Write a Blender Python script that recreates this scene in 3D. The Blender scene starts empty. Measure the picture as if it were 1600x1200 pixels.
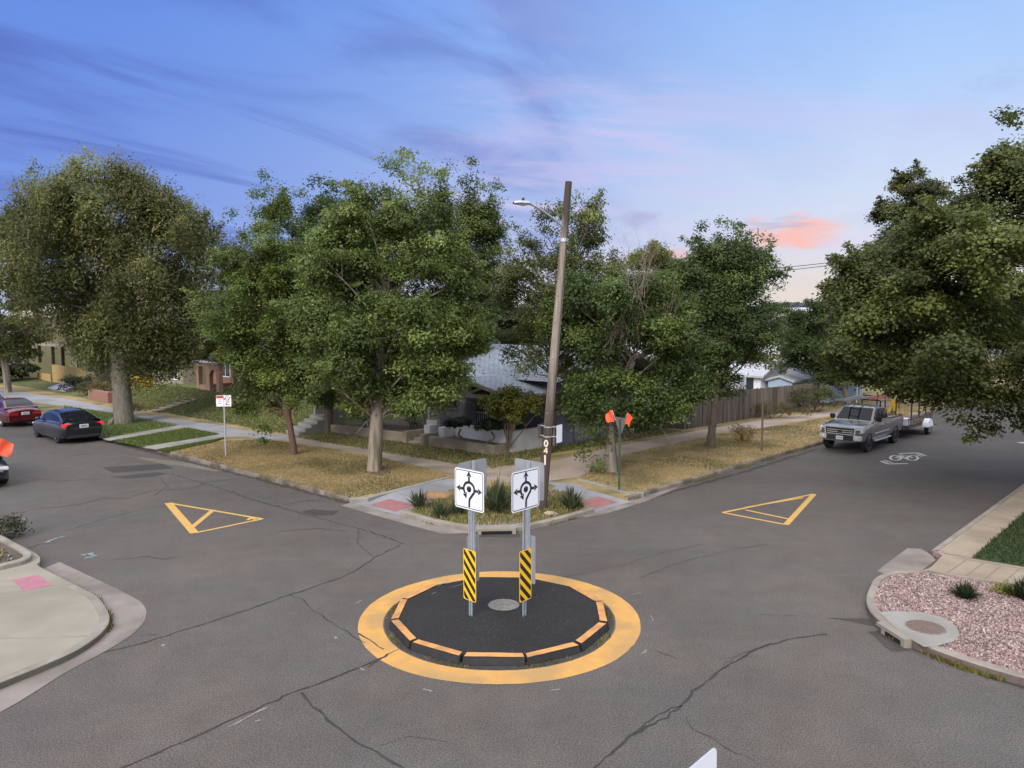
import bpy, bmesh, math, random
import numpy as np
from mathutils import Vector, Matrix
R = math.radians
rng = np.random.default_rng(7)
random.seed(7)
sc = bpy.context.scene
COL = sc.collection
# ------------------------------------------------------------------ camera geometry and the street grid
F, H = 1170.0, 5.6
P = math.atan(95 / F)
def ray(px, py):
    u = (px - 800) / F; v = (600 - py) / F
    return np.array([u, math.cos(P) + v * math.sin(P), -math.sin(P) + v * math.cos(P)])
def G(px, py, z=0.0):                      # ground point under a photo pixel
    d = ray(px, py); t = (z - H) / d[2]
    return np.array([d[0] * t, d[1] * t, z])
def AT(px, py, Y):                         # point at depth Y
    d = ray(px, py); t = Y / d[1]
    return np.array([d[0] * t, Y, H + d[2] * t])
ROT = R(45.76)                             # direction of the right-hand street
DR = np.array([math.cos(ROT), math.sin(ROT)]); DL = np.array([math.cos(R(138.70)), math.sin(R(138.70))])
O2 = np.array([-0.46, 19.15]); MI = np.linalg.inv(np.array([DL, DR]).T)
def W(a, b, z=0.0):                        # a metres up the left street, b metres up the right street
    p = O2 + a * DL + b * DR
    return (float(p[0]), float(p[1]), float(z))
def AB(px, py, z=0.0):
    return MI @ (G(px, py, z)[:2] - O2)
def ON(px, py, a=None, b=None):
    d = ray(px, py); o = MI @ (-O2); k = MI @ d[:2]
    t = (a - o[0]) / k[0] if a is not None else (b - o[1]) / k[1]
    q = o + t * k
    return float(q[0]), float(q[1]), float(H + t * d[2])

# ------------------------------------------------------------------ materials
def nodes_of(m):
    m.use_nodes = True
    nt = m.node_tree
    return nt, nt.nodes, nt.links, nt.nodes['Principled BSDF']
def lin(c):
    return tuple(((x / 255.0) / 12.92 if x / 255.0 <= 0.04045 else ((x / 255.0 + 0.055) / 1.055) ** 2.4) for x in c)
def mat(name, c, c2=None, scale=5.0, rough=0.8, metal=0.0, bump=0.0, bscale=None, detail=6.0, lo=0.35, hi=0.65, c3=None, scale3=0.5, spec=0.5, coat=0.0, stretch=None, obj=True):
    m = bpy.data.materials.new(name)
    nt, N, L, B = nodes_of(m)
    B.inputs['Roughness'].default_value = rough; B.inputs['Metallic'].default_value = metal
    B.inputs['Specular IOR Level'].default_value = spec
    if coat: B.inputs['Coat Weight'].default_value = coat; B.inputs['Coat Roughness'].default_value = 0.04
    B.inputs['Base Color'].default_value = (*c, 1)
    if c2 is None and not bump: return m
    tc = N.new('ShaderNodeTexCoord'); vec = tc.outputs['Object']
    if stretch:
        mp = N.new('ShaderNodeMapping'); mp.inputs['Scale'].default_value = stretch
        L.new(vec, mp.inputs['Vector']); vec = mp.outputs['Vector']
    if c2 is not None:
        n = N.new('ShaderNodeTexNoise'); n.inputs['Scale'].default_value = scale; n.inputs['Detail'].default_value = detail; n.inputs['Roughness'].default_value = 0.65
        L.new(vec, n.inputs['Vector'])
        r = N.new('ShaderNodeValToRGB'); e = r.color_ramp.elements
        e[0].position = lo; e[0].color = (*c, 1); e[1].position = hi; e[1].color = (*c2, 1)
        L.new(n.outputs['Fac'], r.inputs['Fac']); out = r.outputs['Color']
        if c3 is not None:
            n3 = N.new('ShaderNodeTexNoise'); n3.inputs['Scale'].default_value = scale3; n3.inputs['Detail'].default_value = 4
            L.new(vec, n3.inputs['Vector'])
            r3 = N.new('ShaderNodeValToRGB'); r3.color_ramp.elements[0].position = 0.45; r3.color_ramp.elements[1].position = 0.62
            L.new(n3.outputs['Fac'], r3.inputs['Fac'])
            mx = N.new('ShaderNodeMixRGB'); mx.inputs['Color2'].default_value = (*c3, 1)
            L.new(r3.outputs['Color'], mx.inputs['Fac']); L.new(out, mx.inputs['Color1']); out = mx.outputs['Color']
        L.new(out, B.inputs['Base Color'])
    if bump:
        nb = N.new('ShaderNodeTexNoise'); nb.inputs['Scale'].default_value = bscale or scale * 3; nb.inputs['Detail'].default_value = 5
        L.new(vec, nb.inputs['Vector'])
        bp = N.new('ShaderNodeBump'); bp.inputs['Strength'].default_value = bump; bp.inputs['Distance'].default_value = 0.03
        L.new(nb.outputs['Fac'], bp.inputs['Height']); L.new(bp.outputs['Normal'], B.inputs['Normal'])
    return m
def asphalt(name, base, k=1.0):
    m = bpy.data.materials.new(name)
    nt, N, L, B = nodes_of(m)
    B.inputs['Roughness'].default_value = 0.82; B.inputs['Specular IOR Level'].default_value = 0.35
    tc = N.new('ShaderNodeTexCoord'); V = tc.outputs['Object']
    def noise(s, d=3, ro=0.6, st=None):
        n = N.new('ShaderNodeTexNoise'); n.inputs['Scale'].default_value = s; n.inputs['Detail'].default_value = d; n.inputs['Roughness'].default_value = ro
        if st:
            mp = N.new('ShaderNodeMapping'); mp.inputs['Scale'].default_value = st[:3]; mp.inputs['Rotation'].default_value[2] = st[3]
            L.new(V, mp.inputs['Vector']); L.new(mp.outputs['Vector'], n.inputs['Vector'])
        else: L.new(V, n.inputs['Vector'])
        return n.outputs['Fac']
    def rng_(x, a, b, c, d):
        r = N.new('ShaderNodeMapRange'); r.inputs[1].default_value = a; r.inputs[2].default_value = b; r.inputs[3].default_value = c; r.inputs[4].default_value = d
        L.new(x, r.inputs[0]); return r.outputs[0]
    def mul(x, y):
        q = N.new('ShaderNodeMath'); q.operation = 'MULTIPLY'; L.new(x, q.inputs[0]); L.new(y, q.inputs[1]); return q.outputs[0]
    f = mul(mul(rng_(noise(0.22, 5), 0.3, 0.7, 0.84, 1.14), rng_(noise(42, 3, 0.8), 0.36, 0.64, 0.38, 1.62)), rng_(noise(1.7, 6, 0.7), 0.3, 0.7, 0.88, 1.12))
    f = mul(f, rng_(noise(0.5, 4, 0.6, (0.12, 1.6, 1, -ROT)), 0.35, 0.65, 0.96, 1.04))
    vo = N.new('ShaderNodeTexVoronoi'); vo.inputs['Scale'].default_value = 30; L.new(V, vo.inputs['Vector'])
    sp = N.new('ShaderNodeMath'); sp.operation = 'LESS_THAN'; sp.inputs[1].default_value = 0.17; L.new(vo.outputs['Distance'], sp.inputs[0])
    wn = N.new('ShaderNodeTexWhiteNoise'); L.new(vo.outputs['Position'], wn.inputs['Vector'])
    gt = rng_(wn.outputs['Value'], 0.55, 1.0, 0.0, 1.0)
    spk = mul(sp.outputs[0], gt)
    cm = N.new('ShaderNodeMixRGB'); cm.inputs['Color1'].default_value = (*[x * k for x in base], 1); cm.inputs['Color2'].default_value = (*[base[0] * k * 1.04, base[1] * k * 0.98, base[2] * k * 0.93], 1)
    L.new(rng_(noise(0.35, 3), 0.4, 0.6, 0, 1), cm.inputs['Fac'])
    mx = N.new('ShaderNodeMixRGB'); mx.blend_type = 'MULTIPLY'; mx.inputs['Fac'].default_value = 1
    L.new(cm.outputs['Color'], mx.inputs['Color1']); L.new(f, mx.inputs['Color2'])
    m2 = N.new('ShaderNodeMixRGB'); m2.inputs['Color2'].default_value = (0.26, 0.245, 0.23, 1)
    L.new(rng_(spk, 0, 1, 0, 0.75), m2.inputs['Fac']); L.new(mx.outputs['Color'], m2.inputs['Color1'])
    L.new(m2.outputs['Color'], B.inputs['Base Color'])
    bp = N.new('ShaderNodeBump'); bp.inputs['Strength'].default_value = 0.35; bp.inputs['Distance'].default_value = 0.01
    L.new(noise(60, 4), bp.inputs['Height']); L.new(bp.outputs['Normal'], B.inputs['Normal'])
    return m
def brick_mat(name, c1, c2, mortar, scale=4.0):
    m = bpy.data.materials.new(name)
    nt, N, L, B = nodes_of(m); B.inputs['Roughness'].default_value = 0.9
    tc = N.new('ShaderNodeTexCoord')
    mp = N.new('ShaderNodeMapping'); mp.inputs['Rotation'].default_value = (R(90), 0, 0)
    s = N.new('ShaderNodeSeparateXYZ'); L.new(tc.outputs['Object'], s.inputs[0])
    ad = N.new('ShaderNodeMath'); ad.operation = 'ADD'; L.new(s.outputs[0], ad.inputs[0]); L.new(s.outputs[1], ad.inputs[1])
    cx = N.new('ShaderNodeCombineXYZ'); L.new(ad.outputs[0], cx.inputs[0]); L.new(s.outputs[2], cx.inputs[1])
    b = N.new('ShaderNodeTexBrick'); b.inputs['Scale'].default_value = scale
    b.inputs['Color1'].default_value = (*c1, 1); b.inputs['Color2'].default_value = (*c2, 1); b.inputs['Mortar'].default_value = (*mortar, 1); b.inputs['Mortar Size'].default_value = 0.03
    L.new(cx.outputs[0], b.inputs['Vector']); L.new(b.outputs['Color'], B.inputs['Base Color'])
    return m
def shingle_mat(name, c1, c2, c3, turn=90):
    m = bpy.data.materials.new(name)
    nt, N, L, B = nodes_of(m); B.inputs['Roughness'].default_value = 0.9
    tc = N.new('ShaderNodeTexCoord')
    mp = N.new('ShaderNodeMapping'); mp.inputs['Rotation'].default_value = (0, 0, R(turn)); L.new(tc.outputs['Object'], mp.inputs['Vector'])
    b = N.new('ShaderNodeTexBrick'); b.inputs['Scale'].default_value = 1.5; b.inputs['Mortar Size'].default_value = 0.028; b.inputs['Bias'].default_value = 0.1
    b.inputs['Color1'].default_value = (*c1, 1); b.inputs['Color2'].default_value = (*c2, 1); b.inputs['Mortar'].default_value = (*c3, 1)
    n = N.new('ShaderNodeTexNoise'); n.inputs['Scale'].default_value = 9; n.inputs['Detail'].default_value = 6
    L.new(tc.outputs['Object'], n.inputs['Vector'])
    L.new(mp.outputs['Vector'], b.inputs['Vector'])
    mr = N.new('ShaderNodeMapRange'); mr.inputs[1].default_value = 0.3; mr.inputs[2].default_value = 0.7; mr.inputs[3].default_value = 0.75; mr.inputs[4].default_value = 1.25
    L.new(n.outputs['Fac'], mr.inputs[0])
    mx = N.new('ShaderNodeMixRGB'); mx.blend_type = 'MULTIPLY'; mx.inputs['Fac'].default_value = 1
    L.new(b.outputs['Color'], mx.inputs['Color1']); L.new(mr.outputs[0], mx.inputs['Color2']); L.new(mx.outputs['Color'], B.inputs['Base Color'])
    return m
def leaf_mat(name):
    m = bpy.data.materials.new(name)
    nt, N, L, B = nodes_of(m)
    at = N.new('ShaderNodeAttribute'); at.attribute_name = 'tint'
    L.new(at.outputs['Color'], B.inputs['Base Color'])
    B.inputs['Roughness'].default_value = 0.55; B.inputs['Specular IOR Level'].default_value = 0.3
    tr = N.new('ShaderNodeBsdfTranslucent'); hs = N.new('ShaderNodeHueSaturation'); hs.inputs['Value'].default_value = 1.35; hs.inputs['Hue'].default_value = 0.49
    L.new(at.outputs['Color'], hs.inputs['Color']); L.new(hs.outputs['Color'], tr.inputs['Color'])
    ms = N.new('ShaderNodeMixShader'); ms.inputs[0].default_value = 0.38
    L.new(B.outputs[0], ms.inputs[1]); L.new(tr.outputs[0], ms.inputs[2])
    L.new(ms.outputs[0], N['Material Output'].inputs['Surface'])
    return m
MT = {}
MT['asphalt'] = asphalt('asphalt', (0.092, 0.0825, 0.0735))
MT['patch'] = asphalt('asphalt patch', (0.045, 0.043, 0.041))
MT['blacktop'] = asphalt('fresh blacktop', (0.017, 0.0162, 0.0158))
MT['pale'] = asphalt('dusty asphalt', (0.155, 0.138, 0.108))
MT['oil'] = asphalt('oil stained asphalt', (0.068, 0.061, 0.055))
MT['crack'] = mat('crack tar', (0.022, 0.020, 0.019), (0.042, 0.039, 0.035), 8, 0.9)
MT['stain'] = asphalt('stained asphalt', (0.050, 0.045, 0.040))
MT['concrete'] = mat('pale concrete', (0.245, 0.23, 0.205), (0.295, 0.28, 0.252), 1.5, 0.9, c3=(0.205, 0.19, 0.165), scale3=0.6, bump=0.1, bscale=60)
MT['walk_blue'] = mat('grey concrete walk', (0.235, 0.23, 0.24), (0.285, 0.28, 0.29), 1.2, 0.9, c3=(0.20, 0.195, 0.195), scale3=0.5)
MT['walk_tan'] = mat('tan concrete walk', (0.27, 0.215, 0.165), (0.35, 0.28, 0.215), 1.2, 0.92, c3=(0.21, 0.17, 0.12), scale3=0.7)
MT['walk_pink'] = mat('pink concrete walk', (0.35, 0.27, 0.22), (0.42, 0.335, 0.28), 1.0, 0.92, c3=(0.29, 0.22, 0.16), scale3=0.5)
MT['plaza'] = mat('cream concrete', (0.245, 0.218, 0.165), (0.285, 0.257, 0.20), 0.9, 0.9, c3=(0.205, 0.183, 0.138), scale3=0.35, bump=0.08, bscale=80)
MT['gutter'] = mat('pinkish concrete gutter', (0.20, 0.17, 0.148), (0.245, 0.21, 0.185), 1.8, 0.9, c3=(0.155, 0.13, 0.11), scale3=0.8)
MT['kerb'] = mat('old concrete kerb', (0.215, 0.185, 0.15), (0.30, 0.265, 0.22), 2.2, 0.92, c3=(0.19, 0.165, 0.13), scale3=1.0, bump=0.3, bscale=20)
MT['kerb_dark'] = mat('dirty kerb', (0.155, 0.125, 0.098), (0.26, 0.215, 0.17), 2.0, 0.95, c3=(0.10, 0.08, 0.065), scale3=1.3, bump=0.3, bscale=18)
MT['joint'] = mat('joint line', (0.17, 0.15, 0.125))
MT['pad'] = mat('red tactile pad', (0.25, 0.105, 0.10), (0.31, 0.135, 0.13), 5, 0.85, bump=0.4, bscale=40)
MT['pad_pink'] = mat('pink tactile pad', (0.33, 0.13, 0.165), (0.39, 0.165, 0.205), 4, 0.85, bump=0.4, bscale=40)
MT['soil'] = mat('dark soil', (0.055, 0.042, 0.03), (0.11, 0.085, 0.06), 3, 0.97, bump=0.6, bscale=20)
MT['dry'] = mat('dry turf', (0.255, 0.185, 0.080), (0.385, 0.285, 0.13), 2.4, 0.95, c3=(0.16, 0.13, 0.052), scale3=0.55, bump=0.8, bscale=30, detail=10, lo=0.3, hi=0.7)
MT['green'] = mat('green turf', (0.066, 0.108, 0.022), (0.105, 0.148, 0.034), 2.2, 0.95, c3=(0.135, 0.125, 0.040), scale3=0.35, bump=0.8, bscale=30, detail=10)
MT['bank'] = mat('bank turf', (0.085, 0.095, 0.026), (0.150, 0.140, 0.048), 1.2, 0.95, c3=(0.060, 0.088, 0.018), scale3=0.28, bump=0.8, bscale=26, detail=10)
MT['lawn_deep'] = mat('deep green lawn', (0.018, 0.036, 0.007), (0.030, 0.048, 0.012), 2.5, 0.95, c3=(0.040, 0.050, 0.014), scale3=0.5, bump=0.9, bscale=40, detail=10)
MT['mixed'] = mat('patchy turf', (0.105, 0.105, 0.035), (0.21, 0.165, 0.070), 2.2, 0.95, c3=(0.065, 0.075, 0.022), scale3=0.6, bump=0.8, bscale=30, detail=10)
MT['far'] = mat('far ground', (0.10, 0.10, 0.05), (0.16, 0.14, 0.08), 0.06, 0.95)
MT['yellow'] = mat('yellow road paint', (0.58, 0.305, 0.075), (0.50, 0.265, 0.07), 3.0, 0.78, c3=(0.40, 0.235, 0.085), scale3=1.2, bump=0.2, bscale=60)
MT['yellow_worn'] = mat('worn yellow paint', (0.56, 0.33, 0.08), (0.40, 0.26, 0.09), 6.0, 0.8, lo=0.45, hi=0.75)
MT['orange_block'] = mat('orange block paint', (0.62, 0.29, 0.085), (0.52, 0.24, 0.07), 4.0, 0.7, c3=(0.38, 0.19, 0.07), scale3=3.0)
MT['white_paint'] = mat('white road paint', (0.55, 0.53, 0.50), (0.42, 0.40, 0.38), 6.0, 0.8)
MT['chalk'] = mat('chalk mark', (0.25, 0.24, 0.225), (0.15, 0.14, 0.13), 10.0, 0.9)
MT['cyan'] = mat('faded cyan utility paint', (0.20, 0.27, 0.26), (0.15, 0.165, 0.155), 9.0, 0.9)
MT['rubber'] = mat('black rubber', (0.012, 0.012, 0.013), (0.022, 0.021, 0.02), 6, 0.75)
MT['iron'] = mat('rusty iron', (0.13, 0.085, 0.065), (0.19, 0.13, 0.105), 12, 0.8, 0.2, bump=0.6, bscale=40)
MT['lid'] = mat('worn steel lid', (0.17, 0.155, 0.135), (0.27, 0.25, 0.225), 9, 0.6, 0.3, bump=0.6, bscale=40)
MT['hole'] = mat('drain hollow', (0.006, 0.006, 0.006), rough=1.0)
MT['steel'] = mat('galvanised steel', (0.42, 0.45, 0.48), (0.52, 0.55, 0.58), 8, 0.45, 0.55)
MT['alu'] = mat('aluminium sheet', (0.33, 0.335, 0.35), (0.40, 0.405, 0.42), 3, 0.5, 0.4)
MT['sign_white'] = mat('white sign sheeting', (0.80, 0.81, 0.85), rough=0.45)
MT['sign_black'] = mat('black sign ink', (0.014, 0.014, 0.018), rough=0.5)
MT['sign_yellow'] = mat('yellow sign sheeting', (0.86, 0.50, 0.010), rough=0.45)
MT['sign_red'] = mat('red sign ink', (0.45, 0.06, 0.06), rough=0.5)
MT['sign_dark'] = mat('weathered sign back', (0.135, 0.125, 0.115), (0.18, 0.165, 0.15), 4, 0.6, 0.2)
MT['flag'] = mat('orange flag cloth', (0.92, 0.115, 0.045), (0.80, 0.09, 0.035), 6, 0.7)
MT['green_post'] = mat('green steel post', (0.045, 0.065, 0.045), (0.07, 0.085, 0.06), 8, 0.7)
MT['pole'] = mat('weathered pole timber', (0.21, 0.175, 0.135), (0.32, 0.275, 0.215), 3, 0.9, c3=(0.125, 0.095, 0.075), scale3=0.8, bump=0.5, bscale=12, stretch=(6, 6, 0.4))
MT['pole_dark'] = mat('creosoted pole timber', (0.055, 0.042, 0.035), (0.10, 0.08, 0.065), 3, 0.9, bump=0.5, bscale=12, stretch=(6, 6, 0.4))
def pole_mat():
    m = mat('weathered pole', (0.21, 0.175, 0.135), (0.32, 0.275, 0.215), 3, 0.9, c3=(0.125, 0.095, 0.075), scale3=0.8, bump=0.5, bscale=12, stretch=(6, 6, 0.4))
    nt = m.node_tree; N, L = nt.nodes, nt.links; B = N['Principled BSDF']; src = B.inputs['Base Color'].links[0].from_socket
    tc = N.new('ShaderNodeTexCoord'); s = N.new('ShaderNodeSeparateXYZ'); L.new(tc.outputs['Object'], s.inputs[0])
    n = N.new('ShaderNodeTexNoise'); n.inputs['Scale'].default_value = 1.0; n.inputs['Detail'].default_value = 5
    mp = N.new('ShaderNodeMapping'); mp.inputs['Scale'].default_value = (9, 9, 0.8); L.new(tc.outputs['Object'], mp.inputs['Vector']); L.new(mp.outputs['Vector'], n.inputs['Vector'])
    def f(lo, hi, sgn):
        a = N.new('ShaderNodeMath'); a.operation = 'MULTIPLY_ADD'; a.inputs[1].default_value = 2.6; L.new(n.outputs['Fac'], a.inputs[0]); L.new(s.outputs[2], a.inputs[2])
        r = N.new('ShaderNodeMapRange'); r.inputs[1].default_value = lo; r.inputs[2].default_value = hi; r.inputs[3].default_value = 1 if sgn < 0 else 0; r.inputs[4].default_value = 0 if sgn < 0 else 1; L.new(a.outputs[0], r.inputs[0]); return r.outputs[0]
    mx = N.new('ShaderNodeMath'); mx.operation = 'MAXIMUM'; L.new(f(3.6, 6.0, -1), mx.inputs[0]); L.new(f(9.2, 9.7, 1), mx.inputs[1])
    m2 = N.new('ShaderNodeMixRGB'); m2.inputs['Color2'].default_value = (0.060, 0.044, 0.035, 1); L.new(src, m2.inputs['Color1']); L.new(mx.outputs[0], m2.inputs['Fac']); L.new(m2.outputs['Color'], B.inputs['Base Color']); return m
MT['pole'] = pole_mat()
MT['tag'] = mat('cream number tag', (0.70, 0.58, 0.45), rough=0.6)
MT['bark'] = mat('brown bark', (0.085, 0.065, 0.048), (0.15, 0.12, 0.09), 5, 0.95, bump=1.0, bscale=9, stretch=(3, 3, 0.5))
MT['bark_pale'] = mat('pale grey bark', (0.20, 0.165, 0.125), (0.33, 0.285, 0.225), 4, 0.95, c3=(0.13, 0.105, 0.075), scale3=2.0, bump=1.0, bscale=9, stretch=(3, 3, 0.4))
MT['bark_red'] = mat('red brown bark', (0.085, 0.045, 0.032), (0.13, 0.078, 0.055), 5, 0.95, bump=0.8, bscale=9, stretch=(3, 3, 0.5))
MT['bark_grey'] = mat('furrowed grey bark', (0.105, 0.09, 0.07), (0.20, 0.175, 0.14), 3.5, 0.95, bump=1.0, bscale=7, stretch=(4, 4, 0.35))
MT['dead'] = mat('dead twig wood', (0.17, 0.125, 0.10), (0.235, 0.18, 0.15), 6, 0.95)
MT['leaf'] = leaf_mat('leaf'); MT['blade'] = leaf_mat('grass blade')
MT['white_wall'] = mat('white stucco', (0.52, 0.51, 0.49), (0.60, 0.59, 0.57), 1.5, 0.9, c3=(0.42, 0.40, 0.37), scale3=0.5)
MT['house_white'] = mat('white siding', (0.76, 0.77, 0.80), (0.82, 0.83, 0.86), 1.0, 0.8)
MT['house_blue'] = mat('slate blue stucco', (0.175, 0.185, 0.275), (0.21, 0.22, 0.32), 0.8, 0.9)
MT['light_blue'] = mat('light blue wall', (0.32, 0.42, 0.56), (0.38, 0.48, 0.62), 0.8, 0.85)
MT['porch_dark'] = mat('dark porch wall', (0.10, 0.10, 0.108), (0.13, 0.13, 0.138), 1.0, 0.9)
MT['trim'] = mat('khaki trim paint', (0.24, 0.215, 0.16), (0.30, 0.27, 0.20), 3, 0.8)
MT['dark_trim'] = mat('dark brown trim', (0.035, 0.026, 0.02), rough=0.7)
MT['glass_dark'] = mat('window glass', (0.02, 0.024, 0.03), rough=0.06, spec=0.8)
MT['shingle'] = shingle_mat('blue grey shingles', (0.24, 0.275, 0.31), (0.31, 0.35, 0.39), (0.13, 0.15, 0.175)); MT['shingle_x'] = shingle_mat('blue grey porch shingles', (0.24, 0.275, 0.31), (0.31, 0.35, 0.39), (0.13, 0.15, 0.175), 0)
MT['shingle_lt'] = mat('light grey roofing', (0.37, 0.38, 0.40), (0.45, 0.46, 0.49), 1.2, 0.9)
MT['shingle_tan'] = mat('tan roofing', (0.30, 0.25, 0.165), (0.38, 0.33, 0.22), 2, 0.9)
MT['shingle_teal'] = mat('grey green roofing', (0.09, 0.12, 0.12), (0.12, 0.155, 0.15), 2, 0.9)
MT['brick'] = brick_mat('orange brick', (0.36, 0.16, 0.10), (0.45, 0.22, 0.14), (0.40, 0.33, 0.27))
MT['brick_red'] = brick_mat('red brick', (0.23, 0.085, 0.05), (0.29, 0.11, 0.07), (0.25, 0.20, 0.16))
MT['ochre'] = mat('ochre stucco', (0.34, 0.225, 0.085), (0.39, 0.27, 0.11), 0.8, 0.9)
MT['olive_wall'] = mat('olive cream stucco', (0.32, 0.30, 0.16), (0.40, 0.37, 0.22), 0.8, 0.9)
MT['stone'] = mat('retaining wall concrete', (0.27, 0.225, 0.16), (0.36, 0.30, 0.22), 1.6, 0.93, c3=(0.19, 0.155, 0.105), scale3=0.9, bump=0.3, bscale=12)
MT['fence'] = mat('weathered fence boards', (0.135, 0.10, 0.078), (0.235, 0.19, 0.155), 2.2, 0.93, c3=(0.085, 0.065, 0.05), scale3=1.0, stretch=(5, 5, 0.3))
MT['lattice'] = mat('white lattice paint', (0.70, 0.70, 0.72), rough=0.7)
MT['tyre'] = mat('tyre rubber', (0.013, 0.013, 0.014), (0.02, 0.02, 0.02), 20, 0.8)
MT['rim'] = mat('alloy rim', (0.42, 0.42, 0.43), rough=0.3, metal=0.9)
MT['rim_dark'] = mat('dark alloy rim', (0.06, 0.06, 0.065), rough=0.35, metal=0.8)
MT['glass'] = mat('car glass', (0.008, 0.010, 0.014), rough=0.04, spec=0.22)
MT['chrome'] = mat('chrome', (0.80, 0.80, 0.83), rough=0.28, metal=0.75)
MT['plastic'] = mat('black plastic', (0.018, 0.018, 0.02), rough=0.6)
MT['lamp_clear'] = mat('clear lamp', (0.72, 0.72, 0.72), rough=0.1, spec=0.8)
MT['plate'] = mat('white plate', (0.68, 0.70, 0.72), rough=0.5)
MT['plate_ink'] = mat('plate ink', (0.05, 0.09, 0.12), rough=0.6)
def paint(name, c, metal=0.4, rough=0.3): return mat(name, c, rough=rough, metal=metal, coat=1.0)
MT['car_navy'] = paint('navy car paint', (0.006, 0.008, 0.013), 0.1, 0.25); MT['car_red'] = paint('dark red car paint', (0.115, 0.008, 0.014))
MT['car_silver'] = paint('silver car paint', (0.55, 0.56, 0.60), 0.5); MT['car_grey'] = paint('warm grey truck paint', (0.14, 0.133, 0.126), 0.35)
MT['car_black'] = paint('black car paint', (0.012, 0.013, 0.015)); MT['car_pale'] = paint('pale blue car paint', (0.30, 0.34, 0.40), 0.3)
m = mat('lit tail lamp', (0.35, 0.01, 0.015), rough=0.2); B = m.node_tree.nodes['Principled BSDF']; B.inputs['Emission Color'].default_value = (1.0, 0.03, 0.06, 1); B.inputs['Emission Strength'].default_value = 0.30; MT['tail_lit'] = m
MT['tail'] = mat('tail lamp', (0.40, 0.012, 0.02), rough=0.15, coat=1.0)
MT['ladder_orange'] = mat('orange ladder rail', (0.62, 0.16, 0.06), rough=0.5); MT['ladder_yellow'] = mat('yellow ladder', (0.75, 0.50, 0.03), rough=0.5)
MT['trailer_brown'] = mat('brown steel', (0.06, 0.036, 0.026), (0.10, 0.06, 0.045), 8, 0.7)
MT['warehouse'] = mat('pale warehouse panels', (0.55, 0.56, 0.60), (0.62, 0.63, 0.67), 0.3, 0.8)
MT['lavender'] = mat('lavender paint', (0.30, 0.275, 0.37), (0.34, 0.31, 0.41), 2, 0.85)
MT['gravel_base'] = mat('gravel bed', (0.25, 0.16, 0.145), (0.36, 0.25, 0.23), 20, 0.95)
MT['paver'] = mat('paver drive', (0.27, 0.215, 0.15), (0.325, 0.265, 0.19), 1.5, 0.92, c3=(0.235, 0.185, 0.13), scale3=0.8)
MT['litter'] = mat('brown bark litter', (0.20, 0.115, 0.055), (0.28, 0.17, 0.085), 5, 0.95)
MT['blue'] = mat('bright blue paint', (0.02, 0.10, 0.38), rough=0.6)
MT['flower'] = mat('yellow flower', (0.72, 0.50, 0.03), rough=0.8)

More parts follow.
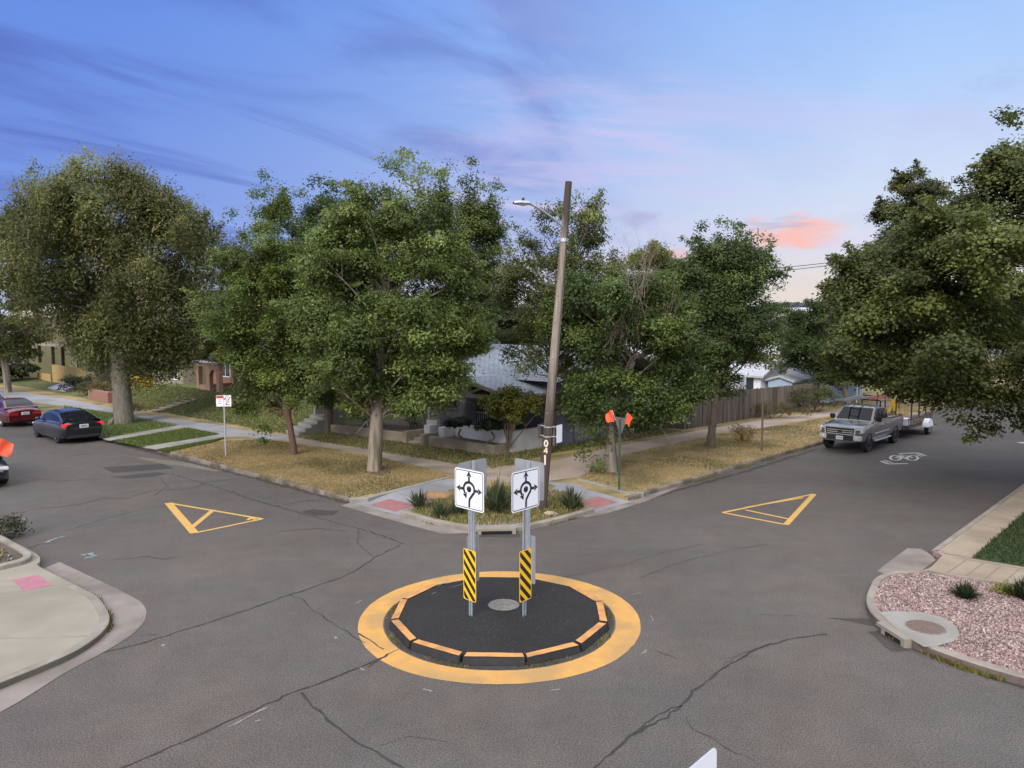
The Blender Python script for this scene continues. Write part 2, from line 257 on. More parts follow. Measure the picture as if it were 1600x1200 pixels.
# ------------------------------------------------------------------ mesh helpers
class MB:
    def __init__(s): s.v = []; s.f = []
    def add(s, v, f):
        o = len(s.v); s.v += [tuple(map(float, p)) for p in v]; s.f += [tuple(i + o for i in q) for q in f]; return s
    def box(s, x0, x1, y0, y1, z0, z1):
        return s.add([(x0, y0, z0), (x1, y0, z0), (x1, y1, z0), (x0, y1, z0), (x0, y0, z1), (x1, y0, z1), (x1, y1, z1), (x0, y1, z1)],
                     [(3, 2, 1, 0), (4, 5, 6, 7), (0, 1, 5, 4), (1, 2, 6, 5), (2, 3, 7, 6), (3, 0, 4, 7)])
    def bar(s, p, q, w, h=None, up=(0, 0, 1)):
        p, q = Vector(p), Vector(q); d = (q - p).normalized(); u = Vector(up)
        if abs(d.dot(u)) > 0.98: u = Vector((1, 0, 0))
        x = d.cross(u).normalized() * w / 2; y = x.normalized().cross(d) * (h or w) / 2
        v = [p - x - y, p + x - y, p + x + y, p - x + y, q - x - y, q + x - y, q + x + y, q - x + y]
        return s.add(v, [(3, 2, 1, 0), (4, 5, 6, 7), (0, 1, 5, 4), (1, 2, 6, 5), (2, 3, 7, 6), (3, 0, 4, 7)])
    def prism(s, poly, z0, z1):
        n = len(poly)
        s.add([(p[0], p[1], z0) for p in poly] + [(p[0], p[1], z1) for p in poly],
              [tuple(reversed(range(n))), tuple(range(n, 2 * n))] + [(i, (i + 1) % n, n + (i + 1) % n, n + i) for i in range(n)])
        return s
    def sheet(s, poly, z):
        return s.add([(p[0], p[1], z) for p in poly], [tuple(range(len(poly)))])
    def tube(s, pts, rad, n=8, cap=True):
        pts = [Vector(p) for p in pts]; rad = [rad] * len(pts) if not hasattr(rad, '__len__') else rad
        o = len(s.v); ref = None
        for i, p in enumerate(pts):
            d = (pts[min(i + 1, len(pts) - 1)] - pts[max(i - 1, 0)]).normalized()
            if ref is None:
                ref = Vector((1, 0, 0)) if abs(d.x) < 0.9 else Vector((0, 1, 0))
            x = (ref - d * ref.dot(d)).normalized(); y = d.cross(x); ref = x
            for k in range(n):
                t = 2 * math.pi * k / n
                s.v.append(tuple(p + (x * math.cos(t) + y * math.sin(t)) * rad[i]))
        for i in range(len(pts) - 1):
            for k in range(n):
                a = o + i * n + k; b = o + i * n + (k + 1) % n
                s.f.append((a, b, b + n, a + n))
        if cap:
            s.f.append(tuple(o + k for k in reversed(range(n)))); s.f.append(tuple(o + (len(pts) - 1) * n + k for k in range(n)))
        return s
    def lathe(s, prof, n=24, axis='z', c=(0, 0, 0)):
        o = len(s.v)
        for (r, z) in prof:
            for k in range(n):
                t = 2 * math.pi * k / n; x, y = r * math.cos(t), r * math.sin(t)
                p = (x, y, z) if axis == 'z' else (x, z, y)
                s.v.append((p[0] + c[0], p[1] + c[1], p[2] + c[2]))
        for i in range(len(prof) - 1):
            for k in range(n):
                a = o + i * n + k; b = o + i * n + (k + 1) % n
                s.f.append((a, b, b + n, a + n))
        return s
    def grid(s, rows):
        o = len(s.v); m_ = len(rows[0])
        for r in rows: s.v += [tuple(map(float, p)) for p in r]
        for i in range(len(rows) - 1):
            for j in range(m_ - 1):
                a = o + i * m_ + j; s.f.append((a, a + 1, a + m_ + 1, a + m_))
        return s
    def blob(s, c, r, n=10, m_=7, jit=0.0):
        pr = []
        for i in range(m_ + 1):
            t = math.pi * i / m_
            row = []
            for k in range(n):
                q = 2 * math.pi * k / n; j = 1 + (random.uniform(-jit, jit) if jit else 0)
                row.append((c[0] + r[0] * math.sin(t) * math.cos(q) * j, c[1] + r[1] * math.sin(t) * math.sin(q) * j, c[2] - r[2] * math.cos(t)))
            row.append(row[0]); pr.append(row)
        return s.grid(pr)
    def build(s, name, m, parent=None, smooth=False, bevel=0.0, sharp=40):
        me = bpy.data.meshes.new(name); me.from_pydata(s.v, [], s.f)
        bm = bmesh.new(); bm.from_mesh(me)
        if smooth: bmesh.ops.remove_doubles(bm, verts=bm.verts, dist=1e-5)
        bmesh.ops.recalc_face_normals(bm, faces=bm.faces)
        if bevel: bmesh.ops.bevel(bm, geom=[e for e in bm.edges if len(e.link_faces) == 2 and e.calc_face_angle(0) > 0.5], offset=bevel, segments=2, affect='EDGES')
        bm.to_mesh(me); bm.free()
        if smooth or bevel:
            me.polygons.foreach_set('use_smooth', [True] * len(me.polygons)); me.set_sharp_from_angle(angle=R(sharp))
        me.materials.append(m if not isinstance(m, str) else MT[m])
        o = bpy.data.objects.new(name, me); COL.objects.link(o)
        if parent is not None: o.parent = parent
        return o
def tag(o, label=None, cat=None, group=None, kind=None):
    for k, v in (('label', label), ('category', cat), ('group', group), ('kind', kind)):
        if v: o[k] = v
    return o
def thing(name, label, cat, loc=(0, 0, 0), rz=0.0, group=None, ref=None):
    o = bpy.data.objects.new(name, None); COL.objects.link(o); o.location = loc; o.rotation_euler = (0, 0, rz); o.empty_display_size = 0.2
    return tag(o, label, cat, group)
def struct(o): o['kind'] = 'structure'; return o
def stuff(o, label=None, cat=None): o['kind'] = 'stuff'; return tag(o, label, cat)
def sub(name, parent, loc=(0, 0, 0), rz=0.0):
    o = bpy.data.objects.new(name, None); COL.objects.link(o); o.parent = parent; o.location = loc; o.rotation_euler = (0, 0, rz); o.empty_display_size = 0.1
    return o
def kids(o): return [c for c in bpy.data.objects if c.parent == o]
def copy_tree(o, parent=None):
    c = o.copy(); COL.objects.link(c); c.parent = parent
    for ch in kids(o): copy_tree(ch, c)
    return c
def gp(pts, z=0.0): return [tuple(G(x, y, z)[:2]) for x, y in pts]
def wp(pts): return [W(a, b)[:2] for a, b in pts]
def ribbon(pts, w, close=False):
    """2D polyline thickened to a list of quads"""
    out = []; n = len(pts); P2 = [np.array(p, float) for p in pts]; L_, R_ = [], []
    for i in range(n):
        if close: d = P2[(i + 1) % n] - P2[i - 1]
        else: d = P2[min(i + 1, n - 1)] - P2[max(i - 1, 0)]
        d = d / (np.linalg.norm(d) + 1e-9); q = np.array([-d[1], d[0]])
        ww = w[i] if hasattr(w, '__len__') else w
        L_.append(P2[i] + q * ww / 2); R_.append(P2[i] - q * ww / 2)
    return L_, R_
def smooth_path(pts, n=6):
    P_ = [np.array(p, float) for p in pts]; out = []
    for i in range(len(P_) - 1):
        p0, p1, p2, p3 = P_[max(i - 1, 0)], P_[i], P_[i + 1], P_[min(i + 2, len(P_) - 1)]
        for k in range(n):
            t = k / n
            out.append(0.5 * (2 * p1 + (p2 - p0) * t + (2 * p0 - 5 * p1 + 4 * p2 - p3) * t * t + (3 * p1 - p0 - 3 * p2 + p3) * t ** 3))
    out.append(P_[-1]); return out
def strip_mesh(mb, L_, R_, z):
    mb.grid([[(*l, z), (*r, z)] for l, r in zip(L_, R_)]); return mb

# ------------------------------------------------------------------ world, sun, camera
def build_world(sky_mul=0.5, zen=3.2):
    w = bpy.data.worlds.new('World'); sc.world = w; w.use_nodes = True
    nt = w.node_tree; N, L = nt.nodes, nt.links
    bg = N['Background']; bg.inputs['Strength'].default_value = 0.1
    tc = N.new('ShaderNodeTexCoord'); sx = N.new('ShaderNodeSeparateXYZ')
    nm = N.new('ShaderNodeVectorMath'); nm.operation = 'NORMALIZE'; L.new(tc.outputs['Generated'], nm.inputs[0]); D = nm.outputs[0]; L.new(D, sx.inputs[0])
    Z = sx.outputs[2]
    def math_(op, a, b=None, clamp=False):
        q = N.new('ShaderNodeMath'); q.operation = op; q.use_clamp = clamp
        for i, x in enumerate((a, b)):
            if x is None: continue
            if isinstance(x, (int, float)): q.inputs[i].default_value = x
            else: L.new(x, q.inputs[i])
        return q.outputs[0]
    def mapr(x, a, b, c=0.0, d=1.0, smooth=True):
        r = N.new('ShaderNodeMapRange'); r.interpolation_type = 'SMOOTHSTEP' if smooth else 'LINEAR'
        for i, q in enumerate((a, b, c, d)): r.inputs[i + 1].default_value = q
        L.new(x, r.inputs[0]); return r.outputs[0]
    def ramp(x, stops):
        r = N.new('ShaderNodeValToRGB'); e = r.color_ramp.elements
        for i, (p, c) in enumerate(stops):
            q = e[i] if i < 2 else e.new(p); q.position = p; q.color = (*lin(c), 1)
        L.new(x, r.inputs['Fac']); return r.outputs['Color']
    def mix(f, a, b, mode='MIX'):
        m_ = N.new('ShaderNodeMixRGB'); m_.blend_type = mode
        if isinstance(f, (int, float)): m_.inputs[0].default_value = f
        else: L.new(f, m_.inputs[0])
        for i, x in ((1, a), (2, b)):
            if isinstance(x, tuple): m_.inputs[i].default_value = (*x, 1)
            else: L.new(x, m_.inputs[i])
        return m_.outputs[0]
    # azimuth measure: 0 on the left of the view, 1 towards the sunset on the right
    hx = math_('DIVIDE', sx.outputs[0], math_('MAXIMUM', math_('POWER', math_('SUBTRACT', 1.0001, math_('MULTIPLY', Z, Z)), 0.5), 0.02))
    az = mapr(hx, -0.62, 0.60)
    left = ramp(Z, SKY_LEFT); right = ramp(Z, SKY_RIGHT)
    base = mix(az, left, right)
    # clouds on a plane overhead
    zz = math_('ADD', math_('MAXIMUM', Z, 0.0), 0.12)
    cb = N.new('ShaderNodeCombineXYZ'); L.new(math_('DIVIDE', sx.outputs[0], zz), cb.inputs[0]); L.new(math_('DIVIDE', sx.outputs[1], zz), cb.inputs[1])
    mp = N.new('ShaderNodeMapping'); mp.inputs['Scale'].default_value = CL_SCALE; mp.inputs['Location'].default_value = CL_OFF
    def rot_(a):
        v = N.new('ShaderNodeVectorRotate'); v.rotation_type = 'Z_AXIS'; v.inputs['Angle'].default_value = R(a); L.new(cb.outputs[0], v.inputs['Vector']); return v.outputs[0]
    L.new(rot_(CL_ROT), mp.inputs['Vector'])
    def noise(s, d, vec, ro=0.6, dist=0.0):
        n = N.new('ShaderNodeTexNoise'); n.inputs['Scale'].default_value = s; n.inputs['Detail'].default_value = d; n.inputs['Roughness'].default_value = ro; n.inputs['Distortion'].default_value = dist
        L.new(vec, n.inputs['Vector']); return n.outputs['Fac']
    n1 = noise(1.0, 5, mp.outputs[0], 0.52, 0.9)
    mp2 = N.new('ShaderNodeMapping'); mp2.inputs['Location'].default_value = (3.7, 9.1, 0); mp2.inputs['Scale'].default_value = (CL_SCALE[0] * 1.3, CL_SCALE[1] * 1.2, 1)
    L.new(rot_(-8), mp2.inputs['Vector'])
    n2 = noise(1.0, 6, mp2.outputs[0], 0.55, 0.5)
    fade = mapr(az, 0.42, 0.80, 1.0, 0.10)
    low = mapr(Z, 0.02, 0.10)
    dark = math_('MULTIPLY', math_('MULTIPLY', mapr(n1, 0.42, 0.66), fade), math_('MULTIPLY', low, 0.80))
    c = mix(dark, base, mix(mapr(az, 0.1, 0.7), lin((88, 108, 188)), lin((120, 140, 205))))
    pinkf = math_('MULTIPLY', mapr(Z, 0.26, 0.36, 1.0, 0.15), math_('MULTIPLY', mapr(n2, 0.45, 0.68), mapr(az, 0.22, 0.52)))
    pinkf = math_('MULTIPLY', pinkf, mapr(az, 0.62, 0.90, 0.78, 0.22))
    c = mix(math_('MULTIPLY', pinkf, low), c, lin((206, 196, 232)))
    # the salmon cloud near the sunset and a grey wisp above it
    def patch(px, py, wx, wy, seed, col, c, st, sc_=(3.0, 9.0)):
        d = ray(px, py); d = d / np.linalg.norm(d)
        e = np.array([d[1], -d[0], 0.0]); e /= np.linalg.norm(e); n_ = np.cross(e, d)
        def dot(v):
            q = N.new('ShaderNodeVectorMath'); q.operation = 'DOT_PRODUCT'; q.inputs[1].default_value = tuple(v); L.new(D, q.inputs[0]); return q.outputs['Value']
        xx = math_('DIVIDE', dot(e), wx); yy = math_('DIVIDE', dot(n_), wy)
        cc = N.new('ShaderNodeCombineXYZ'); L.new(dot(e), cc.inputs[0]); L.new(dot(n_), cc.inputs[1]); cc.inputs[2].default_value = seed
        m3 = N.new('ShaderNodeMapping'); m3.inputs['Scale'].default_value = (sc_[0] / wx * 0.35, sc_[1] / wy * 0.12, 1); m3.inputs['Rotation'].default_value = (0, 0, R(-14)); L.new(cc.outputs[0], m3.inputs['Vector'])
        nn = noise(1.0, 6, m3.outputs[0], 0.6, 0.8)
        r2 = math_('ADD', math_('MULTIPLY', xx, xx), math_('MULTIPLY', yy, yy))
        front = math_('GREATER_THAN', dot(d), 0.0)
        v = math_('SUBTRACT', math_('ADD', 0.85, math_('MULTIPLY', math_('SUBTRACT', nn, 0.5), 3.2)), r2)
        f = math_('MULTIPLY', math_('MULTIPLY', mapr(v, 0.0, 1.25), front), st)
        return mix(f, c, lin(col))
    c = patch(1245, 362, 0.075, 0.030, 2.0, (248, 182, 168), c, 1.0)
    c = patch(1215, 348, 0.06, 0.011, 5.0, (176, 172, 196), c, 0.65)
    c = patch(1060, 402, 0.06, 0.018, 7.0, (236, 182, 182), c, 0.75)
    c = patch(1000, 345, 0.035, 0.018, 11.0, (168, 172, 208), c, 0.7)
    c = patch(1560, 132, 0.045, 0.02, 13.0, (168, 190, 232), c, 0.6)
    c = patch(820, 235, 0.16, 0.05, 17.0, (186, 188, 232), c, 0.55)
    # brighter dome overhead and behind, which the picture does not show
    up = mapr(Z, 0.42, 0.75); back = mapr(sx.outputs[1], 0.05, -0.5)
    k = math_('MAXIMUM', up, math_('MULTIPLY', back, 0.55))
    c = mix(k, c, lin((236, 238, 246)))
    sky = N.new('ShaderNodeTexSky'); sky.sky_type = 'NISHITA'; sky.sun_disc = False; sky.sun_elevation = R(SUN_EL); sky.sun_rotation = R(SUN_AZ)
    gain = math_('ADD', math_('MULTIPLY', k, zen - 1.0), 1.0)
    g3 = N.new('ShaderNodeVectorMath'); g3.operation = 'SCALE'; L.new(c, g3.inputs[0]); L.new(math_('MULTIPLY', gain, sky_mul * 10.0), g3.inputs['Scale'])
    s3 = N.new('ShaderNodeVectorMath'); s3.operation = 'SCALE'; L.new(sky.outputs[0], s3.inputs[0]); s3.inputs['Scale'].default_value = 0.02
    ad = N.new('ShaderNodeVectorMath'); ad.operation = 'ADD'; L.new(g3.outputs[0], ad.inputs[0]); L.new(s3.outputs[0], ad.inputs[1])
    L.new(ad.outputs[0], bg.inputs['Color'])
SKY_LEFT = [(0.0, (198, 203, 224)), (0.05, (160, 178, 224)), (0.09, (128, 156, 226)), (0.14, (114, 145, 220)), (0.26, (104, 140, 220)), (0.40, (95, 136, 222))]
SKY_RIGHT = [(0.0, (230, 212, 190)), (0.05, (228, 217, 208)), (0.10, (218, 220, 232)), (0.18, (200, 215, 240)), (0.27, (176, 204, 244)), (0.40, (146, 186, 244))]
CL_ROT, CL_SCALE, CL_OFF = -56, (0.60, 2.0, 1), (0.3, 1.4, 0)
SUN_EL, SUN_AZ = 32, 205
build_world(0.5, 2.0)
sl = bpy.data.lights.new('Sun', 'SUN'); sl.energy = 1.5; sl.angle = R(32); sl.color = (1.0, 0.93, 0.83)
so = bpy.data.objects.new('Sun', sl); COL.objects.link(so)
sd = Vector((math.sin(R(SUN_AZ)) * math.cos(R(SUN_EL)), math.cos(R(SUN_AZ)) * math.cos(R(SUN_EL)), math.sin(R(SUN_EL))))
so.rotation_euler = (-sd).to_track_quat('-Z', 'Y').to_euler(); so.location = (0, 0, 60)
cd = bpy.data.cameras.new('Camera'); cam = bpy.data.objects.new('Camera', cd); COL.objects.link(cam); sc.camera = cam
cd.sensor_width = 36; cd.sensor_fit = 'HORIZONTAL'; cd.lens = F / 1600 * 36; cd.clip_end = 6000; cd.clip_start = 0.05
cam.location = (0, 0, H); cam.rotation_euler = (math.pi / 2 - P, 0, 0)
sc.view_settings.view_transform = 'Standard'; sc.view_settings.look = 'None'; sc.view_settings.exposure = 1.08; sc.view_settings.gamma = 1.0; sc.view_settings.use_curve_mapping = False
sc.render.engine = 'CYCLES'; sc.cycles.use_denoising = True; sc.cycles.max_bounces = 8; sc.cycles.diffuse_bounces = 4; sc.cycles.transparent_max_bounces = 8
sc.cycles.use_adaptive_sampling = True; sc.cycles.adaptive_threshold = 0.02

# ------------------------------------------------------------------ leaves, grass, stones (numpy meshes)
def quad_cloud(name, V4, tints, m, parent=None):
    """V4: (n,4,3) quads, tints: (n,3) face colours"""
    n = len(V4); me = bpy.data.meshes.new(name)
    me.vertices.add(n * 4); me.loops.add(n * 4); me.polygons.add(n)
    me.vertices.foreach_set('co', V4.reshape(-1).astype(np.float32))
    me.loops.foreach_set('vertex_index', np.arange(n * 4, dtype=np.int32))
    me.polygons.foreach_set('loop_start', np.arange(0, n * 4, 4, dtype=np.int32))
    me.polygons.foreach_set('loop_total', np.full(n, 4, dtype=np.int32))
    at = me.attributes.new('tint', 'FLOAT_COLOR', 'FACE')
    at.data.foreach_set('color', np.concatenate([tints, np.ones((n, 1))], 1).reshape(-1).astype(np.float32))
    me.update(calc_edges=True); me.materials.append(MT[m])
    o = bpy.data.objects.new(name, me); COL.objects.link(o)
    if parent is not None: o.parent = parent
    return o
def unit(v): return v / (np.linalg.norm(v, axis=-1, keepdims=True) + 1e-9)
def leaf_quads(c, nrm, size, aspect, droop=0.0):
    n = len(c); nrm = unit(nrm)
    t = rng.normal(size=(n, 3)); t[:, 2] -= droop; t = unit(t - nrm * np.sum(t * nrm, 1, keepdims=True))
    s = np.cross(nrm, t); L_ = size[:, None]; Wd = (size * aspect)[:, None]
    return np.stack([c - t * L_ * 0.5, c + s * Wd * 0.5 - nrm * L_ * 0.06, c + t * L_ * 0.5 - nrm * L_ * 0.12, c - s * Wd * 0.5 - nrm * L_ * 0.06], 1)
def clump_leaves(centers, radii, per, size, aspect=0.5, flat=0.8, droop=0.0, col=(0.06, 0.09, 0.02), col2=(0.12, 0.14, 0.03), cvar=0.25, sprig=0.2, young=0.25, tone=None):
    cs, ns, ts, ss = [], [], [], []
    col, col2 = np.array(col), np.array(col2)
    for ci_, (c, r) in enumerate(zip(centers, radii)):
        r = np.array(r if hasattr(r, '__len__') else (r, r, r * flat))
        rm = float(r.mean()); sz = 0.565 * (rm / 0.7) ** 1.25; nsp = max(6, int(22 * sz)); nl = max(6, int(per * sz / nsp))
        d = unit(rng.normal(size=(nsp, 3))); d[:, 2] = np.where(d[:, 2] < -0.25, -d[:, 2] * 0.8, d[:, 2]); d = unit(d)
        q = (0.45 + 0.55 * rng.random((nsp, 1)) ** 0.6)
        sc_ = c + d * r * q
        lc = sc_[:, None, :] + rng.normal(size=(nsp, nl, 3)) * min(sprig, 0.5 * rm) * np.array([1, 1, 0.7 + droop]) - np.array([0, 0, droop * 0.25]) * rng.random((nsp, nl, 1))
        nn = (d[:, None, :] * 0.9 + np.array([0, 0, 0.5]) + rng.normal(size=(nsp, nl, 3)) * 0.42)
        cf = (1 + rng.uniform(-cvar, cvar)) * (tone[ci_] if tone is not None else 1); mixf = np.clip(rng.random() ** 2 * 0.8 + rng.normal(size=(nsp, 1, 1)) * 0.18, 0, 1)
        mixf = np.clip(mixf + rng.normal(size=(nsp, nl, 1)) * 0.10 + (young - 0.25), 0, 1)
        tt = (col * (1 - mixf) + col2 * mixf) * cf * rng.uniform(0.88, 1.12, size=(nsp, nl, 1))
        cs.append(lc.reshape(-1, 3)); ns.append(nn.reshape(-1, 3)); ts.append(tt.reshape(-1, 3))
    c = np.concatenate(cs); n = np.concatenate(ns); t = np.concatenate(ts)
    s = size * rng.uniform(0.65, 1.35, size=len(c))
    return leaf_quads(c, n, s, aspect, droop), t
def curve3(p, q, bend, n=5):
    p, q = np.array(p, float), np.array(q, float); m_ = (p + q) / 2 + np.array(bend)
    return [tuple((1 - t) ** 2 * p + 2 * t * (1 - t) * m_ + t * t * q) for t in np.linspace(0, 1, n)]
def tree(name, label, base, Y, rows, trunk_r, n_cl, per=240, size=0.15, aspect=0.5, col=(0.05, 0.08, 0.018), col2=(0.12, 0.14, 0.035), bark='bark', droop=0.0, plumes=(), flat=0.8, rcl=(0.55, 1.05),
         group=None, split=0.45, depth=0.85, lean=0.0, dmax=6.0, sprig=0.2, young=0.25, surf=0.4, twigs=0.6, extra=(), cvar=0.16, bough=1.35, fine=True, spray=1.0):
    """rows: (photo row, left, right) of the crown at depth Y; base: trunk foot in world metres"""
    root = thing(name, label, 'tree', (base[0], base[1], base[2]), 0, group)
    bx, by, bz = base
    if fine: size, per = size * 0.72, per * 1.75
    RZ, RC, RW = [], [], []
    for (py, xl, xr) in sorted(rows, key=lambda r: -r[0]):
        l, r = AT(xl, py, Y), AT(xr, py, Y)
        RZ.append(l[2] - bz); RC.append((l[0] + r[0]) / 2 - bx); RW.append((r[0] - l[0]) / 2)
    RZ, RC, RW = map(np.array, (RZ, RC, RW)); yoff = Y - by
    z = rng.uniform(RZ[0], RZ[-1], size=n_cl * 6); w = np.interp(z, RZ, RW)
    z = z[rng.random(len(z)) < (w / w.max()) ** 1.1][:n_cl]
    cen, rad, boughs, tone = [], [], [], []
    nb = max(8, int(n_cl / 2.3)); z = z[:nb]; ph = rng.uniform(0, 6.28, 4)
    for zz in z:
        w = float(np.interp(zz, RZ, RW)); cx = float(np.interp(zz, RZ, RC)); rb = rng.uniform(*rcl) * (0.62 + 0.38 * min(1, w / 2.5)) * bough
        t = rng.uniform(0, 2 * math.pi); q = rng.random() ** surf
        if rng.random() < 0.34: t = rng.choice((0, math.pi)) + rng.normal() * 0.45; q = 1.0
        we = max(w - rb * 0.72, 0.05) * (1 + 0.10 * math.sin(2.1 * zz + ph[0]) * math.cos(t + ph[1]) + rng.normal() * 0.05); de = max(min(w * depth, dmax) - rb * 0.6, 0.1)
        B = np.array((cx + we * q * math.cos(t), yoff + de * q * math.sin(t), zz - rb * 0.35)); boughs.append((B, rb)); tn = rng.uniform(1.15, 1.55) if rng.random() < 0.3 else rng.uniform(0.62, 0.95)
        out = unit(np.array([math.cos(t), math.sin(t), 0.25]))
        for k in range(int(rng.integers(5, 8))):
            d = unit(rng.normal(size=3) + out * 0.55 + np.array([0, 0, 0.45])); r = rb * rng.uniform(0.42, 0.62)
            c_ = B + d * rb * np.array([0.78, 0.78, 0.62]) * rng.uniform(0.6, 1.0)
            c_[2] = max(c_[2], RZ[0] + r * rng.uniform(0.1, 0.5)); ww = float(np.interp(c_[2], RZ, RW)); xx = float(np.interp(c_[2], RZ, RC)); lim = max(ww - r * rng.uniform(0.2, 0.75), 0.05)
            c_[0] = xx + max(-lim, min(lim, c_[0] - xx)); cen.append(c_); rad.append((r, r, r * flat)); tone.append(tn * rng.uniform(0.9, 1.12))
    for k in range(int(nb * spray)):         # shoots that break the outline
        B, rb = boughs[int(rng.integers(0, nb))]; o_ = unit(np.array([B[0] - float(np.interp(B[2], RZ, RC)), (B[1] - yoff), 0.0])) * rng.uniform(0.2, 1.0) + np.array([0, 0, rng.uniform(0.1, 1.3)]) + rng.normal(size=3) * 0.25
        o_ = unit(o_); L_ = rng.uniform(0.35, 0.95); tn = rng.uniform(0.9, 1.2); s0 = B + o_ * rb * 0.7
        for j in range(3):
            r = (0.30, 0.22, 0.14)[j]; cen.append(s0 + o_ * L_ * (j + 0.4) / 2.4); rad.append((r, r, r * 1.1)); tone.append(tn)
    for (px, py, r, h) in plumes:            # upright leaders: px,py top of the plume
        p = AT(px, py, Y + rng.uniform(-1.2, 1.2)); n_ = max(2, int(h / 0.5))
        for k in range(n_):
            f = k / max(1, n_ - 1)
            rr = r * (0.62 + 0.75 * f); tone.append(rng.uniform(.9, 1.1)); cen.append((p[0] - bx + rng.normal() * 0.08, p[1] - by, p[2] - bz - rr * 0.6 - f * h)); rad.append((rr, rr, max(rr, 0.4)))
    for (px, py, r) in extra:
        p = AT(px, py, Y + rng.uniform(-0.6, 0.3) - 1.0); tone.append(1.0); cen.append((p[0] - bx, p[1] - by, p[2] - bz)); rad.append((r, r, r * flat))
    cen = np.array(cen)
    V4, T = clump_leaves(cen, rad, per * 1.25, size * 1.08, aspect, flat, droop, col, col2, cvar=cvar, sprig=sprig, young=young, tone=tone)
    ztop = RZ[-1]; zf = RZ[0] + (ztop - RZ[0]) * split
    mb = MB(); ctr = np.array([np.interp(zf, RZ, RC), yoff, zf])
    mid = (ctr[0] * 0.35 + lean, ctr[1] * 0.3, zf * 0.5)
    path = smooth_path([(0, 0, -0.15), (0.02, 0, 0.35), mid, tuple(ctr)], 5)
    rr = np.interp(np.linspace(0, 1, len(path)), [0, 0.06, 0.15, 0.6, 1], [trunk_r * 1.45, trunk_r * 1.18, trunk_r, trunk_r * 0.78, trunk_r * 0.42])
    mb.tube(path, list(rr), 12)
    path = np.array(path)
    nl = 0
    for (c, rb) in boughs:                   # limbs into the boughs
        if rng.random() > twigs: continue
        k = int(np.clip(np.searchsorted(path[:, 2], c[2] - 0.6 * np.linalg.norm(c[:2] - ctr[:2]) - 1.2), 0, len(path) - 1)); k = int(np.clip(k, np.searchsorted(path[:, 2], RZ[0] * 0.8), len(path) - 1))
        s_ = path[k]; L_ = np.linalg.norm(c - s_); r0 = min(rr[k] * 0.5, 0.018 + 0.013 * L_)
        e = c - np.array([0, 0, rb * 0.3]); md = s_ * 0.55 + e * 0.45 + rng.normal(size=3) * 0.07 * L_ + np.array([0, 0, 0.10 * L_])
        pp = smooth_path([s_, md, e], 5); mb.tube(pp, list(np.linspace(r0, 0.010, len(pp))), 6, cap=False)
        for j in range(3): q_ = c + rng.normal(size=3) * rb * 0.5; mb.tube([tuple(md * .3 + e * .7), tuple(q_)], [0.012, 0.006], 4, cap=False)
    mb.build('trunk', bark, root, smooth=True, sharp=80)
    quad_cloud('crown', V4, T, 'leaf', root)
    return root
def in_poly(p, poly):
    x, y = p[:, 0], p[:, 1]; c = np.zeros(len(p), bool); n = len(poly)
    for i in range(n):
        x1, y1 = poly[i]; x2, y2 = poly[i - 1]
        if y1 == y2: continue
        k = ((y1 > y) != (y2 > y)) & (x < (x2 - x1) * (y - y1) / (y2 - y1) + x1); c ^= k
    return c
def scatter(poly, n, holes=()):
    poly = np.array(poly); lo, hi = poly.min(0), poly.max(0)
    p = rng.uniform(lo, hi, size=(n * 4, 2)); k = in_poly(p, poly)
    for h in holes: k &= ~in_poly(p, np.array(h))
    return p[k][:n]
def turf(name, poly, n, zf, h, cols, holes=(), wid=0.02, kind='stuff', parent=None, alt=None):
    p = scatter(poly, n, holes); n = len(p)
    z = np.array([zf(x, y) for x, y in p]) if callable(zf) else np.full(n, zf)
    t = rng.uniform(0, 2 * math.pi, n); d = np.stack([np.cos(t), np.sin(t), np.zeros(n)], 1)
    b = np.concatenate([p, z[:, None]], 1); hh = rng.uniform(0.5, 1.3, n) * h; ln = rng.normal(size=(n, 3)) * 0.45 * hh[:, None]; ln[:, 2] = hh
    wd = wid * rng.uniform(0.6, 1.4, n)[:, None]
    V4 = np.stack([b - d * wd, b + d * wd, b + ln + d * wd * 0.35, b + ln - d * wd * 0.35], 1)
    ci = rng.integers(0, len(cols), n); T = np.array(cols)[ci] * rng.uniform(0.82, 1.18, (n, 1))
    if alt is not None:
        s = np.sin(p[:, 0] * 0.9 + 1.3 * np.sin(p[:, 1] * 0.7)) + np.sin(p[:, 1] * 1.3 + 2.0 + np.sin(p[:, 0] * 1.7)) * 0.8 + rng.normal(size=n) * 0.5; k = s > 0.75
        T[k] = np.array(alt)[rng.integers(0, len(alt), k.sum())] * rng.uniform(0.8, 1.2, (k.sum(), 1)); V4[k, 2:, 2] += 0.012
    o = quad_cloud(name, V4, T, 'blade', parent)
    if kind: o['kind'] = kind
    return o
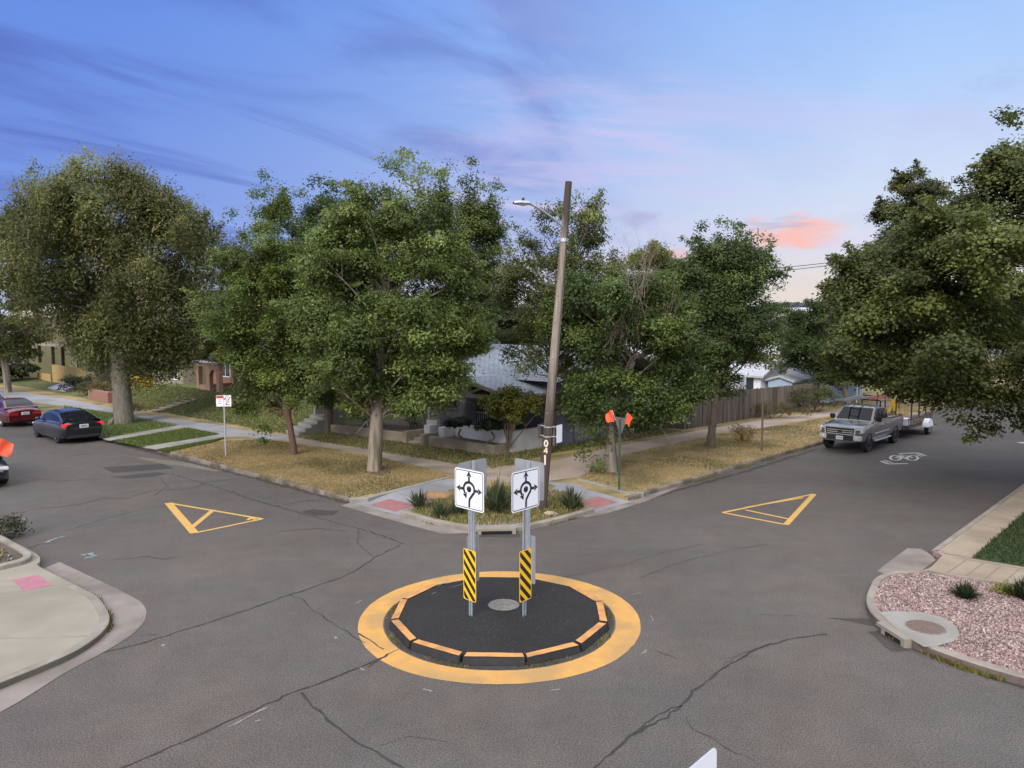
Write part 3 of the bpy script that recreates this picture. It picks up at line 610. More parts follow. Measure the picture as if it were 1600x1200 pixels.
def stones(name, poly, n, z, size, cols, m, holes=(), parent=None):
    p = scatter(poly, n, holes); n = len(p)
    base = np.array([(1, 0, 0), (0, 1, 0), (-1, 0, 0), (0, -1, 0), (0, 0, 0.8), (0, 0, -0.8)], float)
    fc = np.array([(0, 1, 4), (1, 2, 4), (2, 3, 4), (3, 0, 4), (1, 0, 5), (2, 1, 5), (3, 2, 5), (0, 3, 5)])
    v = base[None] * rng.uniform(0.55, 1.2, (n, 6, 1)) * (size * rng.uniform(0.5, 1.35, n))[:, None, None]
    t = rng.uniform(0, 2 * math.pi, n); c, s = np.cos(t)[:, None], np.sin(t)[:, None]
    x = v[:, :, 0] * c - v[:, :, 1] * s; y = v[:, :, 0] * s + v[:, :, 1] * c
    v = np.stack([x, y, v[:, :, 2]], 2) + np.concatenate([p, np.full((n, 1), z + size * 0.25)], 1)[:, None, :]
    me = bpy.data.meshes.new(name); nf = n * 8
    me.vertices.add(n * 6); me.loops.add(nf * 3); me.polygons.add(nf)
    me.vertices.foreach_set('co', v.reshape(-1).astype(np.float32))
    me.loops.foreach_set('vertex_index', (fc[None] + (np.arange(n) * 6)[:, None, None]).reshape(-1).astype(np.int32))
    me.polygons.foreach_set('loop_start', np.arange(0, nf * 3, 3, dtype=np.int32)); me.polygons.foreach_set('loop_total', np.full(nf, 3, dtype=np.int32))
    at = me.attributes.new('tint', 'FLOAT_COLOR', 'FACE'); cc = np.array(cols)[rng.integers(0, len(cols), n)] * rng.uniform(0.8, 1.2, (n, 1))
    at.data.foreach_set('color', np.repeat(np.concatenate([cc, np.ones((n, 1))], 1), 8, 0).reshape(-1).astype(np.float32))
    me.update(calc_edges=True); me.materials.append(m)
    o = bpy.data.objects.new(name, me); COL.objects.link(o)
    if parent is not None: o.parent = parent
    return o
def stone_mat():
    m = bpy.data.materials.new('stone chips'); nt, N, L, B = nodes_of(m)
    at = N.new('ShaderNodeAttribute'); at.attribute_name = 'tint'; L.new(at.outputs['Color'], B.inputs['Base Color']); B.inputs['Roughness'].default_value = 0.9
    return m
MT['chips'] = stone_mat()
# ================================================================== THE SETTING
def offset(pts, d):
    L_, R_ = ribbon(pts, 2 * abs(d)); return L_ if d > 0 else R_
def kerb(name, ab, width, h, m, z0=-0.05):
    """solid kerb along a path in street coordinates; the path is its street edge, the body lies to its left"""
    p = [np.array(W(a, b)[:2]) for a, b in ab]; q = offset(p, width); c = 0.02
    pi = [p[i] * (1 - c / width) + q[i] * (c / width) for i in range(len(p))]
    mb = MB(); rows = [[(*p[i], z0), (*p[i], h - c), (*pi[i], h), (*q[i], h), (*q[i], z0)] for i in range(len(p))]
    mb.grid(rows); return struct(mb.build(name, m))
def sheet_px(name, px, z, m, zs=0.13, kind='structure'):
    return tag(MB().sheet(gp(px, zs), z).build(name, m), kind=kind)
def sheet_ab(name, ab, z, m): return struct(MB().sheet(wp(ab), z).build(name, m))
struct(MB().sheet([(-2500, -1500), (2500, -1500), (2500, 4000), (-2500, 4000)], -0.2).build('ground', 'far'))
struct(MB().sheet(wp([(-60, -60), (190, -60), (190, 190), (-60, 190)]), 0.0).build('road', 'asphalt'))
# --- kerb lines (street edge)
FAR_L = [(120, 0.02), (60, 0.0), (30, 0.0), (15, 0.0), (9, -0.02), (5.85, -0.06)]
RAMP_L = [(5.85, -0.06), (4.8, -0.12), (3.6, -0.12)]
NOSE = [(3.6, -0.12), (2.3, -0.14), (1.3, -0.06), (0.62, 0.18), (0.15, 0.62), (-0.1, 1.3), (-0.2, 2.2), (-0.22, 3.2), (-0.20, 3.95)]
RAMP_R = [(-0.20, 3.95), (-0.16, 4.9), (-0.1, 5.8)]
FAR_R = [(-0.1, 5.8), (-0.05, 9), (0.0, 15), (0.05, 40), (0.05, 120)]
NOSE = [tuple(p) for p in smooth_path(NOSE, 4)]
blk = FAR_L + [(5.85, 1.35), (3.62, 1.35)] + NOSE + [(1.35, 3.95), (1.35, 5.8)] + FAR_R + [(120, 120)]
inn = [(a + 0.02, b + 0.02) for a, b in blk]
struct(MB().prism(wp(list(reversed(inn))), -0.1, 0.13).build('verge', 'dry'))
def kerb_in(name, ab, width, h, m):          # body on the block side, found by testing against the block centre
    p = [np.array(W(a, b)[:2]) for a, b in ab]
    q = offset(p, width)
    return kerb(name, ab, width, h, m)
# direction along the list keeps the block on the left for FAR_L..FAR_R traversed in reverse
def side_of(ab, ref):
    p = [np.array(W(a, b)[:2]) for a, b in ab]; m_ = len(p) // 2; d = p[m_] - p[m_ - 1]; r = np.array(W(*ref)[:2]) - p[m_]
    return (d[0] * r[1] - d[1] * r[0]) > 0
def kb(name, ab, ref, width=0.15, h=0.137, m='kerb'):
    return kerb(name, ab if side_of(ab, ref) else list(reversed(ab)), width, h, m)
kb('kerb', FAR_L, (20, 20), m='kerb_dark'); kb('kerb', NOSE, (20, 20), m='kerb'); kb('kerb', FAR_R, (20, 20), m='kerb_dark')
def ramp_z(t): return 0.012 + 0.1195 * min(max(t / 1.35, 0), 1)
mb = MB(); mb.grid([[W(a, b, ramp_z(b + 0.05)) for b in np.linspace(-0.14, 1.42, 9)] for a in np.linspace(5.86, 3.6, 5)]); struct(mb.build('ramp', 'walk_blue'))
mb = MB(); mb.grid([[W(a, b, ramp_z(a + 0.15)) for a in np.linspace(-0.22, 1.42, 9)] for b in np.linspace(3.94, 5.82, 5)]); struct(mb.build('ramp', 'walk_blue'))
mb = MB(); mb.grid([[W(a, b, ramp_z(b + 0.05) + .004) for b in np.linspace(0.05, 0.80, 4)] for a in np.linspace(5.25, 4.05, 4)]); struct(mb.build('tactile_pad', 'pad'))
mb = MB(); mb.grid([[W(a, b, ramp_z(a + 0.15) + .004) for a in np.linspace(0.0, 0.75, 4)] for b in np.linspace(4.3, 5.4, 4)]); struct(mb.build('tactile_pad', 'pad'))
# returns that edge the dry verge beside the two ramps
kb('kerb', [tuple(AB(x, y, .13)) for x, y in ((546, 781), (575, 780), (603, 772), (650, 760), (702, 747))], (12, 2), 0.14, 0.17, 'concrete')
kb('kerb', [tuple(AB(x, y, .13)) for x, y in ((1006, 771), (975, 771), (950, 763), (925, 756), (902, 750))], (2, 12), 0.14, 0.17, 'concrete')
# --- concrete around the far corner
sheet_ab('gutter', [(6.1, 0.1), (3.5, 0.1), (2.3, 0.0), (1.3, 0.1), (0.75, 0.0), (1.3, -0.62), (3.6, -0.60), (5.9, -0.52)], 0.006, 'gutter')
sheet_ab('gutter', [(0.1, 3.4), (0.1, 6.0), (0.0, 8.5), (-0.2, 8.6), (-0.52, 6.0), (-0.55, 4.0), (-0.35, 3.3)], 0.006, 'gutter')
sheet_ab('ramp', [(5.82, 1.37), (6.12, 4.0), tuple(AB(760, 752, .13)), tuple(AB(700, 766, .13)), (3.9, 1.9), (3.66, 1.37)], 0.136, 'walk_blue')
sheet_ab('ramp', [(1.37, 4.05), (1.37, 5.78), (2.41, 6.42), tuple(AB(845, 752, .13)), tuple(AB(870, 760, .13)), (2.3, 4.7)], 0.136, 'walk_blue')
# sidewalks
WL_NEAR = [(-60, 604), (35, 624), (57, 629), (175, 645), (287, 667), (350, 680), (410, 686)]; WL_FAR = [(400, 676), (342, 664), (210, 646), (130, 628), (92, 621), (0, 608), (-60, 599)]
sheet_px('sidewalk', WL_NEAR + [(480, 690), (475, 682)] + WL_FAR, 0.136, 'walk_blue')
sheet_px('sidewalk', [(440, 687), (530, 703), (602, 716), (690, 737), (740, 750), (800, 754), (800, 728), (720, 727), (642, 712), (530, 694), (455, 682)], 0.137, 'walk_tan')
sheet_px('sidewalk', [(800, 754), (850, 753), (905, 745), (975, 710), (1050, 693), (1112, 679), (1187, 669), (1290, 651), (1400, 632), (1400, 626), (1297, 641), (1175, 659), (1105, 670), (1035, 684), (970, 696), (900, 712), (860, 722), (800, 728)], 0.138, 'walk_pink')
sheet_px('path', [(160, 686), (172, 689), (290, 668), (284, 664)], 0.139, 'concrete')
sheet_px('path', [(222, 699), (244, 703), (352, 683), (415, 681), (400, 676), (344, 679)], 0.140, 'concrete')
sheet_px('path', [(436, 684), (452, 678), (474, 672), (486, 674), (470, 680), (455, 687)], 0.1405, 'concrete')
# green lawn strips between kerb and walk on the left street
LAWN1 = [(176, 689), (222, 698), (344, 679), (293, 669)]; LAWN0 = [(100, 666), (158, 685), (284, 664), (172, 645), (100, 634)]; LAWN2 = [(246, 704), (262, 707), (330, 692), (352, 685)]
sheet_px('lawn', LAWN1, 0.132, 'green'); sheet_px('lawn', LAWN0, 0.132, 'green'); sheet_px('lawn', LAWN2, 0.132, 'green')
sheet_px('lawn', [(-60, 640), (20, 650), (100, 664), (100, 635), (57, 630), (-60, 607)], 0.132, 'mixed')
# turf between the walk and the bungalow's low wall
YARD = [(19, 5.75), (11, 5.9), (6.2, 6.3), (6.9, 10.2), (6.4, 20), (8.0, 20), (8.0, 12), (8.3, 8.5), (18.9, 7.85), (19, 7)]
sheet_ab('lawn', YARD, 0.133, 'mixed')
# planted nose
NOSE_IN = [(3.4, 0.1), (2.3, 0.03), (1.4, 0.12), (0.75, 0.35), (0.33, 0.75), (0.07, 1.35), (-0.03, 2.2), (-0.05, 3.2), (0.1, 3.9), (1.7, 5.0), (3.6, 4.6), (4.1, 3.0), (3.9, 1.4)]
sheet_ab('bed', NOSE_IN, 0.134, 'mixed')
# raised ground along the left street
def bank_z(a, b):
    s = min(max((b - 6.0) / 3.4, 0), 1); s = s * s * (3 - 2 * s)
    t = min(max((a - 18.6) / 1.6, 0), 1); t = t * t * (3 - 2 * t)
    u = min(max((56 - a) / 12, 0), 1)
    return 0.12 + s * t * (0.16 + 0.62 * u) + 0.05 * s * t * math.sin(a * 0.7 + b)
mb = MB(); aa = list(np.linspace(18.4, 22, 10)) + list(np.linspace(23, 110, 45)); bb = list(np.linspace(5.9, 10, 14)) + [12, 16, 24, 40, 80]
mb.grid([[W(a, b, bank_z(a, b)) for b in bb] for a in aa]); struct(mb.build('bank', 'bank', smooth=True, sharp=80))
# --- near-left corner
QL = [(60, -8.5), (8.25, -8.5), (6.6, -8.45), (5.9, -8.6), (5.55, -8.72), (3.6, -8.62), (2.6, -8.58), (1.69, -8.72), (1.05, -8.9), (0.57, -9.2), (0.2, -9.6), (-0.06, -10.05), (-0.36, -10.96), (-0.75, -12.2), (-0.95, -14), (-1.0, -20), (-1.0, -60)]
QLs = [QL[0]] + [tuple(p) for p in smooth_path(QL[1:], 4)] + [QL[-1]]
struct(MB().prism(wp(QLs + [(60, -60)]), -0.1, 0.115).build('plaza', 'plaza'))
kb('kerb', [q for q in QLs if q[0] < 3.7 and q[1] > -30], (20, -30), 0.16, 0.121, 'kerb')
GT = [(5.95, -8.19), (2.52, -8.0), (1.6, -8.06), (0.99, -8.28), (0.6, -8.55), (0.28, -8.87), (-0.1, -9.45), (-0.46, -10.12), (-1.16, -11.17), (-1.5, -12.2), (-1.62, -14), (-1.65, -25)]
GTs = [tuple(p) for p in smooth_path(GT, 4)]; QI = [q for q in QLs if q[0] < 5.6 and q[1] > -26]
sheet_ab('gutter', GTs + list(reversed(QI)), 0.008, 'gutter')
def px_line(mb, px, w, z, jit=0.0, zs=0.0):
    p = [np.array(G(x, y, zs)[:2]) for x, y in px]; q = []
    for i in range(len(p) - 1):
        n = max(2, int(np.linalg.norm(p[i + 1] - p[i]) / 0.14))
        for k in range(n): q.append(p[i] + (p[i + 1] - p[i]) * k / n + (rng.normal(size=2) * jit if (jit and (k or i)) else 0))
    q.append(p[-1]); ww = [w * (rng.uniform(0.35, 1.5) if jit else 1.0) for _ in q]
    strip_mesh(mb, *ribbon(q, ww), z)
mb = MB(); px_line(mb, [(0, 997), (70, 997), (146, 993)], 0.016, 0.1165, 0.004, .115); px_line(mb, [(120, 915), (142, 909), (158, 904)], 0.012, 0.0095, 0.003); px_line(mb, [(154, 1002), (178, 1001), (205, 999)], 0.014, 0.0095, 0.003)
struct(mb.build('paving_joint', 'joint'))
sheet_px('tactile_pad', [(19, 906), (60, 898), (82, 914), (38, 924)], 0.119, 'pad_pink', .115)
mb = MB()
for f in (0.0, 0.5, 1.0):
    px_line(mb, [(0, 908 + 20 * f), (19 + 19 * f, 907 + 16 * f)], 0.012, 0.1168, 0, .115)
struct(mb.build('paving_joint', 'joint'))
PLB = [(14, -8.62), (9.6, -8.62), (8.2, -8.62), (7.0, -8.58), (6.35, -8.62), (5.98, -8.84), (5.88, -9.2), (5.82, -9.9), (5.7, -14)]
PLBs = [tuple(p) for p in smooth_path(PLB, 4)]
kb('kerb', PLBs, (12, -14), 0.17, 0.22, 'kerb')
sheet_ab('bed', [(a + 0.1, b - 0.12) for a, b in PLBs] + [(14, -14)], 0.17, 'soil')
# --- near-right corner
QR = [(-8.62, 120), (-8.62, 15), (-8.6, 5.95), (-8.85, 5.72), (-9.0, 5.3), (-8.95, 4.4), (-8.78, 3.95), (-8.45, 3.55), (-8.33, 2.9), (-8.45, 2.2), (-8.62, 1.5), (-8.9, 0.86), (-9.35, 0.3), (-9.86, -0.08), (-10.7, -0.36), (-11.7, -0.48), (-14, -0.52), (-60, -0.55)]
QRs = QR[:2] + [tuple(p) for p in smooth_path(QR[2:-1], 4)] + [QR[-1]]
struct(MB().prism(wp(QRs + [(-60, 120)]), -0.1, 0.125).build('verge', 'gravel_base'))
kb('kerb', [q for q in QRs if q[1] > 5.9 and q[1] < 119], (-20, 30), 0.14, 0.135, 'kerb')
kb('kerb', [q for q in QRs if q[1] < 4.2 and q[0] > -50], (-20, 30), 0.15, 0.150, 'kerb')
sheet_ab('sidewalk', [(-8.76, 119), (-8.76, 6.1), (-8.9, 5.86), (-9.46, 5.86), (-9.62, 119)], 0.134, 'paver')
LAWNR = [(-9.5, 60), (-9.42, 5.86), (-10.5, 5.92), (-13, 6.3), (-40, 7), (-40, 60)]
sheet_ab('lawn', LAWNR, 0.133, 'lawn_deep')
sheet_ab('driveway', [(-8.9, 5.82), (-9.42, 5.82), (-10.5, 5.86), (-13, 6.2), (-40, 6.9), (-40, 5.5), (-13, 4.6), (-10.75, 4.36), (-9.6, 4.15), (-9.0, 4.1)], 0.1335, 'paver')
mb = MB()
for i in range(9):
    a = -9.35 - i * 0.34
    strip_mesh(mb, *ribbon([W(a, 4.3)[:2], W(a - 0.06, 5.62)[:2]], 0.022), 0.1365)
strip_mesh(mb, *ribbon([W(-9.2, 5.66)[:2], W(-10.5, 5.72)[:2], W(-13, 6.05)[:2]], 0.03), 0.1367)
struct(mb.build('paving_joint', 'joint'))
mb = MB()
for k in range(9): strip_mesh(mb, *ribbon([W(-8.77, 8 + k * 3)[:2], W(-9.5, 8 + k * 3)[:2]], 0.018), 0.1375)
struct(mb.build('paving_joint', 'joint'))
sheet_px('driveway', [(1371, 893), (1380, 885), (1418, 857), (1440, 858), (1456, 868), (1462, 876), (1440, 892), (1405, 906)], 0.008, 'gutter', 0)
kb('kerb', [(-9.0, 4.16), (-9.6, 4.2), (-10.75, 4.40), (-13, 4.64), (-40, 5.5)], (-12, 1), 0.09, 0.165, 'kerb')
GRAV = [(-8.72, 3.9), (-8.55, 3.4), (-8.52, 2.6), (-8.72, 1.7), (-9.05, 0.95), (-9.5, 0.38), (-10.2, -0.02), (-11.5, -0.28), (-16, -0.35), (-16, 4.7), (-10.75, 4.28), (-9.5, 4.05)]
PADP = [(1374, 958), (1400, 957), (1440, 958), (1472, 966), (1494, 980), (1500, 994), (1490, 1004), (1462, 1012), (1444, 1013), (1410, 993)]
sheet_px('inlet_pad', PADP, 0.1535, 'concrete', .13)
o = stones('gravel', wp(GRAV), 24000, 0.125, 0.029, [(0.31, 0.225, 0.20), (0.23, 0.155, 0.135), (0.40, 0.325, 0.295), (0.165, 0.108, 0.095), (0.28, 0.20, 0.178), (0.11, 0.075, 0.066)], MT['chips'], holes=[gp(PADP, .13)])
stuff(o, 'pink crushed stone covering the corner bed by the drive', 'gravel')
# --- road surface: patches, cracks, paint
sheet_px('road_patch', [(159, 730), (176, 739), (272, 732), (255, 725)], 0.004, 'patch', 0)
sheet_px('road_patch', [(172, 745), (205, 742), (245, 738), (262, 740), (240, 745), (200, 748)], 0.0045, 'stain', 0)
sheet_px('road_patch', [(212, 714), (238, 716), (300, 724), (348, 735), (336, 737), (290, 729), (262, 726), (225, 719)], 0.0042, 'pale', 0)
sheet_px('road_patch', [(1310, 967), (1350, 966), (1376, 972), (1392, 984), (1350, 976)], 0.004, 'stain', 0)
sheet_px('road_patch', [(1395, 985), (1430, 1005), (1500, 1037), (1600, 1075), (1600, 1066), (1500, 1030), (1440, 1005)], 0.005, 'stain', 0)
sheet_px('road_patch', [(470, 800), (487, 796), (530, 799), (520, 805), (492, 806)], 0.004, 'stain', 0)
mb = MB()
for pts, w in (([(163, 1020), (232, 1002), (300, 981), (390, 952), (449, 931), (536, 901), (562, 889), (583, 872), (625, 852)], 0.034), ([(188, 1201), (300, 1155), (370, 1121), (444, 1088), (520, 1060), (589, 1031), (606, 1022)], 0.038),
               ([(471, 1082), (482, 1098), (519, 1132), (562, 1162), (600, 1183), (632, 1201)], 0.034), ([(928, 1201), (965, 1170), (1000, 1144), (1040, 1120), (1067, 1102), (1076, 1090), (1082, 1080), (1124, 1048), (1150, 1032), (1180, 1016), (1205, 1008), (1240, 997), (1292, 991)], 0.036),
               ([(990, 1146), (1008, 1128), (1049, 1107), (1066, 1103)], 0.02), ([(1124, 1048), (1150, 1024), (1190, 1012), (1206, 1005)], 0.012), ([(1072, 1120), (1085, 1140), (1110, 1152), (1150, 1178), (1180, 1190)], 0.01),
               ([(454, 930), (470, 938), (490, 955), (527, 979), (548, 990), (571, 1005)], 0.018), ([(268, 741), (300, 750), (359, 768), (395, 781), (431, 791), (502, 811), (560, 826), (600, 838), (630, 850)], 0.045),
               ([(440, 831), (470, 828), (500, 826), (540, 830)], 0.03), ([(431, 791), (455, 787), (480, 782), (510, 783)], 0.03), ([(250, 747), (262, 760), (240, 775)], 0.02), ([(1000, 903), (1060, 880), (1130, 862), (1200, 850)], 0.014),
               ([(870, 905), (925, 893), (985, 880), (1040, 862), (1100, 850)], 0.012), ([(1295, 966), (1340, 970), (1372, 970)], 0.03), ([(180, 875), (230, 870), (255, 874), (285, 868)], 0.02), ([(100, 830), (160, 812), (205, 800), (262, 790)], 0.016),
               ([(30, 862), (60, 851), (90, 848)], 0.02), ([(212, 995), (228, 992), (250, 991)], 0.014), ([(560, 826), (560, 850), (585, 872)], 0.02), ([(40, 745), (90, 752), (160, 748)], 0.03), ([(110, 712), (180, 705), (240, 716)], 0.03),
               ([(1180, 960), (1215, 962), (1250, 962)], 0.008), ([(570, 1175), (640, 1150), (700, 1160)], 0.006), ([(1020, 1015), (1045, 1025), (1062, 1030)], 0.008)):
    px_line(mb, pts, w, 0.0055, 0.018)
for a in np.arange(12, 80, 9.0):
    p = [W(a + rng.normal() * 0.3, b)[:2] for b in np.linspace(-8, -0.4, 14)]
    strip_mesh(mb, *ribbon([np.array(q) + rng.normal(size=2) * 0.06 for q in p], [0.03 * rng.uniform(0.4, 1.3) for _ in p]), 0.0055)
struct(mb.build('road_crack', 'crack'))
# dirt line in the gutters
mb = MB()
for pts, wd in (([(160, 688), (280, 718), (402, 749), (545, 787)], 0.16), ([(1012, 779), (1100, 755), (1200, 726), (1275, 702)], 0.2), ([(1390, 990), (1440, 1018), (1500, 1041), (1600, 1074)], 0.10), ([(1455, 872), (1530, 818), (1600, 766)], 0.14)):
    px_line(mb, pts, wd, 0.0045, 0.03)
struct(mb.build('gutter_dirt', 'stain'))
mb = MB()
def zp(x, y, s=2.2857, ox=300, oy=900): return (ox + x / s, oy + y / s)
for pts, w in (([zp(585, 100), zp(605, 88)], 0.03), ([zp(510, 216), zp(514, 226)], 0.04), ([zp(600, 328), zp(615, 338)], 0.035), ([zp(825, 405), zp(858, 414)], 0.03), ([zp(1275, 410), zp(1315, 405)], 0.035), ([zp(1430, 72), zp(1450, 78)], 0.03), ([(1002, 1022), (1010, 1015)], 0.04), ([zp(130, 540), zp(180, 515), zp(270, 470)], 0.035), ([(1016, 962), (1020, 970)], 0.03), ([(984, 930), (1002, 926)], 0.02), ([(252, 1009), (258, 1008)], 0.06), ([zp(225, 520), zp(245, 515)], 0.04)):
    px_line(mb, pts, w, 0.0065, 0.01)
struct(mb.build('chalk_mark', 'chalk'))
mb = MB()
for pts, w in (([(128, 868), (140, 865), (150, 869)], 0.10), ([(132, 872), (146, 871)], 0.07), ([(72, 848), (85, 843), (100, 838)], 0.08), ([(30, 811), (40, 814)], 0.1)):
    px_line(mb, pts, w, 0.0065, 0.03)
struct(mb.build('utility_mark', 'cyan'))
RC = (-0.235, 13.88)
def ring(mb, r0, r1, z, n=96, c=RC):
    rows = []
    for k in range(n + 1):
        t = 2 * math.pi * k / n; j = 1 + 0.004 * math.sin(5 * t) + rng.normal() * 0.0015
        rows.append([(c[0] + r0 * math.cos(t) * j, c[1] + r0 * math.sin(t) * j, z), (c[0] + r1 * math.cos(t) * j, c[1] + r1 * math.sin(t) * j, z)])
    rows[-1] = rows[0]; mb.grid(rows); return mb
struct(ring(MB(), 2.20, 2.66, 0.004).build('road_marking', 'yellow'))
mb = MB(); px_line(mb, [(560, 990), (585, 1005), (600, 1015)], 0.03, 0.0072, 0.01); px_line(mb, [(575, 1043), (606, 1022), (630, 1012)], 0.03, 0.0072, 0.012); struct(mb.build('road_crack', 'stain'))
struct(ring(MB(), 2.02, 2.17, 0.005).build('gutter_dirt', 'stain'))
def tri_marking(a, b, c, bar0, bar1, wb, ws, wc):
    mb = MB(); A, B, C = (np.array(G(*p)[:2]) for p in (a, b, c))
    def seg(p, q, w, z): strip_mesh(mb, *ribbon([p, q], w), z)
    seg(A, B, wb, 0.004); seg(A + (C - A) * 0.02, C, ws, 0.0046); seg(B + (C - B) * 0.02, C, ws, 0.0052)
    seg(np.array(G(*bar0)[:2]), np.array(G(*bar1)[:2]), wc, 0.0058)
    return mb
mb = tri_marking((263, 786), (304, 833), (410, 811), (333, 797), (300, 824), 0.22, 0.11, 0.15)
px_line(mb, [(393, 808), (387, 813)], 0.10, 0.0061); px_line(mb, [(399, 812), (392, 809)], 0.10, 0.0064)
struct(mb.build('road_marking', 'yellow_worn'))
mb = tri_marking((1272, 772), (1228, 820), (1129, 801), (1165, 797), (1236, 812), 0.16, 0.11, 0.11)
px_line(mb, [(1165, 793), (1255, 778)], 0.09, 0.0064)
struct(mb.build('road_marking', 'yellow_worn'))
# shared-lane bicycle symbol
mb = MB()
def zq(x, y): return (1200 + x / 5.714, 600 + y / 5.714)
def pl(pts, w, z=0.004): px_line(mb, [zq(*p) for p in pts], w, z)
pl([(1010, 688), (1075, 715), (1250, 710)], 0.16); pl([(1040, 680), (1105, 704)], 0.10, 0.0045); pl([(1170, 622), (1330, 616), (1405, 640)], 0.16, 0.005); pl([(1325, 630), (1375, 648)], 0.10, 0.0055)
for cx, cy in ((1140, 660), (1290, 662)):
    P_ = [G(*zq(cx + 48 * math.cos(t), cy + 22 * math.sin(t)))[:2] for t in np.linspace(0, 2 * math.pi, 20)]
    strip_mesh(mb, *ribbon(P_, 0.10), 0.006)
pl([(1140, 660), (1185, 640), (1235, 668), (1140, 660)], 0.09, 0.0065); pl([(1185, 640), (1260, 645), (1290, 662)], 0.09, 0.007); pl([(1170, 630), (1205, 632)], 0.08, 0.0075)
struct(mb.build('road_marking', 'white_paint'))
px_line_mb = MB(); px_line(px_line_mb, [(1592, 692), (1640, 690)], 0.3, 0.004); struct(px_line_mb.build('road_marking', 'white_paint'))
# --- turf blades
VL = gp([(264, 705), (548, 779), (602, 769), (700, 746), (690, 738), (602, 718), (530, 706), (440, 690), (415, 687), (352, 689)], .13)
VR = gp([(1004, 768), (1275, 694), (1420, 655), (1420, 633), (1290, 653), (1187, 671), (1112, 681), (1050, 695), (975, 712), (905, 747), (950, 759)], .13)
DRY = [(0.37, 0.28, 0.13), (0.33, 0.24, 0.105), (0.29, 0.215, 0.095), (0.25, 0.20, 0.08), (0.40, 0.305, 0.145)]
GRN = [(0.090, 0.145, 0.028), (0.070, 0.118, 0.022), (0.115, 0.16, 0.037), (0.15, 0.165, 0.05)]
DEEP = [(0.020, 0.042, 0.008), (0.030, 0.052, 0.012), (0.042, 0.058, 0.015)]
OLV = [(0.17, 0.145, 0.055), (0.13, 0.125, 0.045), (0.21, 0.165, 0.07)]
turf('dry_grass', VL, 34000, 0.13, 0.045, DRY, wid=0.010, alt=OLV); turf('dry_grass', VR, 38000, 0.13, 0.045, DRY, wid=0.010, alt=OLV)
for L_ in (LAWN0, LAWN1, LAWN2): turf('green_grass', gp(L_, .13), 7000, 0.13, 0.07, GRN, wid=0.016)
turf('green_grass', wp(YARD), 14000, 0.13, 0.08, GRN + DRY[:3], wid=0.015)
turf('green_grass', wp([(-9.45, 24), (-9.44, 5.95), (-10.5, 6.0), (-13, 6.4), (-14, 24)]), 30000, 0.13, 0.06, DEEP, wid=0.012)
turf('green_grass', wp(NOSE_IN), 9000, 0.13, 0.10, GRN + DRY, wid=0.014)
p = []
turf('green_grass', wp([(19.5, 6.1), (44, 6.1), (44, 11), (19.5, 11)]), 30000, lambda x, y: bank_z(*(MI @ (np.array([x, y]) - O2))), 0.08, GRN + DRY[3:], wid=0.018)
# weeds along kerbs and round the island
WEED = [(0.16, 0.15, 0.03), (0.11, 0.12, 0.025), (0.22, 0.17, 0.06)]
for pts, n in ((QI[2:26], 900), ([(-9.5, 0.1), (-10.7, -0.42), (-12.5, -0.6)], 900), ([(5.9, -0.1), (14, -0.03), (26, -0.03)], 900), ([(-0.13, 6), (-0.08, 14), (0, 26)], 1200), (NOSE[3:28], 500)):
    q = np.array([W(*p)[:2] for p in pts]); i = rng.integers(0, len(q) - 1, n); f = rng.random((n, 1)); c = q[i] * (1 - f) + q[i + 1] * f + rng.normal(size=(n, 2)) * 0.035
    keep = np.sin(c[:, 0] * 2.1) + np.sin(c[:, 1] * 3.3 + 1) > 0.1; c = c[keep]; n = len(c)
    b = np.concatenate([c, np.full((n, 1), 0.0)], 1); t = rng.uniform(0, 6.28, n); d = np.stack([np.cos(t), np.sin(t), 0 * t], 1) * 0.012; l = rng.normal(size=(n, 3)) * 0.04; l[:, 2] = rng.uniform(0.03, 0.10, n)
    quad_cloud('weeds', np.stack([b - d, b + d, b + l + d * .3, b + l - d * .3], 1), np.array(WEED)[rng.integers(0, 3, n)] * rng.uniform(.7, 1.3, (n, 1)), 'blade')['kind'] = 'stuff'
n = 1500; t = rng.uniform(-3.6, 1.0, n); r = 2.06 + rng.random(n) * 0.1; b = np.stack([RC[0] + r * np.cos(t), RC[1] + r * np.sin(t), 0 * t], 1); d = np.stack([np.cos(t * 7), np.sin(t * 7), 0 * t], 1) * 0.01; l = rng.normal(size=(n, 3)) * 0.03; l[:, 2] = rng.uniform(0.01, 0.05, n)
k = np.sin(t * 9) + rng.normal(size=n) * 0.4 > 0.2; b, d, l = b[k], d[k], l[k]
quad_cloud('weeds', np.stack([b - d, b + d, b + l + d * .3, b + l - d * .3], 1), np.array(WEED)[rng.integers(0, 3, len(b))], 'blade')['kind'] = 'stuff'
o = stones('leaf_litter', wp([(13, -8.9), (6.4, -8.95), (6.1, -9.4), (6.0, -13), (13, -13)]), 2600, 0.17, 0.05, [(0.16, 0.11, 0.06), (0.26, 0.19, 0.11), (0.42, 0.38, 0.34), (0.09, 0.07, 0.04), (0.18, 0.16, 0.05)], MT['chips']); stuff(o)
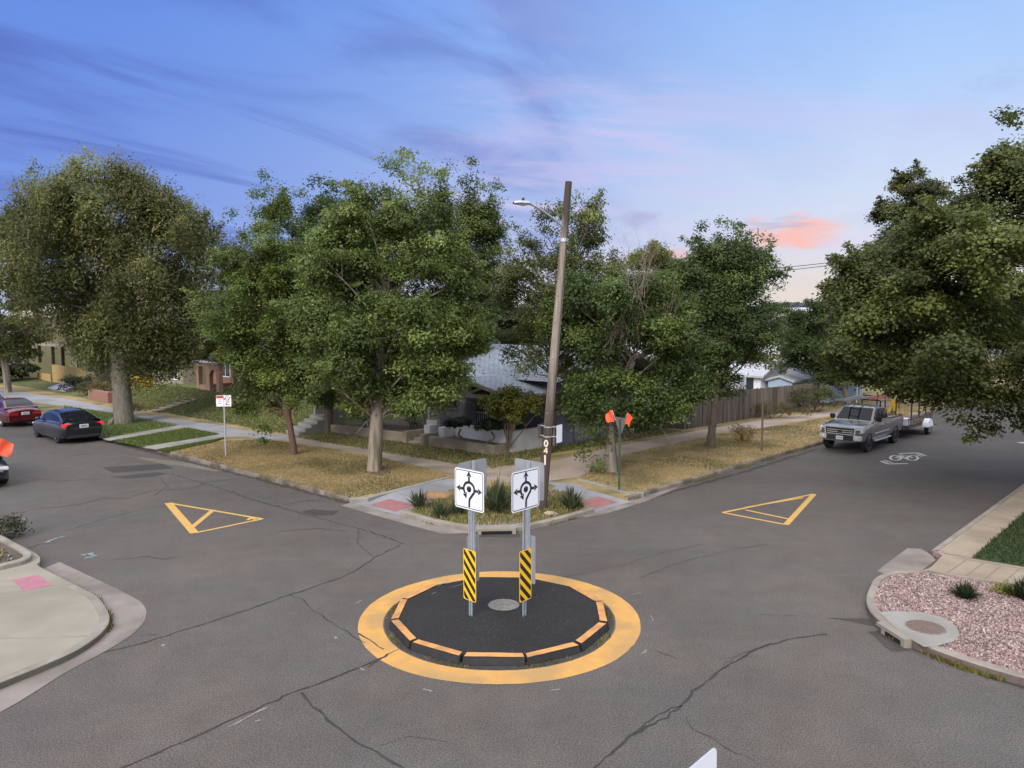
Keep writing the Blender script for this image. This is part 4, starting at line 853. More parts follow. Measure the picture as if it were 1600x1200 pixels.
# ================================================================== TRAFFIC CIRCLE
isl = thing('traffic_island', 'round black mini roundabout island edged with orange topped rubber kerb blocks', 'traffic island', (RC[0], RC[1], 0), R(-92))
mb = MB(); pts = [(1.96 * math.cos(R(15 + 30 * k)), 1.96 * math.sin(R(15 + 30 * k))) for k in range(12)]
rows = []
for r_, z in ((1.0, 0.135), (0.75, 0.150), (0.4, 0.158), (0.0, 0.16)): rows.append([(x * r_, y * r_, z) for x, y in pts + pts[:1]])
mb.grid([[(x, y, -0.02) for x, y in pts + pts[:1]]] + rows); mb.build('asphalt_fill', 'blacktop', isl)
for k in range(-4, 5):
    a0, a1 = R(30 * k - 14.4), R(30 * k + 14.4)
    c = math.cos(R(15)); ro, ri = 2.075 / 1.0, 1.91
    def pt(r, a): return np.array((r * math.cos(a), r * math.sin(a)))
    o0, o1, i0, i1 = pt(ro, a0), pt(ro, a1), pt(ri, a0), pt(ri, a1)
    jz = rng.uniform(-0.006, 0.008); tw = rng.normal(size=2) * 0.006
    mb = MB(); sl_ = 0.02
    bo0, bo1 = o0 * 1.012, o1 * 1.012
    v = [(*bo0, 0), (*bo1, 0), (*i1, 0), (*i0, 0), (*(o0 * 0.993 + tw), 0.142 + jz), (*(o1 * 0.993 + tw), 0.142 + jz), (*(i1 + tw), 0.15 + jz), (*(i0 + tw), 0.15 + jz)]
    mb.add(v, [(3, 2, 1, 0), (4, 5, 6, 7), (0, 1, 5, 4), (1, 2, 6, 5), (2, 3, 7, 6), (3, 0, 4, 7)])
    kbk = mb.build('kerb_block', 'rubber', isl, bevel=0.012)
    mb = MB(); a_ = o0 * 0.992 + tw; b_ = o1 * 0.992 + tw; c_ = i1 * 1.006 + tw; d_ = i0 * 1.006 + tw; z = 0.1535 + jz
    n_ = 8; rows = [[(*(a_ + (b_ - a_) * (0.015 + 0.97 * t) + rng.normal(size=2) * 0.003), z - 0.006), (*(d_ + (c_ - d_) * (0.015 + 0.97 * t) + rng.normal(size=2) * 0.003), z + 0.001)] for t in np.linspace(0, 1, n_)]
    mb.grid(rows); mb.build('painted_top', 'orange_block', kbk)
q = G(787, 946, 0.155)
lid = thing('manhole_cover', 'round worn steel manhole cover set in the black island between the signposts', 'manhole cover', (q[0], q[1], 0.160))
MB().lathe([(0.30, -0.02), (0.30, 0.012), (0.27, 0.014), (0.265, 0.008), (0.0, 0.010)], 32).build('lid', 'lid', lid)
MB().lathe([(0.335, -0.02), (0.335, 0.010), (0.302, 0.011), (0.302, -0.02)], 32).build('frame', 'rubber', lid)
mb = MB()
for p_, q_ in (((-0.2, 0.06), (0.05, -0.03)), ((0.05, -0.03), (0.22, 0.08)), ((-0.05, 0.12), (0.02, -0.02))): strip_mesh(mb, *ribbon([p_, ((p_[0] + q_[0]) / 2, (p_[1] + q_[1]) / 2 + .01), q_], 0.018), 0.0165)
mb.build('paint_mark', 'chalk', lid)
mb = MB(); px_line(mb, [(682, 917), (690, 913), (704, 911)], 0.025, 0.163, 0.01, .15); px_line(mb, [(706, 919), (716, 915), (726, 913)], 0.02, 0.163, 0.008, .15); px_line(mb, [(674, 929), (682, 926)], 0.02, 0.163, 0.008, .15)
struct(mb.build('chalk_mark', 'chalk'))
def rrect(w, h, r, n=5):
    p = []
    for cx, cz, a0 in ((w / 2 - r, h / 2 - r, 0), (-w / 2 + r, h / 2 - r, 90), (-w / 2 + r, -h / 2 + r, 180), (w / 2 - r, -h / 2 + r, 270)):
        for k in range(n + 1): t = R(a0 + 90 * k / n); p.append((cx + r * math.cos(t), cz + r * math.sin(t)))
    return p
def plate_xz(mb, poly, y0, y1, cz=0.0, cx=0.0):
    n = len(poly); mb.add([(cx + x, y0, cz + z) for x, z in poly] + [(cx + x, y1, cz + z) for x, z in poly], [tuple(range(n)), tuple(reversed(range(n, 2 * n)))] + [(i, n + i, n + (i + 1) % n, (i + 1) % n) for i in range(n)]); return mb
def ribbon_xz(mb, pts, w, y, cz=0.0):
    L_, R_ = ribbon(pts, w); mb.grid([[(l[0], y, cz + l[1]), (r[0], y, cz + r[1])] for l, r in zip(L_, R_)]); return mb
def clip(poly, x0, x1, z0, z1):
    for ax, lim, sg in ((0, x0, 1), (0, x1, -1), (1, z0, 1), (1, z1, -1)):
        out = []
        for i in range(len(poly)):
            p, q = poly[i - 1], poly[i]; ip = (p[ax] - lim) * sg >= 0; iq = (q[ax] - lim) * sg >= 0
            if ip != iq: t = (lim - p[ax]) / (q[ax] - p[ax]); out.append((p[0] + t * (q[0] - p[0]), p[1] + t * (q[1] - p[1])))
            if iq: out.append(q)
        poly = out
        if not poly: return []
    return poly
def u_channel(mb, x0, y0, z0, z1, w=0.085):
    h = w / 2
    mb.box(x0 - h * .45, x0 + h * .45, y0, y0 + 0.006, z0, z1)
    mb.box(x0 - h * .55, x0 - h * .45, y0 - 0.03, y0 + 0.006, z0, z1); mb.box(x0 + h * .45, x0 + h * .55, y0 - 0.03, y0 + 0.006, z0, z1)
    mb.box(x0 - h, x0 - h * .55, y0 - 0.03, y0 - 0.024, z0, z1); mb.box(x0 + h * .55, x0 + h, y0 - 0.03, y0 - 0.024, z0, z1); return mb
def roundabout_plate(root, cz, size=0.77, y=-0.045, border=True, hgt=None):
    hgt = hgt or size
    pl_ = plate_xz(MB(), rrect(size, hgt, 0.06), y - 0.004, y, cz).build('sign_plate', 'alu', root)
    plate_xz(MB(), rrect(size - 0.004, hgt - 0.004, 0.058), y - 0.0062, y - 0.0045, cz).build('sign_face', 'sign_white', pl_)
    k = hgt / 0.77; mb = MB(); yy = y - 0.0080
    bo = rrect(size - 0.05, hgt - 0.05, 0.045); bi = rrect(size - 0.078, hgt - 0.078, 0.035)
    if border: mb.grid([[(a[0], yy, cz + a[1]), (b[0], yy, cz + b[1])] for a, b in zip(bo + bo[:1], bi + bi[:1])])
    k *= 1.18; arc = [(0.125 * k * math.cos(R(t)), 0.11 * k * math.sin(R(t)) + 0.01) for t in range(-38, 212, 8)]
    ribbon_xz(mb, arc, 0.044 * k, yy - 0.0003, cz)
    dot = [(0.055 * k * math.cos(R(t)), 0.052 * k * math.sin(R(t)) + 0.01) for t in range(0, 360, 20)]
    mb.add([(x, yy, cz + z) for x, z in dot], [tuple(range(len(dot)))])
    tail = smooth_path([(0.098, -0.052), (0.055, -0.105), (0.018, -0.15), (0.006, -0.20), (0.005, -0.285)], 4)
    ribbon_xz(mb, [(p[0] * k, p[1] * k) for p in tail], 0.044 * k, yy - 0.0006, cz)
    def arrow(p, d, L_, hw, hl, sw=0.044):
        p, d = np.array(p) * k, unit(np.array(d, float)); n_ = np.array([-d[1], d[0]]); e = p + d * L_ * k; b = e - d * hl * k
        ribbon_xz(mb, [tuple(p), tuple(b + d * 0.01)], sw * k, yy - 0.0009, cz)
        nt = b + d * 0.018 * k
        mb.add([(*(e[:1]), yy - 0.0009, cz + e[1]), (b[0] + n_[0] * hw * k, yy - 0.0009, cz + b[1] + n_[1] * hw * k), (nt[0], yy - 0.0009, cz + nt[1]), (b[0] - n_[0] * hw * k, yy - 0.0009, cz + b[1] - n_[1] * hw * k)], [(0, 1, 2), (0, 2, 3)])
    arrow((0, 0.115), (0, 1), 0.19, 0.062, 0.10); arrow((0.115, 0.0), (1, 0), 0.185, 0.058, 0.095); arrow((-0.115, 0.0), (-1, 0), 0.185, 0.058, 0.095); arrow((-0.110, -0.04), (0.42, -1), 0.125, 0.056, 0.10)
    mb.build('sign_symbol', 'sign_black', pl_); return pl_
def roundabout_post(px, py, rz, label, z0=0.155, z1=2.93, marks=False):
    q = G(px, py, z0); root = thing('roundabout_sign', label, 'road sign', (q[0], q[1], z0), rz, 'signposts on the traffic island')
    u_channel(MB(), 0, 0, -0.05, z1 - z0, 0.09).build('post', 'steel', root)
    roundabout_plate(root, z1 - z0 - 0.38, 0.79, hgt=0.75)
    w, h, cz = 0.345, 0.97, 0.785
    om = plate_xz(MB(), rrect(w, h, 0.04), -0.046, -0.042, cz).build('object_marker', 'alu', root)
    plate_xz(MB(), rrect(w - 0.003, h - 0.003, 0.039), -0.0482, -0.0465, cz).build('marker_face', 'sign_yellow', om)
    mb = MB()
    for k in range(-3, 4):
        c = k * 0.2 + 0.02; p = [(-0.3, c + 0.3 * 1.05), (0.3, c - 0.3 * 1.05), (0.3, c - 0.3 * 1.05 + 0.105), (-0.3, c + 0.3 * 1.05 + 0.105)]
        p = clip(p, -w / 2 + 0.018, w / 2 - 0.018, -h / 2 + 0.018, h / 2 - 0.018)
        if len(p) > 2: mb.add([(x, -0.0496, cz + z) for x, z in p], [tuple(range(len(p)))])
    mb.build('marker_stripes', 'sign_black', om)
    for z in (0.3, 0.95, 1.95, 2.45): MB().lathe([(0.0, -0.056), (0.012, -0.054), (0.012, -0.045)], 8, 'y', (0, 0, z)).build('bolt', 'steel', root)
    return root
RZ_ = math.atan2(-DR[0], DR[1]); RZL = math.atan2(-DL[0], DL[1])
f1 = roundabout_post(737, 962, RZ_, 'left of the two front roundabout arrow signs, facing the lower left street'); f1.name = 'roundabout_sign'
roundabout_post(818, 962, RZL, 'right of the two front roundabout arrow signs, facing the lower right street')
roundabout_post(742, 934, RZL + math.pi, 'rear roundabout sign seen from its grey back, behind the left white arrow sign', 0.155, 2.92)
roundabout_post(824, 934, RZ_ + math.pi, 'rear roundabout sign seen from its grey back, behind the right white arrow sign', 0.155, 2.92)
# sign whose corner shows at the bottom edge
p0, p1 = G(1119, 1163, 2.75), G(1074, 1201, 2.75); d = (p1 - p0)[:2]; d /= np.linalg.norm(d); c = p0[:2] + d * 0.378
n_ = np.array([d[1], -d[0]]);  n_ = n_ if np.dot(n_, -c) > 0 else -n_
c = c - n_ * 0.047; root = thing('roundabout_sign', 'close white arrow sign with only its top corner showing at the picture bottom', 'road sign', (c[0], c[1], 0.0), math.atan2(n_[0], -n_[1]))
u_channel(MB(), 0, 0, -0.05, 2.72, 0.09).build('post', 'steel', root); roundabout_plate(root, 2.36, border=False)

# ================================================================== STREET FURNITURE
def yield_sign(loc, rz, label, top, width, flag_only=False):
    root = thing('yield_sign', label, 'road sign', loc, rz)
    MB().box(-0.03, 0.03, 0.0, 0.045, -0.1, top - 0.05).build('post', 'green_post', root)
    w = width / 2; h = width * 0.9; r = 0.05
    tri = [(-w + r, 0), (w - r, 0), (w, -r * 0.6), (w - 0.01, -r * 1.5), (0.04, -h + 0.02), (0, -h), (-0.04, -h + 0.02), (-w + 0.01, -r * 1.5), (-w, -r * 0.6)]
    sp = plate_xz(MB(), tri, -0.012, -0.006, top).build('sign_plate', 'sign_dark', root)
    fc = plate_xz(MB(), [(x * 0.98, z * 0.98 - 0.006) for x, z in tri], -0.0145, -0.0125, top).build('sign_face', 'sign_red', sp)
    for s in (-1, 1):
        mb = MB(); mb.tube([(s * (w - 0.08), 0.02, top - 0.12), (s * (w + 0.06), 0.03, top + 0.2)], 0.008, 6)
        st = mb.build('flag_staff', 'steel', root)
        mb = MB(); rows = []
        L_ = 0.42
        for i in range(9):
            u = i / 8; row = []
            for j in range(9):
                v = j / 8
                x = s * (w + 0.06 - 0.10 * v + u * 0.30); z = top + 0.2 - v * 0.40 - u * 0.12 * (1 - v) + 0.03 * math.sin(u * 5)
                row.append((x, 0.03 + 0.05 * math.sin(u * 6 + v * 3) * u + 0.04 * u, z))
            rows.append(row)
        mb.grid(rows); mb.build('flag', 'flag', root, smooth=True, sharp=180)
    return root
q = G(968, 767, .13)
yield_sign((q[0], q[1], .13), RZ_ + math.pi + R(-14), 'weathered yield sign back with two orange flags on a green post by the leaning trunk', 2.42, 0.62)
q = W(6.37, -9.70, 0.17)
yield_sign(q, RZL + math.pi, 'yield sign at the picture edge above the near corner bed, orange flag showing', 2.62, 0.95)
# parking sign pair
q = G(352.5, 713, .13); root = thing('parking_sign', 'two small red and white parking signs on a thin grey post in dry turf', 'road sign', (q[0], q[1], .13), R(8))
MB().tube([(0, 0.03, -0.1), (0, 0.03, 2.55)], 0.032, 8).build('post', 'steel', root)
for cx, hd in ((-0.155, True), (0.15, False)):
    sp = plate_xz(MB(), rrect(0.29, 0.46, 0.02), -0.012, -0.008, 2.30, cx).build('sign_plate', 'alu', root)
    plate_xz(MB(), rrect(0.288, 0.458, 0.02), -0.0145, -0.0125, 2.30, cx).build('sign_face', 'sign_white', sp)
    mb = MB()
    if hd:
        mb.add([(cx + x, -0.016, 2.30 + z) for x, z in ((-0.135, 0.10), (0.135, 0.10), (0.135, 0.215), (-0.135, 0.215))], [(0, 1, 2, 3)])
        for z in (0.03, -0.04, -0.11): mb.add([(cx + x, -0.016, 2.30 + z + y) for x, y in ((-0.07, 0), (0.06, 0), (0.06, 0.022), (-0.07, 0.022))], [(0, 1, 2, 3)])
    else:
        t = [(0.085 * math.cos(a), 0.085 * math.sin(a) + 0.12) for a in np.linspace(0, 2 * math.pi, 20)]; ribbon_xz(mb, t, 0.022, -0.016, 2.30); 
        mb.grid([[(l[0] + 0, -0.0162, 2.30 + l[1]), (r[0], -0.0162, 2.30 + r[1])] for l, r in zip(*ribbon([(-0.06, 0.18), (0.06, 0.06)], 0.02))])
        mb.v = [(x + cx, y, z) for x, y, z in mb.v]
        for z, w in ((-0.02, 0.18), (-0.07, 0.14), (-0.17, 0.19)): mb.add([(cx + x, -0.016, 2.30 + z + y) for x, y in ((-w / 2, 0), (w / 2, 0), (w / 2, 0.025), (-w / 2, 0.025))], [(0, 1, 2, 3)])
    mb.build('sign_print', 'sign_red', sp)
# slim post on the right verge
q = G(1190, 705, .13); root = thing('steel_post', 'slim rusty square steel post standing bare in the dry verge', 'post', (q[0], q[1], .13), ROT)
MB().box(-0.035, 0.035, -0.03, 0.03, -0.1, 2.62).build('post_shaft', 'iron', root); plate_xz(MB(), rrect(0.30, 0.44, 0.02), -0.036, -0.031, 2.38).build('sign_plate', 'sign_dark', root).rotation_euler = (0, 0, R(78))
# utility pole with street lamp
base = G(846, 796, .13); tp = AT(888.5, 284, base[1] + 0.25) - base
root = thing('utility_pole', 'tall leaning timber utility pole with a street lamp arm and number plates', 'utility pole', tuple(base), 0)
def on_pole(f): return tuple(tp * f)
def zfrac(row): return (AT(860, row, base[1])[2] - base[2]) / tp[2]
mb = MB(); fs = np.linspace(-0.02, 1.0, 30); mb.tube([on_pole(f) for f in fs], list(np.interp(fs, [0, 1], [0.152, 0.098])), 14); mb.build('shaft', 'pole', root, smooth=True, sharp=60)
mb = MB(); f = zfrac(374); c = np.array(on_pole(f)); mb.lathe([(0.125, -0.05), (0.125, 0.05)], 16, 'z', tuple(c)); mb.build('steel_band', 'steel', root)
mb = MB(); fs = np.linspace(0.0, 0.86, 16); mb.tube([tuple(np.array(on_pole(f)) + np.array([0.10, -0.125, 0]) * (1 - 0.32 * f)) for f in fs], 0.012, 6); mb.build('ground_wire', 'trailer_brown', root)
for f in (0.30, 0.47, 0.58, 0.66): c = np.array(on_pole(f)); MB().bar(c + np.array([-.06, -.10, 0]), c + np.array([-.06, -.155, 0]), .022).build('pole_bolt', 'steel', root)
h0 = AT(881, 356, base[1] + 0.2) - base; h1 = AT(829, 319, base[1] - 0.7) - base
mb = MB(); path = curve3(h0, h1, (-0.1, -0.1, 0.16), 9); mb.tube(path, 0.032, 8); mb.build('lamp_arm', 'steel', root, smooth=True, sharp=60)
h2 = AT(806, 317, base[1] - 1.0) - base; mid = (h1 + h2) / 2
hd = sub('lamp_head', root)
mb = MB(); d = (h2 - h1) / np.linalg.norm(h2 - h1); s_ = np.cross(d, [0, 0, 1]); s_ /= np.linalg.norm(s_)
rows = []
for t, w, th in ((0, 0.05, 0.05), (0.12, 0.10, 0.075), (0.35, 0.15, 0.085), (0.7, 0.155, 0.075), (0.92, 0.11, 0.055), (1.0, 0.03, 0.03)):
    c = h1 + (h2 - h1) * t * 1.15; rows.append([tuple(c + s_ * w * math.cos(a) + np.array([0, 0, 1]) * th * max(math.sin(a), -0.35)) for a in np.linspace(0, 2 * math.pi, 13)])
mb.grid(rows); mb.build('housing', 'steel', hd, smooth=True, sharp=50)
mb = MB(); mb.lathe([(0.035, 0), (0.035, 0.07), (0.02, 0.085), (0, 0.085)], 10, 'z', tuple(mid + np.array([0, 0, 0.075]))); mb.build('photocell', 'plastic', hd)
mb = MB(); c = mid - np.array([0, 0, 0.02]); mb.blob(tuple(c), (0.13, 0.10, 0.045), 12, 6); mb.build('lens', 'lamp_clear', hd, smooth=True)
for row, nm_ in ((667, 0), (682, 1)):
    f = zfrac(row); c = np.array(on_pole(f)); mb = MB(); mb.lathe([(0.156, -0.02), (0.156, 0.02)], 16, 'z', tuple(c)); mb.bar(c + np.array([-0.30, -0.05, 0.05]), c + np.array([0.26, -0.12, 0.0]), 0.025, 0.025); mb.build('sign_band', 'alu', root)
f = (zfrac(667) + zfrac(682)) / 2; c = np.array(on_pole(f))
pl1 = plate_xz(MB(), rrect(0.46, 0.42, 0.02), -0.004, 0.0).build('sign_plate', 'sign_dark', root); pl1.location = tuple(c + np.array([-0.20, -0.02, 0.02])); pl1.rotation_euler = (0, 0, R(62))
pl2 = plate_xz(MB(), rrect(0.34, 0.52, 0.02), -0.004, 0.0).build('sign_plate', 'house_white', root); pl2.location = tuple(c + np.array([0.33, -0.05, -0.06])); pl2.rotation_euler = (0, 0, R(58))
mb = MB(); f = zfrac(692); c = np.array(on_pole(f)) + np.array([-0.035, -0.153, 0]); rr_ = [(0.045 * math.cos(a), 0.085 * math.sin(a)) for a in np.linspace(0, 2 * math.pi, 20)]; ribbon_xz(mb, rr_, 0.045, 0, 0); mb.v = [(x + c[0], y + c[1], z + c[2]) for x, y, z in mb.v]; mb.build('number_plate', 'tag', root)
mb = MB(); c = np.array(on_pole(zfrac(703))) + np.array([-0.03, -0.155, 0])
for p_ in ([(0.025, -0.085), (0.025, 0.085), (-0.045, -0.02), (0.055, -0.02)],): ribbon_xz(mb, [(0.03, -0.085), (0.03, 0.085)], 0.035, 0); ribbon_xz(mb, [(0.03, 0.08), (-0.05, -0.03)], 0.032, -0.0005); ribbon_xz(mb, [(-0.06, -0.03), (0.06, -0.03)], 0.032, -0.001)
mb.v = [(x + c[0], y + c[1], z + c[2]) for x, y, z in mb.v]; mb.build('number_plate', 'tag', root)
mb = MB(); c = np.array(on_pole(zfrac(717.5))) + np.array([-0.025, -0.156, 0]); ribbon_xz(mb, [(0, -0.145), (0, 0.145)], 0.05, 0); mb.v = [(x + c[0], y + c[1], z + c[2]) for x, y, z in mb.v]; mb.build('number_plate', 'tag', root)
# storm drains
q = G(776, 813, .13); root = thing('manhole_cover', 'rusty round lid behind the far kerb drain under the spiky plant', 'manhole cover', (q[0], q[1], .136))
MB().lathe([(0.31, -0.02), (0.31, 0.012), (0.28, 0.014), (0.0, 0.012)], 28).build('lid', 'iron', root); MB().lathe([(0.335, -0.02), (0.335, 0.008), (0.312, 0.009), (0.312, -0.02)], 28).build('frame', 'lid', root)
mb = MB(); mb.sheet(gp([(735, 818), (745, 806), (800, 805), (822, 818), (800, 823.5), (750, 823.5)], .13), 0.142); struct(mb.build('inlet_pad', 'concrete'))
q = G(1446, 982, .13); root = thing('manhole_cover', 'rusty round lid in the pale concrete pad beside pink gravel', 'manhole cover', (q[0], q[1], .155))
MB().lathe([(0.305, -0.02), (0.305, 0.010), (0.275, 0.012), (0.0, 0.010)], 32).build('lid', 'iron', root); MB().lathe([(0.33, -0.02), (0.33, 0.007), (0.307, 0.008), (0.307, -0.02)], 32).build('frame', 'lid', root)
def drain(name, label, pa, pb, ref):
    p, q = np.array(G(*pa)[:2]), np.array(G(*pb)[:2]); d = (q - p); L_ = np.linalg.norm(d); d /= L_; n_ = np.array([d[1], -d[0]])
    if np.dot(n_, -p) < 0: n_ = -n_
    c = (p + q) / 2; root = thing(name, label, 'storm drain', (c[0], c[1], 0.0), math.atan2(d[1], d[0]))
    s = 1 if np.dot(np.array([-d[1], d[0]]), n_) > 0 else -1
    mb = MB(); y0, y1 = sorted((s * 0.046, -s * 0.05)); mb.box(-L_ / 2, L_ / 2, y0, y1, 0.008, 0.095); mb.build('opening', 'hole', root)
    mb = MB(); y0, y1 = sorted((s * 0.052, -s * 0.10)); mb.box(-L_ / 2 - 0.25, L_ / 2 + 0.10, y0, y1, 0.096, 0.157); mb.build('lintel', 'kerb', root)
    for sx in (-1, 1):
        mb = MB(); mb.box(min(sx * (L_ / 2), sx * (L_ / 2 + 0.10)), max(sx * (L_ / 2), sx * (L_ / 2 + 0.10)), y0, y1, 0.0, 0.0955); mb.build('jamb', 'kerb', root)
    mb = MB(); rows = [[(x, s * 0.03, 0.006), (x, s * (0.30 + 0.05 * math.sin(x * 5)), 0.006)] for x in np.linspace(-L_ / 2 - 0.2, L_ / 2 + 0.2, 8)]; mb.grid(rows); mb.build('silt', 'stain', root)
    return root
drain('storm_drain', 'dark kerb drain mouth at the far corner nose behind the signposts', (752, 835), (800, 834), None)
drain('storm_drain', 'broken dark kerb drain mouth beside the pink gravel bed', (1386, 993), (1411, 1009), None)
# power cables
for y0, y1, lb in ((417, 401, 'upper of two thin overhead cables in the pink sky'), (423, 404, 'lower of two thin overhead cables in the pink sky')):
    p, q = AT(1130, y0 + 7, 66), AT(1420, y1 - 9, 60); mb = MB(); mb.tube(curve3(p, q, (0, 0, -0.5), 14), 0.028, 5); tag(mb.build('power_cable', 'plastic'), lb, 'cable', 'overhead cables')

# ================================================================== VEHICLES
def arch_cut(o, wheels, r, W_):
    bm = bmesh.new()
    for (x, z) in wheels:
        bmesh.ops.create_cone(bm, cap_ends=True, segments=28, radius1=r, radius2=r, depth=W_ * 3, matrix=Matrix.Translation((x, 0, z)) @ Matrix.Rotation(R(90), 4, 'X'))
    # two short cylinders per axle, cut out of each flank
    bm.free(); bm = bmesh.new()
    for (x, z) in wheels:
        for s in (-1, 1):
            bmesh.ops.create_cone(bm, cap_ends=True, segments=28, radius1=r, radius2=r, depth=0.7, matrix=Matrix.Translation((x, s * (W_ / 2 + 0.08), z)) @ Matrix.Rotation(R(90), 4, 'X'))
    me = bpy.data.meshes.new('cut'); bm.to_mesh(me); bm.free(); c = bpy.data.objects.new('cut', me); COL.objects.link(c)
    md = o.modifiers.new('b', 'BOOLEAN'); md.operation = 'DIFFERENCE'; md.object = c; md.solver = 'EXACT'
    dg = bpy.context.evaluated_depsgraph_get(); dg.update(); nm_ = bpy.data.meshes.new_from_object(o.evaluated_get(dg)); o.modifiers.clear(); old = o.data; o.data = nm_; bpy.data.objects.remove(c)
    nm_.polygons.foreach_set('use_smooth', [True] * len(nm_.polygons)); nm_.set_sharp_from_angle(angle=R(38))
def wheel(parent, x, y, r, w, rim_m, spokes=7):
    s = 1 if y > 0 else -1
    wh = sub('wheel', parent, (x, y, r))
    MB().lathe([(r * 0.62, -w / 2 * .9), (r * 0.92, -w / 2), (r, -w / 2 * .7), (r, w / 2 * .7), (r * 0.92, w / 2), (r * 0.62, w / 2 * .9)], 28, 'y').build('tyre', 'tyre', wh, smooth=True, sharp=35)
    mb = MB(); mb.lathe([(r * 0.64, s * w * .44), (r * 0.60, s * w * .36), (r * 0.57, s * w * .2), (r * 0.2, s * w * .16), (0, s * w * .16)], 28, 'y')
    for k in range(spokes):
        a = 2 * math.pi * k / spokes; mb.bar((r * 0.08 * math.cos(a), s * w * .36, r * 0.08 * math.sin(a)), (r * 0.6 * math.cos(a), s * w * .38, r * 0.6 * math.sin(a)), r * 0.13, 0.02, up=(0, 1, 0))
    mb.lathe([(0.09 * r / .33, s * w * .38), (0.07 * r / .33, s * w * .42), (0, s * w * .42)], 12, 'y'); mb.build('rim', rim_m, wh)
def sm(x, xs, ys):                         # smooth interpolation through stations
    xs = np.array(xs, float); ys = np.array(ys, float); i = np.clip(np.searchsorted(xs, x) - 1, 0, len(xs) - 2); t = np.clip((x - xs[i]) / (xs[i + 1] - xs[i]), 0, 1)
    m0 = (ys[np.minimum(i + 1, len(xs) - 1)] - ys[np.maximum(i - 1, 0)]) / (xs[np.minimum(i + 1, len(xs) - 1)] - xs[np.maximum(i - 1, 0)]); j = i + 1
    m1 = (ys[np.minimum(j + 1, len(xs) - 1)] - ys[np.maximum(j - 1, 0)]) / (xs[np.minimum(j + 1, len(xs) - 1)] - xs[np.maximum(j - 1, 0)]); h = xs[i + 1] - xs[i]
    return (2 * t**3 - 3 * t**2 + 1) * ys[i] + (t**3 - 2 * t**2 + t) * h * m0 + (-2 * t**3 + 3 * t**2) * ys[j] + (t**3 - t**2) * h * m1
def car(name, label, cat, a, b, heading, S, m, group=None, lit=False, rim='rim'):
    q = W(a, b, 0); root = thing(name, label, cat, q, heading, group); L2 = S['L'] / 2; Wd = S['W']
    xs = np.linspace(-L2, L2, 44)
    zb = sm(xs, *S['zb']); zs = sm(xs, *S['zs']); zd = sm(xs, *S['zd']); w = sm(xs, *S['w']) * Wd / 2
    mb = MB(); rows = []
    for x, b_, s_, d_, w_ in zip(xs, zb, zs, zd, w):
        half = [(0, b_), (.72 * w_, b_), (.93 * w_, b_ + .03), (.985 * w_, b_ + .16), (w_, (b_ + s_) / 2 + .03), (.99 * w_, s_ - .09), (.955 * w_, s_ - .02), (.87 * w_, s_ + (d_ - s_) * .45), (.5 * w_, d_ - .008), (0, d_)]
        row = [(x, y, z) for y, z in half] + [(x, -y, z) for y, z in reversed(half[1:-1])]; rows.append(row + row[:1])
    mb.grid(rows); n_ = len(rows[0]); mb.add([rows[0][i] for i in range(n_ - 1)], [tuple(range(n_ - 1))]); mb.add([rows[-1][i] for i in range(n_ - 1)], [tuple(range(n_ - 1))])
    body = mb.build('body', m, root, smooth=True, sharp=38)
    r = S['r']; arch_cut(body, [(S['xf'], r), (S['xr'], r)], r * 1.13, Wd)
    # greenhouse
    gx0, gx1 = S['roof'][0][0], S['roof'][0][-1]; gx = np.linspace(gx0, gx1, 40)
    belt = lambda x: sm(np.atleast_1d(x), *S['belt']); top = lambda x: np.interp(x, S['roof'][0], S['roof'][1]) if S.get('hard') else sm(np.atleast_1d(x), *S['roof'])
    zr = max(S['roof'][1]); wb = lambda x: sm(np.atleast_1d(x), *S['w']) * Wd / 2 * 0.93
    def wt(x): return wb(x) * (1 - (1 - S['tumble']) * np.clip((top(x) - belt(x)) / (zr - belt(x)), 0, 1))
    rows = []
    for x in gx:
        B_, T_ = float(belt(x)[0] if hasattr(belt(x), '__len__') else belt(x)), float(np.atleast_1d(top(x))[0]); T_ = max(T_, B_ + 0.004); a_, c_ = float(wb(x)[0]), float(np.atleast_1d(wt(x))[0])
        e = min(0.05, (T_ - B_) * .3)
        half = [(a_, B_ - 0.05), (a_ * .995, B_), (c_ + (a_ - c_) * .12, T_ - e), (c_ * .93, T_ - e * .25), (c_ * .5, T_ + .012), (0, T_ + .016)]
        rows.append([(x, y, z) for y, z in half] + [(x, -y, z) for y, z in reversed(half[:-1])])
    gh = MB().grid(rows).build('roof', m, root, smooth=True, sharp=60)
    def side(x, h, s, off=0.008):
        B_, T_ = float(np.atleast_1d(belt(x))[0]), float(np.atleast_1d(top(x))[0]); a_, c_ = float(wb(x)[0]), float(np.atleast_1d(wt(x))[0]); e = min(0.05, (T_ - B_) * .3)
        z = B_ + (T_ - e - B_) * h; y = a_ * .995 + (c_ + (a_ - c_) * .12 - a_ * .995) * h
        return (x, s * (y + off), z)
    for s in (-1, 1):
        for x0, x1 in S['side_win']:
            mb = MB(); mb.grid([[side(x, 0.10, s), side(x, 0.45, s), side(x, 0.86, s)] for x in np.linspace(x0, x1, 14)]); mb.build('side_window', 'glass', root, smooth=True)
    for nm_, x0, x1 in (('windscreen', *S['wind']), ('rear_window', *S['rear'])):
        mb = MB(); rows = []
        for x in np.linspace(x0, x1, 10):
            T_ = float(np.atleast_1d(top(x))[0]); c_ = float(np.atleast_1d(wt(x))[0]) * .86
            rows.append([(x, y * c_, T_ + 0.02 - 0.014 * abs(y) ** 2) for y in (-1, -.6, -.2, .2, .6, 1)])
        MB().grid(rows).build(nm_, 'glass', root, smooth=True)
    tw = S.get('tw', 0.215)
    for x in (S['xf'], S['xr']):
        for s in (-1, 1): wheel(root, x, s * (Wd / 2 - tw / 2 - 0.015), r, tw, rim)
